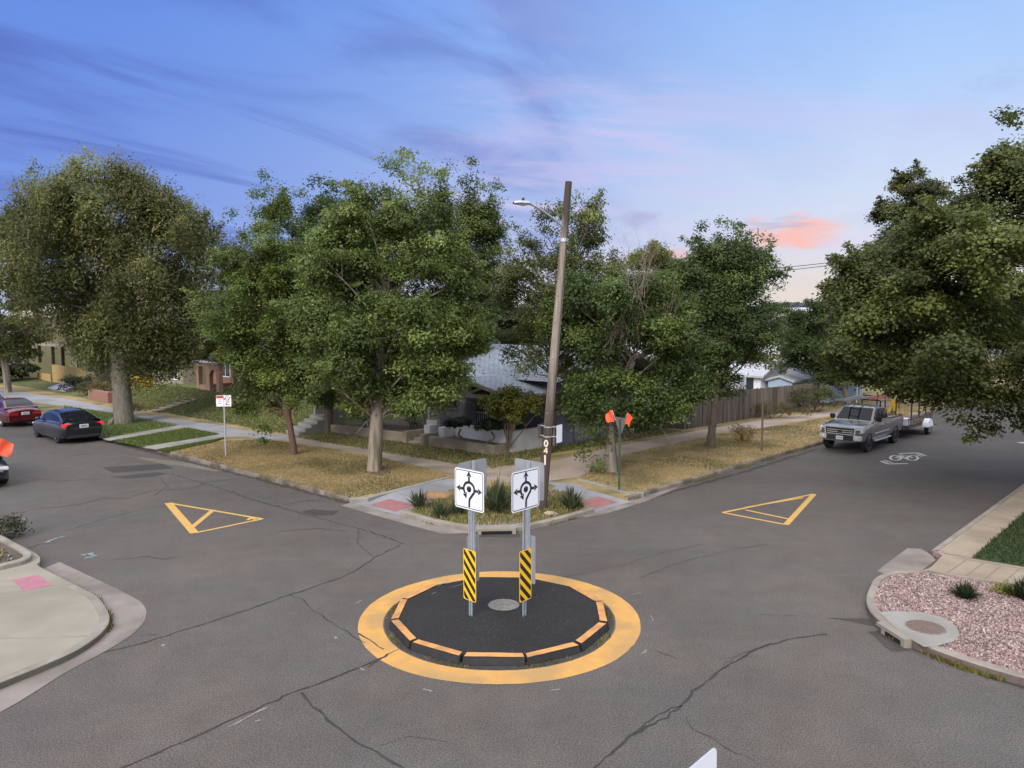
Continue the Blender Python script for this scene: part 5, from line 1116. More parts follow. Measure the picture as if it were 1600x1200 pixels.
    for s in (-1, 1):
        mb = MB(); x = S['mirror']; y = float(wb(x)[0]); z = float(np.atleast_1d(belt(x))[0]); mb.blob((x, s * (y + 0.13), z + 0.09), (0.06, 0.11, 0.075), 10, 6); mb.bar((x + .02, s * (y - .02), z + .03), (x, s * (y + .09), z + .06), .04); mb.build('mirror', S.get('mirror_m', m), root, smooth=True)
        for k, x in enumerate(S['handles']):
            mb = MB(); yy = float(sm(np.atleast_1d(x), *S['w'])[0]) * Wd / 2; zz = float(sm(np.atleast_1d(x), *S['zs'])[0]) - .13; mb.box(x - .1, x + .1, min(s * (yy - .012), s * (yy + .018)), max(s * (yy - .012), s * (yy + .018)), zz - .015, zz + .015); mb.build('door_handle', S.get('trim', m), root, bevel=0.005)
        for (nm_, mm, x0, x1, y0, y1, z0, z1) in S['lamps']:
            mb = MB()
            def pt(x, y, z): 
                return (x, s * y, z)
            mb.add([pt(x0, y0, z0), pt(x0, y1, z0 + .01), pt(x0, y1, z1), pt(x0, y0, z1), pt(x1, y0, z0), pt(x1, y1 + .0, z0 + .01), pt(x1, y1, z1), pt(x1, y0, z1)], [(0, 1, 2, 3), (7, 6, 5, 4), (0, 4, 5, 1), (1, 5, 6, 2), (2, 6, 7, 3), (3, 7, 4, 0)])
            mb.build(nm_, ('tail_lit' if lit and nm_ == 'tail_light' else mm), root, bevel=0.018)
    for nm_, mm, x0, x1, y0, y1, z0, z1 in S['boxes']:
        bx = MB().box(x0, x1, y0, y1, z0, z1).build(nm_, mm, root, bevel=min(0.02, abs(x1 - x0) * .2))
        if nm_ == 'number_plate':
            mb = MB(); xx = x0 - 0.002 if x0 < 0 else x1 + 0.002
            for k in range(6): y = y0 + 0.07 + k * (y1 - y0 - .14) / 5.0; mb.add([(xx, y - .015, z0 + .03), (xx, y + .015, z0 + .03), (xx, y + .015, z1 - .035), (xx, y - .015, z1 - .035)], [(0, 1, 2, 3)])
            mb.build('plate_print', 'plate_ink', bx)
    return root
HB = dict(L=4.7, W=1.86, r=0.335, xf=1.42, xr=-1.44, tumble=0.72,
          zb=([-2.35, -2.1, -1.5, 1.6, 2.15, 2.35], [0.42, 0.26, 0.19, 0.19, 0.24, 0.34]), zs=([-2.35, -2.0, -1.0, 0.6, 1.5, 2.1, 2.35], [0.86, 0.95, 0.95, 0.90, 0.82, 0.68, 0.55]),
          zd=([-2.35, -2.15, -1.6, 0.6, 1.3, 2.0, 2.35], [0.97, 1.06, 1.09, 1.0, 0.93, 0.76, 0.58]), w=([-2.35, -2.1, -1.3, 0, 1.4, 2.05, 2.35], [0.84, 0.95, 1.0, 0.99, 0.99, 0.91, 0.68]),
          belt=([-2.35, -1.7, 0, 1.1, 2.0], [1.03, 1.02, 0.95, 0.90, 0.80]), roof=([-2.1, -1.75, -1.2, -0.5, 0.05, 0.5, 0.95, 1.35], [1.06, 1.16, 1.32, 1.42, 1.44, 1.36, 1.15, 0.93]),
          side_win=([-1.55, -0.45], [-0.36, 0.72]), wind=(0.36, 1.24), rear=(-1.98, -0.75), mirror=0.72, handles=(-0.75, 0.3),
          lamps=[('tail_light', 'tail', -2.345, -2.04, .40, .87, .79, .95), ('headlight', 'lamp_clear', 2.0, 2.24, .46, .80, .58, .70)],
          boxes=[('number_plate', 'plate', -2.372, -2.35, -.19, .19, .74, .90), ('rear_diffuser', 'plastic', -2.36, -2.1, -.70, .70, .27, .44)])
SD = dict(L=4.65, W=1.76, r=0.315, xf=1.40, xr=-1.32, tumble=0.74,
          zb=([-2.33, -2.1, 2.1, 2.33], [0.36, 0.24, 0.22, 0.32]), zs=([-2.33, -2.0, -1.0, 0.6, 1.6, 2.33], [0.82, 0.90, 0.90, 0.88, 0.80, 0.62]),
          zd=([-2.33, -2.15, -1.4, 0.6, 1.3, 2.1, 2.33], [0.88, 0.99, 1.02, 0.97, 0.93, 0.78, 0.64]), w=([-2.33, -2.1, -1.3, 0, 1.4, 2.05, 2.33], [0.88, 0.96, 1.0, 1.0, 0.99, 0.92, 0.76]),
          belt=([-2.2, -1.4, 0, 1.1, 2.0], [0.99, 0.98, 0.92, 0.90, 0.82]), roof=([-1.75, -1.35, -0.85, -0.3, 0.2, 0.6, 1.15], [1.02, 1.22, 1.39, 1.42, 1.39, 1.28, 0.95]),
          side_win=([-1.25, -0.42], [-0.33, 0.55]), wind=(0.36, 1.04), rear=(-1.66, -0.95), mirror=0.62, handles=(-0.6, 0.25),
          lamps=[('tail_light', 'tail', -2.335, -2.15, .34, .78, .64, .82), ('headlight', 'lamp_clear', 2.1, 2.30, .42, .76, .55, .68)],
          boxes=[('number_plate', 'plate', -2.355, -2.33, -.19, .19, .66, .81), ('bumper', 'car_red', -2.40, -2.15, -.80, .80, .34, .56)])
hL = math.atan2(DL[1], DL[0]); hR = math.atan2(DR[1], DR[0])
PK = 'cars parked along the left street'
car('parked_car', 'dark navy hatchback with lit red tail lights parked at the left kerb', 'car', 27.25, -1.20, hL, HB, MT['car_navy'], PK, lit=True, rim='rim_dark')
car('parked_car', 'dark red saloon parked ahead of the navy hatchback', 'car', 35.7, -1.28, hL + R(2), SD, MT['car_red'], PK)
S2 = dict(SD); S2['boxes'] = [x for x in SD['boxes'] if x[0] != 'bumper']
car('parked_car', 'silver saloon at the picture edge, parked ahead of the red one', 'car', 41.0, -1.2, hL, S2, MT['car_silver'], PK)
car('parked_car', 'black car showing only one corner below the orange flag at the picture edge', 'car', 18.6, -7.22, hL + math.pi, HB, MT['car_black'], None, rim='rim_dark')
car('parked_car', 'pale blue grey car beside the bungalow, half hidden by low branches', 'car', 9.8, 19.3, hL + math.pi, S2, MT['car_pale'])
# pickup truck
def pickup():
    q = W(-1.38, 22.35, 0); root = thing('pickup_truck', 'warm grey pickup truck with chrome grille and roof ladder rack facing the circle', 'pickup truck', q, hR + math.pi)
    L2, Wd, r = 2.95, 2.02, 0.44
    xs = np.linspace(-L2, L2, 48)
    zb = sm(xs, [-2.95, -2.6, 2.5, 2.95], [0.58, 0.50, 0.46, 0.50]); zs = sm(xs, [-2.95, 0.0, 1.0, 2.0, 2.7, 2.95], [1.26, 1.26, 1.25, 1.20, 1.12, 1.02]); zd = sm(xs, [-2.95, 1.0, 1.6, 2.4, 2.8, 2.95], [1.27, 1.27, 1.30, 1.24, 1.17, 1.05]); w = sm(xs, [-2.95, -2.6, 0, 2.2, 2.75, 2.95], [0.97, 1.0, 1.0, 1.0, 0.96, 0.86]) * Wd / 2
    rows = []
    for x, b_, s_, d_, w_ in zip(xs, zb, zs, zd, w):
        half = [(0, b_), (.75 * w_, b_), (.95 * w_, b_ + .04), (.99 * w_, b_ + .2), (w_, (b_ + s_) / 2 + .05), (.985 * w_, s_ - .10), (.955 * w_, s_ - .015), (.86 * w_, s_ + (d_ - s_) * .5), (.5 * w_, d_), (0, d_ - .015)]
        row = [(x, y, z) for y, z in half] + [(x, -y, z) for y, z in reversed(half[1:-1])]; rows.append(row + row[:1])
    mb = MB().grid(rows); n_ = len(rows[0]) - 1; mb.add(rows[0][:n_], [tuple(range(n_))]); mb.add(rows[-1][:n_], [tuple(range(n_))])
    body = mb.build('body', 'car_grey', root, smooth=True, sharp=38); arch_cut(body, [(1.93, r), (-1.78, r)], r * 1.16, Wd)
    # cab
    rx, rz_ = [-0.95, -0.86, -0.55, 0.0, 0.45, 0.62, 1.40], [1.27, 1.72, 1.89, 1.93, 1.90, 1.84, 1.27]
    top = lambda x: float(np.interp(x, rx, rz_)); rows = []
    def hw(x, z): return 0.925 - 0.19 * (z - 1.25) / 0.68
    for x in sorted(set(list(np.linspace(-0.95, 1.40, 40)) + rx)):
        T_ = max(top(x), 1.275); e = min(.05, (T_ - 1.25) * .3); half = [(hw(x, 1.25), 1.22), (hw(x, T_ - e), T_ - e), (hw(x, T_) * .93, T_ - e * .2), (.4, T_ + .012), (0, T_ + .015)]
        rows.append([(x, y, z) for y, z in half] + [(x, -y, z) for y, z in reversed(half[:-1])])
    MB().grid(rows).build('cab', 'car_grey', root, smooth=True, sharp=50)
    for s in (-1, 1):
        for x0, x1 in ((-0.72, -0.14), (-0.06, 0.98)):
            mb = MB(); rr_ = []
            for x in np.linspace(x0, x1, 14):
                T_ = min(top(x) - .11, 1.80); z0 = 1.315; T_ = max(T_, z0 + .01); rr_.append([(x, s * (hw(x, z0) + .012), z0), (x, s * (hw(x, T_) + .012), T_)])
            mb.grid(rr_); mb.build('side_window', 'glass', root, smooth=True)
        mb = MB(); mb.box(0.98, 1.10, min(s * .98, s * 1.22), max(s * .98, s * 1.22), 1.28, 1.50); mb.build('mirror', 'plastic', root, bevel=0.03)
        mb = MB(); mb.box(-0.85, 1.35, min(s * .96, s * 1.10), max(s * .96, s * 1.10), 0.42, 0.48); mb.build('running_board', 'chrome', root, bevel=0.015)
        mb = MB(); mb.box(-2.5, 2.6, min(s * 1.005, s * 1.018), max(s * 1.005, s * 1.018), 0.80, 0.84) if False else mb.box(-0.80, 1.25, min(s * 1.0, s * 1.022), max(s * 1.0, s * 1.022), 0.74, 0.80); mb.build('side_trim', 'chrome', root)
        mb = MB(); mb.add([(2.60, s * 1.00, .92), (2.60, s * 1.00, 1.12), (2.955, s * .66, 1.06), (2.965, s * .66, .90), (2.80, s * .985, .92), (2.80, s * .985, 1.10)], [(2, 3, 4, 5), (0, 1, 5, 4), (1, 2, 5), (0, 4, 3)]); mb.v = [(x + .012, y * 1.012, z) for x, y, z in mb.v]; mb.build('headlight', 'lamp_clear', root)
        mb = MB(); mb.box(2.72, 2.985, min(s * .62, s * .97), max(s * .62, s * .97), .58, .80); bp_ = mb.build('bumper_corner', 'chrome', root, bevel=0.03)
        mb = MB(); mb.lathe([(0.06, 0.0), (0.05, 0.015), (0, 0.015)], 12, 'y', (0, 0, 0)); mb.v = [(2.985 + y, s * .76 + x, .69 + z) for x, y, z in mb.v]; mb.build('fog_light', 'lamp_clear', bp_)
        mb = MB(); mb.box(-2.97, -2.90, min(s * .84, s * .985), max(s * .84, s * .985), .85, 1.18); mb.build('tail_light', 'tail', root, bevel=0.015)
        for x in (-0.55, 0.25): MB().box(x - .1, x + .1, min(s * 1.0, s * 1.03), max(s * 1.0, s * 1.03), 1.08, 1.115).build('door_handle', 'chrome', root)
        for x in (1.93, -1.78): wheel(root, x, s * (Wd / 2 - 0.13), r, 0.27, 'rim_dark', 6)
    def glass(nm_, x0, x1):
        MB().grid([[(x, y * hw(x, top(x)) * .9, top(x) + .022) for y in (-1, -.5, 0, .5, 1)] for x in np.linspace(x0, x1, 8)]).build(nm_, 'glass', root, smooth=True)
    glass('windscreen', 0.66, 1.33); glass('rear_window', -0.94, -0.875)
    # bed hollow shown as dark liner with rails
    MB().box(-2.82, -1.02, -.78, .78, 1.275, 1.29).build('bed_liner', 'plastic', root)
    for s in (-1, 1): MB().box(-2.9, -1.0, min(s * .80, s * .97), max(s * .80, s * .97), 1.26, 1.325).build('bed_rail', 'car_grey', root, bevel=0.02)
    g = MB().box(2.80, 2.955, -.68, .68, .76, 1.10).build('grille', 'plastic', root, bevel=0.02)
    for s in (-1, 1): MB().bar((2.962, s * .66, .76), (2.962, s * .70, 1.12), .06, .03).build('grille_surround', 'chrome', root)
    for z in (0.82, 0.91, 1.0): MB().box(2.95, 2.965, -.60, .60, z - .016, z + .016).build('grille_bar', 'chrome', g)
    MB().box(2.80, 2.975, -.70, .70, 1.10, 1.155).build('grille_surround', 'chrome', root, bevel=0.015)
    MB().box(2.955, 2.978, -.10, .10, .90, 1.0).build('grille_badge', 'plastic', g, bevel=0.01)
    MB().box(2.70, 2.97, -.64, .64, .52, .79).build('front_bumper', 'plastic', root, bevel=0.03)
    pl_ = MB().box(2.972, 2.985, -.16, .16, .58, .74).build('number_plate', 'plate', root); mb = MB()
    for k in range(6): y = -.11 + k * .044; mb.add([(2.9875, y - .012, .62), (2.9875, y + .012, .62), (2.9875, y + .012, .70), (2.9875, y - .012, .70)], [(0, 1, 2, 3)])
    mb.build('plate_print', 'plate_ink', pl_)
    rk = sub('ladder_rack', root); mb = MB()
    for x in (0.15, -2.2):
        z = 2.16
        mb.bar((x, -.86, z), (x, .86, z), .05); 
        for s in (-1, 1): mb.bar((x, s * .84, 1.86 if x > 0 else 1.30), (x, s * .84, z), .05)
    mb.build('rack_bars', 'plastic', rk); mb = MB()
    for s in (-1, 1): mb.bar((0.2, s * .84, 2.16), (-2.25, s * .84, 2.16), .04)
    mb.build('rack_rails', 'alu', rk)
    root.scale = (0.93, 0.92, 0.98)
    return root
pickup()
def ladder(name, label, p, q, up, w, m, rungs, mr):
    p, q = Vector(p), Vector(q); c = p.copy(); root = thing(name, label, 'ladder', tuple(c)); d = (q - p); s = d.cross(Vector(up)).normalized() * w / 2
    for k in (-1, 1): MB().bar(s * k, d + s * k, .035, .08).build('rail', m, root)
    for i in range(rungs): e = d * ((i + .5) / rungs); MB().bar(e - s, e + s, .03).build('rung', mr, root)
    return root
p_ = W(-1.0, 20.5, 2.165); q_ = W(-1.3, 23.3, 2.175); ladder('extension_ladder', 'pale aluminium ladder lying flat along the pickup roof rack', p_, q_, (0, 0, 1), .42, 'alu', 8, 'alu')
p_ = W(-1.55, 22.0, 2.17); q_ = W(-1.85, 26.0, 2.20); ladder('extension_ladder', 'orange railed ladder lying behind the pale one on the pickup rack', p_, q_, (0, 0, 1), .40, 'ladder_orange', 11, 'alu')
# trailer
def trailer():
    q = W(-1.55, 27.6, 0); root = thing('utility_trailer', 'open brown utility trailer with tall stakes hitched behind the pickup', 'trailer', q, hR + math.pi)
    mb = MB()
    for s in (-1, 1): mb.bar((2.0, s * .8, .55), (-2.0, s * .8, .55), .08, .10); mb.bar((2.0, s * .8, .95), (-2.0, s * .8, .95), .05, .05)
    for x in (2.0, 0, -2.0): mb.bar((x, -.8, .55), (x, .8, .55), .08, .10)
    mb.bar((2.0, .7, .52), (3.0, 0, .50), .08); mb.bar((2.0, -.7, .52), (3.0, 0, .50), .08); mb.build('frame', 'trailer_brown', root)
    mb = MB(); mb.box(-1.98, 1.98, -.78, .78, .60, .63); mb.build('deck', 'fence', root)
    for s in (-1, 1):
        mb = MB()
        for x in np.linspace(-1.9, 1.9, 17): mb.box(x - .012, x + .012, min(s * .785, s * .815), max(s * .785, s * .815), .60, .93)
        mb.build('side_rail', 'trailer_brown', root)
        for x in (1.55, 0.35, -0.75, -1.85):
            MB().bar((x, s * .8, .95), (x, s * .8, 2.15), .06).build('stake', 'trailer_brown', root)
        mb = MB(); rows = [[(-.55 + .46 * math.cos(t), s * .85, .40 + .40 * math.sin(t)), (-.55 + .46 * math.cos(t), s * 1.10, .40 + .40 * math.sin(t))] for t in np.linspace(0.0, math.pi, 12)]; mb.grid(rows); mb.add([r_[1] for r_ in rows], [tuple(range(12))]) ; mb.build('fender', 'house_white', root)
        wheel(root, -.55, s * .99, .34, .19, 'rim', 5)
    MB().box(1.45, 1.98, -.74, .74, .64, .98).build('tool_box', 'house_white', root, bevel=0.02)
    return root
trailer()
c = W(-1.75, 26.3, 0.99); root = thing('step_ladder', 'yellow folding step ladder standing on the trailer behind the truck', 'ladder', c, hR)
for s in (-1, 1):
    MB().bar((s * .22, 0, 0), (s * .12, .28, 0.66), .05, .09).build('rail', 'ladder_yellow', root); MB().bar((s * .22, .60, 0), (s * .12, .30, 0.66), .04, .05).build('rear_leg', 'ladder_yellow', root)
for k in range(4): f = (k + .7) / 5; MB().box(-.22 + .1 * f, .22 - .1 * f, .28 * f - .05, .28 * f + .05, 0.66 * f - .015, 0.66 * f + .015).build('tread', 'alu', root)
MB().box(-.14, .14, .2, .38, 0.66, 1.19).build('top_cap', 'ladder_yellow', root)
# ================================================================== BUILDINGS
def gable_roof(mb, x0, x1, y0, y1, ze, zr, axis='y', th=0.14, xr=None):
    """two thick roof slabs; ridge runs along AXIS"""
    if axis == 'y':
        xm = (x0 + x1) / 2 if xr is None else xr
        for xa in (x0, x1):
            mb.add([(xa, y0, ze), (xa, y1, ze), (xm, y1, zr), (xm, y0, zr), (xa, y0, ze + th), (xa, y1, ze + th), (xm, y1, zr + th), (xm, y0, zr + th)], [(0, 1, 2, 3), (7, 6, 5, 4), (0, 4, 5, 1), (1, 5, 6, 2), (3, 7, 4, 0)])
    else:
        ym = (y0 + y1) / 2 if xr is None else xr
        for ya in (y0, y1):
            mb.add([(x0, ya, ze), (x1, ya, ze), (x1, ym, zr), (x0, ym, zr), (x0, ya, ze + th), (x1, ya, ze + th), (x1, ym, zr + th), (x0, ym, zr + th)], [(0, 1, 2, 3), (7, 6, 5, 4), (0, 4, 5, 1), (1, 5, 6, 2), (3, 7, 4, 0)])
    return mb
def window(parent, x0, x1, y0, y1, z0, z1, axis, frame_m='house_white', out=-1):
    """a framed pane on a wall; axis 'x': wall plane at constant x (=x0)"""
    def bx(mb, a0, a1, z0_, z1_, d0, d1):
        d0, d1 = sorted((d0 * out, d1 * out))
        return mb.box(x0 + d0, x0 + d1, a0, a1, z0_, z1_) if axis == 'x' else mb.box(a0, a1, y0 + d0, y0 + d1, z0_, z1_)
    a0, a1 = (y0, y1) if axis == 'x' else (x0, x1); t = 0.07; mb = MB()
    for q in ((a0, a1, z0, z0 + t), (a0, a1, z1 - t, z1), (a0, a0 + t, z0 + t, z1 - t), (a1 - t, a1, z0 + t, z1 - t), ((a0 + a1) / 2 - .025, (a0 + a1) / 2 + .025, z0 + t, z1 - t)): bx(mb, *q, 0.0, 0.05)
    f = mb.build('window', frame_m, parent); mb = MB(); bx(mb, a0 + t, a1 - t, z0 + t, z1 - t, 0.004, 0.02); mb.build('pane', 'glass_dark', f); return f
def house(name, label, a, b, wx, wy, z0, ze, zr, wall_m, roof_m, axis='y', over=0.5, wins=(), door=None, cat='house'):
    root = thing(name, label, cat, W(a, b, 0), ROT); mb = MB(); mb.box(0, wx, 0, wy, z0, ze)
    if axis == 'y':
        for y in (0, wy): mb.add([(0, y, ze), (wx, y, ze), (wx / 2, y, zr - .02)], [(0, 1, 2)])
        gable_roof(r_ := MB(), -over, wx + over, -over, wy + over, ze - over * (zr - ze) / (wx / 2), zr, 'y')
    else:
        for x in (0, wx): mb.add([(x, 0, ze), (x, wy, ze), (x, wy / 2, zr - .02)], [(0, 1, 2)])
        gable_roof(r_ := MB(), -over, wx + over, -over, wy + over, ze - over * (zr - ze) / (wy / 2), zr, 'x')
    mb.build('wall', wall_m, root); r_.build('roof', roof_m, root)
    for w in wins: window(root, *w)
    if door: MB().box(*door).build('door', 'glass_dark', root, bevel=0.01)
    return root
# --- the bungalow: local x runs up the right street, y up the left street
bg = thing('bungalow', 'slate blue bungalow with grey shingle roof and gabled front porch behind the low wall', 'house', W(8.0, 12.2, 0), ROT)
LX, LY = 8.6, 9.4
mb = MB(); mb.box(0, LX, 0, LY, 0.0, 3.25)
for y in (0.0, LY): mb.add([(0, y, 3.25), (LX, y, 3.25), (LX / 2, y, 4.28)], [(0, 1, 2)])
mb.build('wall', 'house_blue', bg)
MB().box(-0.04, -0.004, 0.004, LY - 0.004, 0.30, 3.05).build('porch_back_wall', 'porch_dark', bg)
rf = gable_roof(MB(), -0.55, LX + .55, -.5, LY + .5, 3.08, 4.32, 'y', .12).build('roof', 'shingle', bg)
mb = MB(); mb.box(-0.585, -0.552, -.5, LY + .5, 3.03, 3.19); mb.build('fascia', 'house_white', rf)
for y0 in (-.535, LY + .502):
    mb = MB()
    for xa in (-.55, LX + .55): mb.add([(xa, y0, 3.04), (LX / 2, y0, 4.28), (LX / 2, y0, 4.44), (xa, y0, 3.20), (xa, y0 + .033, 3.04), (LX / 2, y0 + .033, 4.28), (LX / 2, y0 + .033, 4.44), (xa, y0 + .033, 3.20)], [(0, 1, 2, 3), (7, 6, 5, 4), (0, 4, 5, 1), (3, 2, 6, 7)])
    mb.build('barge_board', 'house_white', rf)
MB().box(-2.75, -0.045, 0.15, 5.75, 0.05, 0.34).build('porch_floor', 'walk_blue', bg)
pr = sub('porch_roof', bg); ya, yb, ym, za, zr_ = -0.05, 5.85, 2.9, 2.48, 3.10
gable_roof(MB(), -3.05, 0.25, ya, yb, za, zr_, 'x', .10, ym).build('roof_slope', 'shingle_x', pr)
mb = MB()
for y in (ya, yb):
    mb.add([(-3.09, y, za - .07), (-3.09, ym, zr_ - .07), (-3.09, ym, zr_ + .09), (-3.09, y, za + .09), (-3.052, y, za - .07), (-3.052, ym, zr_ - .07), (-3.052, ym, zr_ + .09), (-3.052, y, za + .09)], [(0, 1, 2, 3), (7, 6, 5, 4), (0, 4, 5, 1), (3, 2, 6, 7), (0, 3, 7, 4)])
mb.build('barge_board', 'trim', pr)
mb = MB(); mb.box(-2.78, -2.62, 0.1, 5.7, 2.30, 2.48); mb.bar((-2.70, ym, 2.48), (-2.70, ym, 3.04), .13); mb.bar((-2.70, ym - 0.05, 2.50), (-2.70, ym - 1.0, 2.82), .10); mb.bar((-2.70, ym + 0.05, 2.50), (-2.70, ym + 1.0, 2.82), .10); mb.box(-2.6, 0.0, 0.12, 0.26, 2.30, 2.46); mb.box(-2.6, 0.0, 5.54, 5.68, 2.30, 2.46)
mb.build('truss_beam', 'trim', pr)
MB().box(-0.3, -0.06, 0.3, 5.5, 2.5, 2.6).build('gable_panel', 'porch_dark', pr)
for y in (0.2, 5.62): MB().box(-2.79, -2.61, y - .08, y + .08, 1.05, 2.30).build('porch_post', 'trim', bg)
MB().box(-2.80, -2.60, 0.12, 3.95, 0.05, 1.06).build('porch_half_wall', 'white_wall', bg); MB().box(-2.598, -0.05, 0.12, 0.30, 0.05, 1.06).build('porch_half_wall', 'white_wall', bg)
MB().box(-2.80, -2.60, 5.0, 5.78, 0.05, 1.06).build('porch_half_wall', 'white_wall', bg)
for y in (3.97, 4.98): MB().box(-3.45, -2.805, y - .22 if y > 4.5 else y - .2, y + .2, 0.05, 0.92).build('step_pedestal', 'white_wall', bg, bevel=0.02)
for k in range(3): MB().box(-3.4 + .28 * k, -2.805, 4.18, 4.755, 0.05 if k == 0 else .05, 0.16 + .09 * k).build('porch_step', 'walk_tan', bg) if k == 0 else MB().box(-3.4 + .28 * k, -2.805, 4.18, 4.755, 0.16 + .09 * (k - 1) + .002, 0.16 + .09 * k).build('porch_step', 'walk_tan', bg)
q = ON(751, 640, b=12.2); yd = q[0] - 8.0
d_ = MB().box(-0.10, -0.045, yd - .48, yd + .48, .345, 2.35).build('door', 'dark_trim', bg)
mb = MB()
for k in range(6): y = yd - .36 + k * .144; mb.box(-.125, -.105, y - .012, y + .012, .5, 1.2)
mb.box(-.125, -.105, yd - .38, yd + .38, 1.22, 1.26); mb.build('security_bars', 'steel', d_)
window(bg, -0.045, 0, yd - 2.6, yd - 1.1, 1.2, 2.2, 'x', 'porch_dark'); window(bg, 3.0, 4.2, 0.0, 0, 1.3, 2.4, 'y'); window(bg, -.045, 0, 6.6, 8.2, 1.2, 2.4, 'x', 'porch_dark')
mb = MB()                                   # lattice beside the porch
for k in range(9):
    for s in (-1, 1):
        c = 4.95 + k * .1; mb.bar((-2.70, c, 1.08), (-2.70, c + s * .5, 2.28), .022, .012, up=(1, 0, 0))
mb.build('lattice', 'trim', bg)
# --- raised yard and its low walls
sheet_w = [(8.45, 8.68), (12.3, 8.57), (12.3, 9.6), (13.4, 9.6), (13.4, 8.54), (18.7, 7.98), (18.6, 12.2), (8.4, 12.2)]
struct(MB().prism(wp(sheet_w), 0.1, 0.47).build('yard', 'soil'))
def wall_run(name, label, pts, h, th, m, z0=0.0, cap=True):
    p = [np.array(W(a, b)[:2]) for a, b in pts]; root = thing(name, label, 'wall', (p[0][0], p[0][1], z0)); L_, R_ = ribbon(p, th)
    def solid(L_, R_, z0, z1):
        mb = MB(); n = len(L_); rows = [[(*l, z0), (*l, z1), (*r, z1), (*r, z0), (*l, z0)] for l, r in zip(L_, R_)]; mb.grid(rows)
        for k in (0, -1): mb.add(rows[k][:4], [(0, 1, 2, 3)])
        mb.v = [(x - p[0][0], y - p[0][1], z - z0_) for x, y, z in mb.v]; return mb
    z0_ = z0; solid(L_, R_, z0, z0 + h).build('wall_body', m, root, bevel=0.015)
    if cap: L2, R2 = ribbon(p, th + 0.07); solid(L2, R2, z0 + h + .002, z0 + h + .06).build('coping', m, root, bevel=0.012)
    return root
wall_run('retaining_wall', 'low tan concrete corner wall bordering the topiary bed of the bungalow', [(12.3, 8.47), (8.36, 8.58), (8.3, 12.0)], .46, .2, 'stone', .1, False)
wall_run('retaining_wall', 'low tan concrete wall left of the bungalow steps, half shaded by the tree', [(18.9, 7.88), (13.4, 8.44)], .46, .2, 'stone', .1, False)
st = thing('garden_steps', 'short weathered concrete steps through the low tan wall', 'steps', W(12.85, 8.2, .12), ROT)
for k in range(3): MB().box(.02 + .32 * k, 1.35, -.5, .5, 0 if k == 0 else .12 * k + .002, .12 * (k + 1)).build('step', 'stone', st, bevel=0.012)
for s in (-1, 1): MB().box(-.1, 1.3, s * .62 - .11, s * .62 + .11, 0, .56).build('cheek_wall', 'stone', st, bevel=0.02)
# white steps up the bank on the left
st = thing('garden_steps', 'bright white concrete steps climbing the green bank behind the sidewalk', 'steps', W(19.6, 6.25, .13), ROT)
for k in range(5): MB().box(.34 * k, 2.4, -.65, .65, 0 if k == 0 else .16 * k + .002, .16 * (k + 1)).build('step', 'concrete', st, bevel=0.012)
for s in (-1, 1): MB().box(1.7, 2.5, s * .75 - .09, s * .75 + .09, 0.02, 1.15).build('cheek_wall', 'concrete', st, bevel=0.02)
st = thing('garden_steps', 'rough stone steps cut into the grass bank below the brick porch', 'steps', W(34.3, 5.9, .14), ROT)
for k in range(6): MB().box(.45 * k, 3.2, -.5, .5, 0 if k == 0 else .105 * k + .002, .105 * (k + 1)).build('step', 'stone', st, bevel=0.03)
# --- brick porch house
bh = thing('brick_house', 'brick house with arched orange brick porch half hidden by trees on the bank', 'house', W(36.2, 11.0, .62), ROT)
MB().box(3.0, 12, -1.5, 8.5, -.3, 2.9).build('wall', 'brick_red', bh); rr = gable_roof(MB(), 2.5, 12.5, -2, 9, 2.75, 4.6, 'y').build('roof', 'shingle_teal', bh)
window(bh, 3.0, 3.0, 4.6, 6.2, .9, 2.2, 'x')
p_ = sub('porch', bh)
def arch_wall(mb, x0, x1, ya, yb, z0, z1, y0, y1, zs):
    """wall slab with an arched opening between y0..y1 springing at zs"""
    r_ = (y1 - y0) / 2; yc = (y0 + y1) / 2; n = 12
    for x, f in ((x0, 1), (x1, -1)):
        pl_ = [(ya, z0), (ya, z1), (yb, z1), (yb, z0), (y1, z0), (y1, zs)] + [(yc + r_ * math.cos(t), zs + r_ * math.sin(t)) for t in np.linspace(0, math.pi, n)] + [(y0, zs), (y0, z0)]
        mb.add([(x, y, z) for y, z in pl_], [tuple(range(len(pl_)))[::f]])
    prof = [(y1, z0), (y1, zs)] + [(yc + r_ * math.cos(t), zs + r_ * math.sin(t)) for t in np.linspace(0, math.pi, n)] + [(y0, zs), (y0, z0)]
    mb.grid([[(x0, y, z), (x1, y, z)] for y, z in prof]); mb.grid([[(x0, y, z), (x1, y, z)] for y, z in ((ya, z0), (ya, z1), (yb, z1), (yb, z0))]); return mb
arch_wall(MB(), 0.0, .28, 0.0, 2.0, 0.0, 2.25, .45, 1.5, 1.25).build('arch_wall', 'brick', p_)
mb = MB(); mb.box(0, .3, 3.3, 3.62, 0, 2.25); mb.box(.02, .28, 2.02, 3.28, 0, .62); mb.box(.02, .28, 2.02, 3.28, 1.95, 2.25); mb.box(2.6, 2.98, 3.3, 3.62, 0, 2.25); mb.box(.31, 2.58, 3.34, 3.58, 0, .6); mb.build('pillars', 'brick', p_)
MB().box(-.25, 2.99, -.2, 3.85, 2.252, 2.36).build('porch_eave', 'house_white', p_); gable_roof(MB(), -.35, 3.3, -.3, 3.95, 2.365, 2.95, 'x').build('porch_roof', 'shingle_teal', p_)
MB().box(-.02, .28, 2.3, 3.1, 0.0, .001).build('sill', 'stone', p_) if False else None
MB().box(0.3, 2.95, .02, 3.3, 0.0, .05).build('porch_floor', 'walk_tan', p_)
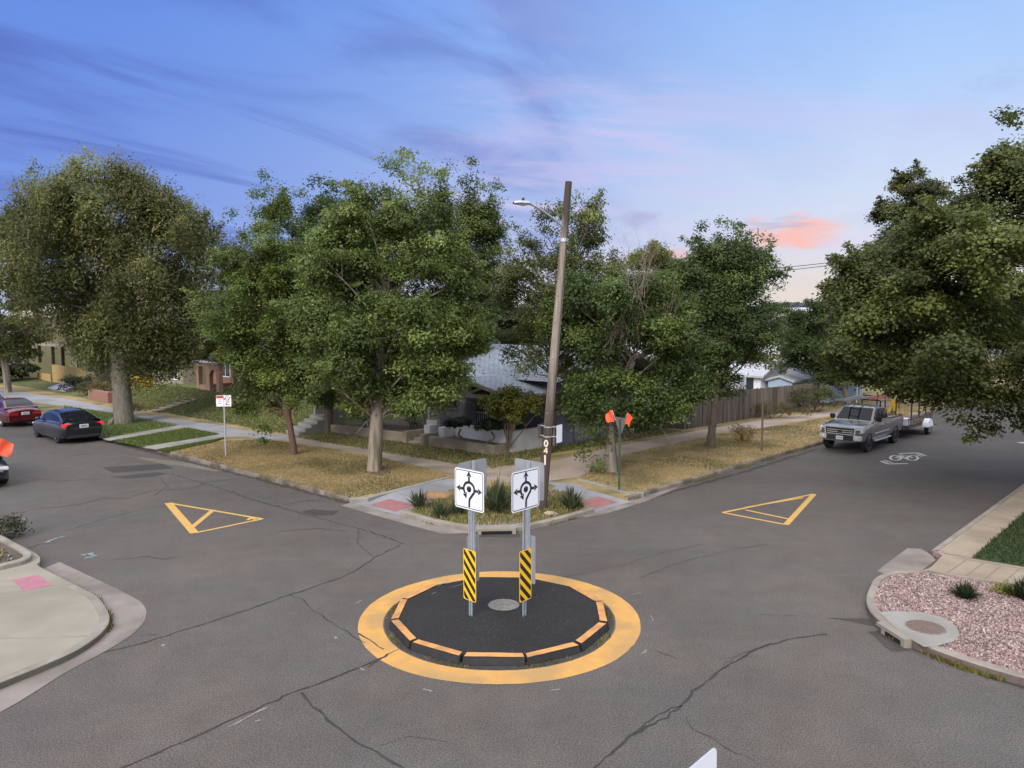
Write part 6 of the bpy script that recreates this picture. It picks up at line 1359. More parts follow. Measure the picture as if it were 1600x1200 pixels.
struct(MB().box(-1.9, -.02, -.6, 5.2, .0, .10).build('terrace', 'walk_tan')); o = bpy.data.objects['terrace']; o.location = W(36.2, 11.0, .60); o.rotation_euler = (0, 0, ROT)
# --- ochre house at the far left
oh = thing('ochre_house', 'two storey cream house with ochre parapet and dark porch posts behind the big elm', 'house', W(55.0, 9.0, -.1), ROT)
MB().box(3.0, 13, -1, 14.5, 0, 6.9).build('wall', 'olive_wall', oh); mb = MB(); cx, cy = 8, 6.7
mb.add([(2.2, -1.8, 6.9), (13.8, -1.8, 6.9), (13.8, 15.3, 6.9), (2.2, 15.3, 6.9), (8, 4, 9.2), (8, 9.5, 9.2)], [(0, 1, 4), (1, 2, 5, 4), (2, 3, 5), (3, 0, 4, 5), (3, 2, 1, 0)]); mb.build('roof', 'shingle_tan', oh)
MB().box(0, .25, .5, 9.0, 0, 1.95).build('parapet', 'ochre', oh); MB().box(0, .25, 9.6, 14, 0, 1.0).build('parapet', 'ochre', oh)
MB().box(-.2, 3.0, 0, 13.8, 3.62, 3.85).build('balcony', 'trim', oh)
for y in (.8, 6.0, 9.0, 13.4): MB().box(.02, .24, y - .14, y + .14, 1.955, 3.615).build('porch_post', 'dark_trim', oh)
for y in (.8, 4.5, 9.0, 13.4): MB().box(.05, .2, y - .08, y + .08, 3.855, 6.2).build('balcony_post', 'trim', oh)
MB().box(-.5, 3.0, -.6, 14.2, 6.2, 6.4).build('balcony_roof', 'shingle_tan', oh)
for y0 in (1.2, 4.4, 7.8, 11): window(oh, 3.0, 3.0, y0, y0 + 1.4, 4.2, 5.9, 'x', 'trim'); window(oh, 3.0, 3.0, y0, y0 + 1.2, 1.2, 3.2, 'x', 'dark_trim')
mb = MB()
for k in range(4): mb.box(-2.6 + .6 * k, 0 - .02, -2.2, -.2, .25 * k, .25 * k + .2)
mb.build('side_steps', 'lavender', oh)
mb = MB(); mb.add([(-2.0, .2, .35), (-2.0, 2.6, .35), (-.02, 2.6, 1.0), (-.02, .2, 1.0), (-2.0, .2, 0), (-2.0, 2.6, 0), (-.02, 2.6, 0), (-.02, .2, 0)], [(0, 1, 2, 3), (0, 4, 5, 1), (3, 2, 6, 7), (0, 3, 7, 4), (1, 5, 6, 2)]); mb.build('entry_ramp', 'lavender', oh)
pb = thing('brick_planter', 'red brick garden planter box beside the sidewalk below the elm', 'planter', W(41.8, 6.0, .13), ROT)
mb = MB(); mb.box(0, .2, 0, 4.2, 0, .75); mb.box(1.3, 1.5, 0, 4.2, 0, .75); mb.box(.202, 1.298, 0, .2, 0, .75); mb.box(.202, 1.298, 4.0, 4.2, 0, .75); mb.build('brick_wall', 'brick_red', pb); MB().box(.202, 1.298, .202, 3.998, 0, .66).build('soil', 'soil', pb)
# --- white buildings beyond the fence
house('white_house', 'small white gabled house with grey roof just behind the board fence', 9.6, 35.2, 4.6, 7.0, -.1, 2.05, 2.9, 'house_white', 'shingle_lt', 'y', .35, wins=[(0, 0, 4.0, 5.0, 1.0, 1.9, 'x')], door=(-.03, .0, .5, 1.5, -.05, 1.95))
house('blue_shed', 'pale blue flat shed with a low awning behind the board fence', 7.6, 35.6, 4.6, 1.7, -.1, 1.72, 1.98, 'light_blue', 'shingle_lt', 'x', .2)
house('white_garage', 'white alley garage past the end of the board fence', 6.6, 38.6, 7.0, 6.0, -.2, 2.4, 3.0, 'house_white', 'shingle_lt', 'x', .15)
g = bpy.data.objects['white_garage']; MB().box(7.002, 7.03, .8, 5.2, 0, 2.2).build('garage_door', 'light_blue', g)
MB().box(.6, 6.4, -.03, -.004, -.1, 2.2).build('side_panel', 'light_blue', g); mb = MB(); mb.add([(2.0, -.045, 1.2), (3.0, -.045, .75), (3.0, -.045, 1.65), (4.0, -.045, 1.3), (4.0, -.045, .8), (2.0, -.045, .9)], [(0, 5, 1, 2), (2, 1, 4, 3)]); mb.build('blue_emblem', 'blue', g)
house('white_house', 'pale sided house wall with one dark window left of the board fence', 9.2, 22.6, 6.4, 7.0, -.1, 2.9, 4.3, 'house_white', 'shingle_lt', 'y', .4, wins=[(2.2, 3.6, 0, 0, 1.1, 2.2, 'y'), (0, 0, 2.0, 3.4, 1.0, 2.2, 'x')])
def box_px(x, y, Y): return AT(x, y, Y)
wh = thing('warehouse', 'distant pale warehouse with dark sawtooth roof lights against the pink sky', 'warehouse', (52, 130, 0), R(-8))
l, r = AT(1196, 480, 130), AT(1330, 480, 130); wdt = r[0] - l[0]; wh.location = (l[0], 130, 0); zt = AT(1230, 478, 130)[2]
MB().box(0, wdt, 0, 30, 0, zt - .3).build('wall', 'warehouse', wh); MB().box(wdt * .33, wdt * .62, -6, -.01, 0, zt - 3.2).build('annex', 'alu', wh)
for k in range(6):
    x = wdt * (.02 + .12 * k); mb = MB(); mb.add([(x, 1, zt - .28), (x + 2.0, 1, zt + .75), (x + 2.0, 1, zt + .2), (x, 1, zt - .6), (x, 9, zt - .28), (x + 2.0, 9, zt + .75), (x + 2.0, 9, zt + .2), (x, 9, zt - .6)], [(0, 1, 2, 3), (7, 6, 5, 4), (0, 4, 5, 1), (1, 5, 6, 2)]); mb.build('roof_light', 'plastic', wh)
wb_ = thing('office_block', 'distant lavender grey office block glimpsed between two crowns', 'building', (0, 0, 0), 0); l, r = AT(690, 470, 110), AT(760, 470, 110); wb_.location = (l[0], 110, 0); wdt = r[0] - l[0]
MB().box(0, wdt, 0, 12, 0, AT(720, 452, 110)[2]).build('wall', 'warehouse', wb_)
for k in range(3): MB().box(wdt * (.2 + .25 * k), wdt * (.34 + .25 * k), -.05, -.004, 6.4, 8.4).build('window', 'glass_dark', wb_)
# further houses along both streets, seen in pieces under the crowns
house('brick_house', 'dim brick house on the bank directly left of the bungalow', 21.5, 13.0, 9, 9, .5, 3.7, 5.4, 'brick_red', 'shingle_teal', 'y', .5, wins=[(0, 0, 2, 3.6, 1.4, 2.8, 'x'), (0, 0, 5.6, 7.2, 1.4, 2.8, 'x')])
house('khaki_house', 'dim khaki bungalow glimpsed on the bank between the elm and the brick porch', 47.0, 13.5, 9, 7, .3, 3.0, 4.6, 'trim', 'shingle_lt', 'y', .5, wins=[(0, 0, 1, 2.4, 1.0, 2.2, 'x'), (0, 0, 4.2, 5.6, 1.0, 2.2, 'x')])
house('tan_house', 'tan two storey house farther down the left street past the ochre one', 72.0, 9.0, 11, 12, -.1, 5.6, 7.6, 'olive_wall', 'shingle_tan', 'y', .6, wins=[(0, 0, 1.5, 3.0, 1.0, 2.6, 'x'), (0, 0, 5.2, 6.8, 1.0, 2.6, 'x'), (0, 0, 1.5, 3.0, 3.6, 5.0, 'x'), (0, 0, 5.2, 6.8, 3.6, 5.0, 'x')])
# --- fence
fr = thing('board_fence', 'weathered grey brown board fence running up the right street sidewalk', 'fence', W(6.72, 20.6, .05), ROT)
Lf = 15.4; mb = MB(); x = 0.0; rng2 = random.Random(3)
while x < Lf:
    w_ = 0.14; t = rng2.uniform(-.04, .03); g_ = 1.86 - .012 * x + t; y_ = rng2.uniform(-.008, .008) - .05 * x; mb.box(x, x + w_ - .012, -.012 + y_, .012 + y_, -.05, g_); x += w_
mb.build('board_panel', 'fence', fr)
for k in range(7): xx = .1 + k * 2.45; MB().box(xx - .05, xx + .05, .03 - .05 * xx, .13 - .05 * xx, -.1, 1.8 - .012 * xx).build('fence_post', 'fence', fr)
for z in (.4, 1.45): MB().bar((0, .055, z), (Lf, .055 - .05 * Lf, z - .1), .04, .09).build('fence_rail', 'fence', fr)
mb = MB(); y = 0.03; y2 = 3.0; yy = y
while yy < 3.4: mb.box(-.03, -.006, yy, yy + .128, -.05, 1.86 + rng2.uniform(-.04, .03)); yy += .14
mb.build('board_panel', 'fence', fr)
lt = thing('lattice_screen', 'white lattice screen rising above the board fence', 'lattice', W(7.6, 25.3, 0), ROT); mb = MB()
for k in range(-8, 34):
    for s in (-1, 1):
        x0 = k * .13; p, q = (x0, 1.55), (x0 + s * .8, 2.35)
        if s < 0: p, q = (x0 + .8, 1.55), (x0, 2.35)
        x0c, x1c = max(min(p[0], q[0]), 0), min(max(p[0], q[0]), 3.6)
        if x1c - x0c < .05: continue
        f = lambda x: p[1] + (x - p[0]) / (q[0] - p[0]) * (q[1] - p[1])
        mb.bar((x0c, s * .008, f(x0c)), (x1c, s * .008, f(x1c)), .04, .01, up=(0, 1, 0))
mb.build('lattice_slats', 'lattice', lt)
for x in (-.05, 1.8, 3.65): MB().box(x - .04, x + .04, -.04, .04, 0, 2.42).build('screen_post', 'lattice', lt)
MB().box(-.05, 3.65, -.03, .03, 2.36, 2.42).build('screen_rail', 'lattice', lt)
q = W(4.2, 37.6, .1); root = thing('warning_sign', 'grey back of a diamond warning sign on a thin post by the alley tree', 'road sign', q, ROT + R(95)); MB().tube([(0, .02, -.1), (0, .02, 3.1)], .03, 8).build('post', 'steel', root); plate_xz(MB(), [(0, -.56), (.56, 0), (0, .56), (-.56, 0)], -.012, -.006, 2.5).build('sign_plate', 'alu', root)

# ================================================================== TREES
ASH, ASH2 = (0.082, 0.122, 0.032), (0.225, 0.265, 0.075)  # (0.078, 0.118, 0.025), (0.22, 0.243, 0.059)
def T(px, py, z=.13): p = G(px, py, z); return (p[0], p[1], z)
tree('ash_tree', 'full green tree with pale grey trunk in the dry verge, tallest of the middle group', T(585, 736), 28.2, [(298, 600, 690), (320, 560, 715), (350, 520, 728), (385, 495, 734), (420, 478, 738), (470, 466, 742), (520, 462, 738), (565, 480, 728), (605, 515, 715), (640, 548, 694)], .30, 270, 320, .165, .5, ASH, ASH2, 'bark_pale',
     plumes=[(640, 241, 0.49, 2.16), (600, 252, 0.49, 1.89), (660, 256, 0.48, 1.76), (700, 264, 0.43, 1.76), (565, 290, 0.49, 1.35), (618, 262, 0.49, 1.62), (682, 272, 0.43, 1.35), (545, 300, 0.43, 1.08)], split=.5, young=.32, bough=1.12)
tree('ash_tree', 'green tree on a thin brown trunk in the dry verge behind the parking sign', T(458, 710), 31.8, [(325, 390, 455), (348, 368, 488), (380, 350, 510), (430, 330, 520), (480, 308, 515), (522, 318, 515), (545, 358, 512), (600, 366, 505), (645, 370, 480)], .155, 185, 320, .155, .5, (0.07, 0.109, 0.025), (0.196, 0.225, 0.057), 'bark_red',
     plumes=[(417, 272, 0.43, 2.16), (395, 300, 0.46, 1.62), (440, 296, 0.46, 1.35), (365, 335, 0.41, 1.35)], extra=[(412, 672, .38), (408, 690, .22), (370, 640, .4)], split=.45, young=.30, bough=1.12)
tree('ash_tree', 'tall dark green tree behind, its dim trunk at the low wall end', T(512, 676), 37.5, [(318, 478, 560), (340, 468, 580), (380, 455, 600), (450, 450, 620), (520, 450, 610), (580, 470, 600), (630, 480, 590)], .27, 130, 330, .17, .5, (0.051, 0.086, 0.021), (0.133, 0.165, 0.041), 'bark',
     plumes=[(490, 279, 0.51, 1.89), (515, 282, 0.58, 1.89), (530, 290, 0.52, 1.62), (470, 300, 0.49, 1.35), (553, 292, 0.49, 1.62)], split=.5, bough=1.12)
tree('poplar_tree', 'slender upright green tree rising behind the bungalow roof', W(17.5, 17.0, .1), 40.5, [(325, 715, 770), (345, 702, 782), (370, 695, 782), (420, 690, 776), (470, 694, 772), (520, 690, 765), (560, 690, 755)], .24, 85, 330, .175, .5, (0.063, 0.095, 0.023), (0.164, 0.19, 0.051), 'bark', plumes=[(737, 253, 0.52, 2.97), (777, 288, 0.52, 2.43), (722, 282, 0.49, 1.89), (753, 290, 0.49, 1.35)], split=.55, dmax=3.4)
tree('street_tree', 'dense dark tree with a leaning trunk behind the yield sign, dead twigs on top', T(955, 737), 28.0, [(440, 880, 1030), (470, 865, 1065), (510, 862, 1085), (550, 872, 1100), (585, 885, 1105), (615, 885, 1090), (645, 900, 1060), (665, 905, 1015)], .235, 125, 330, .15, .55, (0.059, 0.093, 0.026), (0.153, 0.19, 0.045), 'bark_pale',
     extra=[(928, 690, .45), (920, 712, .40), (933, 728, .3), (915, 675, .5), (940, 668, .5), (1075, 620, .5), (1100, 590, .5), (940, 640, .6), (905, 650, .5), (1000, 640, .6), (1040, 630, .6), (1090, 520, .45)], split=.45, young=.22, lean=-.3)
tree('sparse_tree', 'thin browning tree with open branches directly behind the utility pole', T(857, 708), 30.5, [(312, 885, 925), (335, 845, 960), (365, 800, 972), (400, 788, 985), (440, 780, 990), (480, 776, 985), (520, 780, 970), (560, 785, 940), (590, 800, 900)], .17, 150, 235, .14, .55, (0.078, 0.102, 0.028), (0.175, 0.175, 0.052), 'bark', split=.45, twigs=.9, young=.30, sprig=.2, rcl=(.45, .75), cvar=.3, dmax=3.6, bough=1.15,
     plumes=[(905, 308, 0.43, 1.35), (880, 318, 0.43, 1.08), (935, 318, 0.41, 1.08), (800, 350, 0.41, 0.94)])
tree('street_tree', 'olive leafy tree with dead twig top between the dark tree and fence', W(9.4, 15.0, .13), 35.5, [(395, 985, 1040), (420, 975, 1065), (460, 985, 1085), (500, 1000, 1110), (540, 1020, 1130), (580, 1040, 1140), (605, 1050, 1130)], .19, 75, 330, .165, .5, (0.095, 0.116, 0.025), (0.214, 0.225, 0.051), 'bark', split=.45, young=.4, dmax=3.6)
tree('street_tree', 'dark green tree on a brown trunk in the verge before the board fence', T(1110, 698), 33.9, [(380, 1098, 1165), (395, 1082, 1190), (415, 1072, 1204), (440, 1070, 1205), (480, 1062, 1218), (520, 1048, 1222), (555, 1045, 1200), (590, 1055, 1160), (620, 1075, 1135)], .20, 140, 320, .16, .5, (0.059, 0.095, 0.031), (0.153, 0.19, 0.052), 'bark', split=.42, young=.25,
     plumes=[(1128, 346, 0.43, 1.08), (1100, 352, 0.38, 1.08), (1150, 352, 0.38, 0.94), (1180, 370, 0.43, 0.94), (1200, 378, 0.35, 0.81)], extra=[(1110, 575, .7), (1135, 590, .5), (1090, 605, .5)])
tree('elm_tree', 'huge drooping grey green elm with a thick furrowed trunk at the far kerb', T(193, 661), 42.3, [(255, 120, 165), (272, 90, 200), (295, 62, 232), (322, 42, 290), (360, 28, 326), (410, 20, 330), (450, 28, 330), (478, 70, 324), (515, 112, 316), (550, 130, 300), (575, 142, 292), (592, 170, 275)], .56, 265, 300, .19, .34, (0.092, 0.112, 0.037), (0.245, 0.231, 0.08), 'bark_grey', droop=1.0, sprig=.26, rcl=(.75, 1.25), split=.5, flat=1.25, young=.3, dmax=6.0, bough=1.3,
     plumes=[(138, 235, 0.51, 1.89), (55, 258, 0.58, 1.62), (215, 258, 0.58, 1.62), (300, 320, 0.58, 1.62), (20, 285, 0.51, 1.35), (190, 262, 0.58, 1.35)], extra=[(225, 568, .7), (145, 540, .8), (250, 578, .5), (170, 548, .8)], fine=False)
tree('street_tree', 'olive tree with a pale trunk at the left picture edge past the elm', T(12, 613), G(12, 613, .13)[1], [(335, -50, 42), (370, -66, 52), (420, -70, 56), (470, -70, 58), (520, -68, 62), (560, -60, 58)], .3, 110, 260, .19, .5, (0.082, 0.101, 0.028), (0.189, 0.178, 0.057), 'bark_pale', split=.45, fine=False)
tree('yard_tree', 'yellow green young tree on the bank above the brick porch', W(30.5, 9.5, .6), 47.0, [(435, 325, 385), (465, 300, 410), (500, 285, 420), (535, 280, 410), (565, 290, 390)], .14, 75, 300, .18, .5, (0.107, 0.124, 0.023), (0.252, 0.237, 0.051), 'bark', split=.4, young=.45, dmax=3.4)
tree('yard_tree', 'dark leafy tree on the bank behind the brick porch', W(44.5, 21.0, .8), 72.0, [(470, 270, 420), (500, 255, 440), (540, 255, 440), (575, 270, 420)], .25, 70, 300, .25, .55, (0.044, 0.065, 0.021), (0.107, 0.118, 0.035), 'bark', split=.4, rcl=(.9, 1.5), fine=False)
tree('alley_tree', 'dark round tree at the alley mouth behind the pickup truck', W(4.4, 36.6, .1), 49.2, [(470, 1268, 1318), (495, 1235, 1335), (525, 1225, 1345), (555, 1228, 1340), (580, 1250, 1325), (600, 1285, 1325)], .2, 90, 300, .18, .5, (0.038, 0.065, 0.021), (0.107, 0.136, 0.035), 'bark', split=.5, dmax=3.6, extra=[(1288, 590, .5), (1300, 598, .4)])
MAP1, MAP2 = (0.060, 0.079, 0.023), (0.165, 0.180, 0.046)
tree('maple_tree', 'big dark maple whose branches overhang the street from the right edge', (21.8, 24.6, .13), 25.5, [(205, 1590, 1760), (250, 1545, 1840), (300, 1530, 1900), (335, 1480, 1940), (365, 1405, 1960), (400, 1370, 1980), (440, 1330, 1990), (478, 1300, 1990), (520, 1300, 1990), (555, 1312, 1970), (580, 1338, 1930), (598, 1372, 1900), (615, 1425, 1880), (632, 1465, 1820)], .42, 540, 320, .155, .7, MAP1, MAP2, 'bark', split=.4, young=.28, rcl=(.55, .95), dmax=6.5, twigs=.06,
     plumes=[(1560, 182, 0.41, 1.22), (1590, 186, 0.41, 1.35), (1545, 258, 0.41, 1.08), (1640, 180, 0.43, 1.35)], extra=[(1470, 636, .4), (1500, 660, .4), (1525, 680, .32), (1545, 668, .38), (1560, 650, .45), (1590, 655, .4), (1600, 668, .28), (1515, 690, .18), (1555, 672, .25), (1480, 620, .7), (1530, 630, .7), (1580, 625, .7), (1350, 560, .45), (1320, 545, .45), (1425, 590, .55), (1640, 640, .7)])
tree('maple_tree', 'tall dark tree farther up the street above the overhanging maple', W(3.0, 42.0, .1), 51.0, [(272, 1425, 1460), (295, 1388, 1508), (330, 1365, 1516), (370, 1356, 1518), (410, 1345, 1525), (460, 1330, 1530), (510, 1320, 1530), (560, 1320, 1520), (600, 1340, 1500)], .34, 170, 300, .21, .6, (0.045, 0.059, 0.018), (0.126, 0.124, 0.031), 'bark', split=.45, rcl=(.7, 1.3), dmax=4.5, plumes=[(1440, 268, 0.58, 1.35), (1500, 280, 0.58, 1.35), (1395, 290, 0.51, 1.08)])
tree('maple_tree', 'green tree at the far end of the right street', W(-11.5, 42, .1), 52, [(380, 1560, 1760), (430, 1520, 1800), (500, 1500, 1800), (560, 1520, 1800), (610, 1560, 1760)], .3, 90, 280, .22, .6, MAP1, MAP2, 'bark', split=.4, rcl=(.8, 1.4))
# dead twigs on the dark tree
dt = thing('dead_limb', 'bare broken twigs hanging from the top of the dark street tree', 'branch', tuple(AT(985, 470, 26.2)))
o0 = AT(985, 470, 26.2); mb = MB()
def twig(p, d, L_, r, n):
    q = p + d * L_; mb.tube(curve3(p, q, rng.normal(size=3) * L_ * .1, 5), list(np.linspace(r, r * .4, 5)), 4, cap=False)
    if n:
        for k in range(3): f = rng.uniform(.3, 1); twig(p + d * L_ * f, unit(d + rng.normal(size=3) * .45), L_ * rng.uniform(.4, .7), r * .5, n - 1)
for k in range(13):
    e = np.array([rng.uniform(-.8, .5), rng.uniform(-.3, .3), rng.uniform(-1.1, -.5)]); twig(rng.normal(size=3) * .22, unit(e), rng.uniform(.7, 1.4), .011, 2)
twig(np.array([-.1, 0, -.5]), unit(np.array([-.55, 0, -.8])), 1.7, .014, 1)
mb.build('hanging_twigs', 'dead', dt); mb = MB()
for k in range(12):
    e = np.array([rng.uniform(-.35, .45), rng.uniform(-.3, .3), rng.uniform(.6, 1.1)]); twig(rng.normal(size=3) * .25 + np.array([.2, 0, .1]), unit(e), rng.uniform(.8, 1.5), .011, 2)
mb.tube([(0, 0, -.4), (.15, 0, .3)], [.03, .02], 6); mb.build('upright_twigs', 'dead', dt); mb = MB()
mb.tube([(1.3, .6, -1.5), (1.35, .6, -.7)], [.025, .015], 6)
for k in range(9):
    e = np.array([rng.uniform(-.3, .4), rng.uniform(-.3, .3), rng.uniform(.6, 1.1)]); twig(np.array([1.35, .6, -1.0]) + rng.normal(size=3) * .15, unit(e), rng.uniform(.6, 1.2), .010, 1)
mb.build('side_twigs', 'dead', dt)
# distant tree belt, each crown its own tree
FAR = [(560, 78, 455, 110), (660, 84, 462, 110), (800, 74, 470, 110), (890, 82, 465, 120), (1010, 78, 470, 110), (1130, 84, 478, 95), (1235, 95, 497, 70), (1290, 88, 490, 70), (430, 86, 462, 110), (330, 92, 458, 120), (230, 88, 455, 120), (120, 92, 450, 120), (30, 86, 455, 110), (1440, 92, 480, 120), (1560, 88, 470, 120), (740, 68, 492, 70)]
nmz = ['left of the far row', 'behind the elm']
for i, (px, Y, pt, wd) in enumerate(FAR):
    X = AT(px, 500, Y)[0]
    near = {0: 'behind the tall dark green tree', 1: 'behind the middle tree group', 2: 'behind the sparse browning tree', 3: 'behind the utility pole', 4: 'behind the dead twigs', 5: 'behind the dark verge tree', 6: 'just below the warehouse roof', 7: 'right of the warehouse', 8: 'behind the thin brown trunk tree', 9: 'behind the yellow green young tree', 10: 'right behind the elm trunk', 11: 'behind the elm crown', 12: 'above the cream house roof', 13: 'behind the overhanging maple', 14: 'at the far end of the right street', 15: 'below the lavender office block'}[i]
    tree('distant_tree', 'far hazy green tree ' + near, (X, Y, 0), Y, [(pt, px - wd * .2, px + wd * .2), (pt + 14, px - wd * .4, px + wd * .4), (pt + 40, px - wd * .5, px + wd * .5), (545, px - wd * .45, px + wd * .45)], .25, 42, 200, .34, .6, (0.050, 0.070, 0.028), (0.11, 0.125, 0.05), 'bark', split=.4, rcl=(1.0, 1.7), group='distant trees behind the houses', twigs=.3, fine=False, spray=.5)

# ================================================================== PLANTS
def blades(root, n, L_, w, col, spread=1.0, seed_h=0.0, name='leaves'):
    V, C_ = [], []
    for k in range(n):
        t = rng.uniform(0, 2 * math.pi); el = rng.uniform(R(25), R(88)) if spread > .8 else rng.uniform(R(55), R(88)); l = L_ * rng.uniform(.6, 1.1); d = np.array([math.cos(t) * math.cos(el), math.sin(t) * math.cos(el), math.sin(el)]); s = np.array([-math.sin(t), math.cos(t), 0]) * w
        p0 = np.array([math.cos(t), math.sin(t), 0]) * rng.uniform(0, .12) * spread; p1 = p0 + d * l * .55; p2 = p1 + (d * .85 - np.array([0, 0, .35 * math.cos(el)])) * l * .45
        V += [[p0 - s * .7, p0 + s * .7, p1 + s, p1 - s], [p1 - s, p1 + s, p2 + s * .12, p2 - s * .12]]; c = np.array(col[rng.integers(0, len(col))]) * rng.uniform(.7, 1.3); C_ += [c, c]
    return quad_cloud(name, np.array(V), np.array(C_), 'blade', root)
YUC = [(0.055, 0.075, 0.035), (0.04, 0.06, 0.028), (0.085, 0.10, 0.05), (0.12, 0.11, 0.06)]
for px, py, L_, n, lb in ((655, 793, .62, 110, 'spiky yucca at the left end of the planted nose'), (690, 808, .5, 90, 'small spiky yucca left of the front signs'), (716, 803, .55, 90, 'spiky yucca partly behind the left arrow sign'), (776, 800, 1.05, 240, 'tall spiky yucca between the two arrow signs'), (893, 795, .72, 170, 'broad spiky yucca right of the pole foot'), (812, 780, .6, 80, 'spiky yucca behind the right arrow sign')):
    q = G(px, py, .13); root = thing('yucca_plant', lb, 'plant', tuple(q), 0, 'yuccas on the planted corner'); blades(root, n, L_, .020, YUC)
    if n > 200:
        quadsV = blades(root, 90, .55, .014, [(0.36, 0.29, 0.13), (0.28, 0.22, 0.10)], 1.0, name='dead_leaves'); mb = MB(); mb.tube([(.05, 0, .2), (.1, 0, 1.3)], .012, 5); mb.build('flower_stalk', 'dead', root)
def leafy(name, label, loc, r, n_cl, col, col2, size=.10, per=300, stems=4, aspect=.55, cat='shrub', group=None, stem_m='bark', h0=.35, flat=1.0, rcl=.33, young=.25):
    root = thing(name, label, cat, loc, 0, group); cen = []
    for k in range(n_cl):
        d = unit(rng.normal(size=3)); d[2] = abs(d[2]) * (1 if rng.random() < .75 else -1); cen.append(np.array([d[0] * r[0], d[1] * r[1], d[2] * r[2]]) * rng.random() ** .45 + np.array([0, 0, h0 + r[2]]))
    V4, T_ = clump_leaves(cen, [(rcl, rcl, rcl * flat)] * n_cl, per, size, aspect, 1, 0, col, col2, sprig=.09, young=young); quad_cloud('foliage', V4, T_, 'leaf', root); mb = MB()
    for k in range(stems): c = cen[int(rng.integers(0, n_cl))]; mb.tube(curve3((rng.normal() * .06, rng.normal() * .06, -.05), c, rng.normal(size=3) * .1, 6), list(np.linspace(.035, .012, 6)), 5, cap=False)
    mb.build('stem', stem_m, root); return root
for px, py, lb, tx in ((722, 692, 'dark clipped mushroom topiary before the white half wall, left of two', -.12), (765, 697, 'dark clipped mushroom topiary on a crooked bare stem, right of two', .16)):
    q = G(px, py, .47); root = thing('topiary_shrub', lb, 'shrub', tuple(q), 0, 'topiary shrubs before the porch'); mb = MB(); mb.tube(smooth_path([(-tx, 0, 0), (-tx * .6, 0, .16), (tx * 1.2, .05, .34), (tx * .5, 0, .6)], 4), .045, 7); mb.build('stem', 'bark', root)
    cen = [np.array([rng.uniform(-.36, .36), rng.uniform(-.36, .36), 0]) for _ in range(26)]; cen = [c + np.array([tx * .5 - .1, 0, .70 + .16 * (1 - np.dot(c, c) * 2)]) for c in cen]; V4, T_ = clump_leaves(cen, [(.24, .24, .22)] * 26, 2600, .085, .6, 1, 0, (0.020, 0.030, 0.018), (0.042, 0.055, 0.028), sprig=.06); quad_cloud('foliage', V4, T_, 'leaf', root)
q = G(795, 697, .47); leafy('yellow_shrub', 'tall yellow green shrub before the bungalow porch', tuple(q), (1.25, .9, .75), 95, (0.075, 0.095, 0.018), (0.20, 0.19, 0.030), .12, 330, 7, h0=.85, young=.4)
leafy('yellow_shrub', 'yellow green shrub against the slate blue wall right of the pole', W(7.4, 12.6, .13), (1.0, .9, .9), 45, (0.070, 0.092, 0.018), (0.17, 0.17, 0.030), .12, 330, 6, h0=.9, young=.4)
leafy('dark_shrub', 'low dark shrub against the lattice left of the porch', W(15.3, 10.0, .45), (1.5, .8, .75), 50, (0.020, 0.032, 0.014), (0.05, 0.065, 0.025), .10, 300, 4, h0=.05)
leafy('dark_shrub', 'dark shrub behind the low wall left of the steps', W(17.4, 9.4, .45), (1.2, .8, .6), 36, (0.022, 0.034, 0.014), (0.055, 0.07, 0.025), .10, 300, 4, h0=.05)
leafy('fence_bush', 'feathery green bush at the far end of the board fence', W(5.0, 32.8, .1), (1.9, 1.0, .8), 70, (0.060, 0.075, 0.026), (0.13, 0.135, 0.05), .12, 300, 6, aspect=.35, h0=0, young=.35)
leafy('fence_bush', 'dry weeds climbing the foot of the board fence', W(5.6, 28.2, .1), (2.4, .5, .4), 46, (0.085, 0.085, 0.03), (0.17, 0.14, 0.06), .11, 240, 4, aspect=.35, h0=0, young=.4)
leafy('dry_bush', 'tan dried out bush alone in the right verge', tuple(G(1160, 688, .13)), (.62, .55, .32), 26, (0.22, 0.165, 0.075), (0.34, 0.26, 0.13), .12, 330, 5, aspect=.25, h0=.0, rcl=.26)
for px, py, L_, n, lb in ((1508, 934, .34, 300, 'dark green spiky tuft in the pink gravel'), (1603, 936, .5, 420, 'dark green spiky tuft at the right edge of the pink gravel')):
    q = G(px, py, .13); root = thing('grass_tuft', lb, 'plant', tuple(q), 0); blades(root, n, L_, .011, [(0.018, 0.030, 0.014), (0.03, 0.045, 0.018), (0.05, 0.062, 0.03)])
leafy('groundcover_plant', 'small yellow green groundcover patch in the pink gravel', tuple(G(1572, 928, .13)), (.26, .18, .06), 14, (0.16, 0.17, 0.02), (0.34, 0.30, 0.03), .05, 600, 2, h0=0, rcl=.1)
leafy('weed_clump', 'green weed clump at the near kerb by the left edge bed', W(9.2, -8.35, 0.0), (.5, .35, .2), 22, (0.035, 0.045, 0.018), (0.07, 0.075, 0.03), .07, 420, 3, h0=0, rcl=.2)
leafy('garden_bush', 'dark bush before the ochre parapet', W(52.5, 7.6, .15), (1.6, .9, .6), 40, (0.03, 0.04, 0.018), (0.075, 0.075, 0.03), .16, 240, 4, h0=0)
leafy('garden_bush', 'olive weeds beside the red brick planter', W(48.0, 7.3, .15), (1.6, .7, .45), 34, (0.07, 0.07, 0.028), (0.14, 0.12, 0.05), .15, 240, 4, h0=0, aspect=.35)
leafy('garden_bush', 'golden grasses leaning out of the red brick planter', W(44.6, 6.9, .7), (1.4, .5, .3), 30, (0.14, 0.11, 0.035), (0.24, 0.18, 0.06), .15, 260, 4, h0=0, aspect=.3)
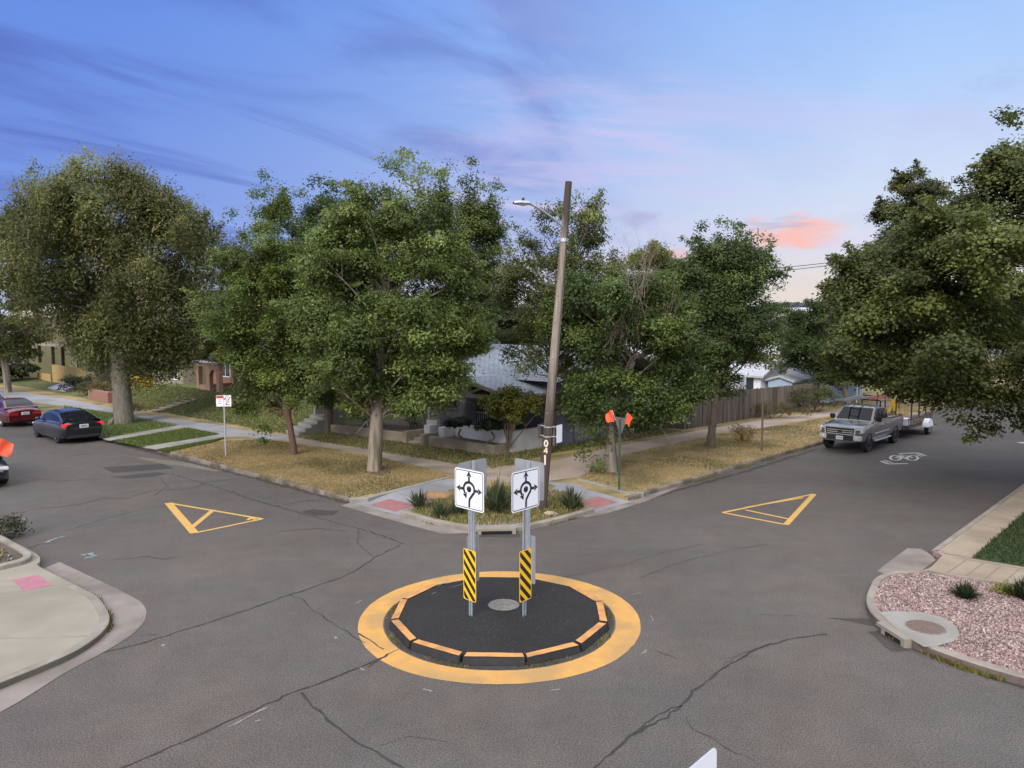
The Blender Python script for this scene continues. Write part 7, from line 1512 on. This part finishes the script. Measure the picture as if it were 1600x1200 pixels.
leafy('garden_bush', 'dark hedge like bush before the tan far house', W(70, 7.5, .1), (3.0, 1.2, .9), 60, (0.03, 0.045, 0.018), (0.07, 0.085, 0.03), .22, 240, 4, h0=0, rcl=.6)
leafy('garden_bush', 'rounded green bush at the sidewalk between the ochre and tan houses', W(68.5, 6.0, .1), (1.5, 1.2, 1.0), 40, (0.05, 0.065, 0.02), (0.12, 0.13, 0.04), .2, 240, 4, h0=0, rcl=.5)
leafy('flower_bush', 'bush covered in yellow flowers beside the elm trunk', W(44.0, 9.3, .4), (1.0, .8, .6), 30, (0.16, 0.15, 0.03), (0.55, 0.40, 0.03), .14, 260, 4, h0=.1, young=.55)
leafy('garden_bush', 'dry straggly bush on the verge by the elm foot', W(33.6, 4.2, .13), (.9, .6, .3), 22, (0.11, 0.095, 0.04), (0.20, 0.16, 0.07), .12, 260, 4, h0=0, aspect=.3)
# bark mulch heap on the planted nose and scraps along it
q = G(683, 777, .13); root = thing('bark_mound', 'low heap of brown bark litter beside the left ramp', 'mound', tuple(q)); mb = MB(); mb.blob((0, 0, .0), (.55, .34, .20), 16, 9, .10); mb.build('mound', 'litter', root, smooth=True)
for px, py, lb in ((860, 805, 'pale flat stone at the utility pole foot'),):
    q = G(px, py, .13); mb = MB(); mb.blob((q[0], q[1], .16), (.20, .15, .09), 8, 5, .15); tag(mb.build('stone', 'stone'), lb, 'stone')
o = stones('fallen_leaves', gp([(595, 744), (560, 736), (585, 728), (612, 738)], .13), 420, .13, .05, [(0.10, 0.06, 0.035), (0.16, 0.10, 0.06)], MT['chips']); stuff(o)
o = stones('fallen_leaves', wp([(1.6, 0.6), (0.4, 1.4), (0.6, 3.4), (2.8, 3.6)]), 700, .134, .035, [(0.30, 0.24, 0.16), (0.14, 0.10, 0.06), (0.22, 0.18, 0.10)], MT['chips']); stuff(o)
o = stones('litter_scraps', gp([(925, 730), (990, 745), (960, 742), (920, 738)], .13), 120, .13, .04, [(0.12, 0.09, 0.05)], MT['chips']); stuff(o)
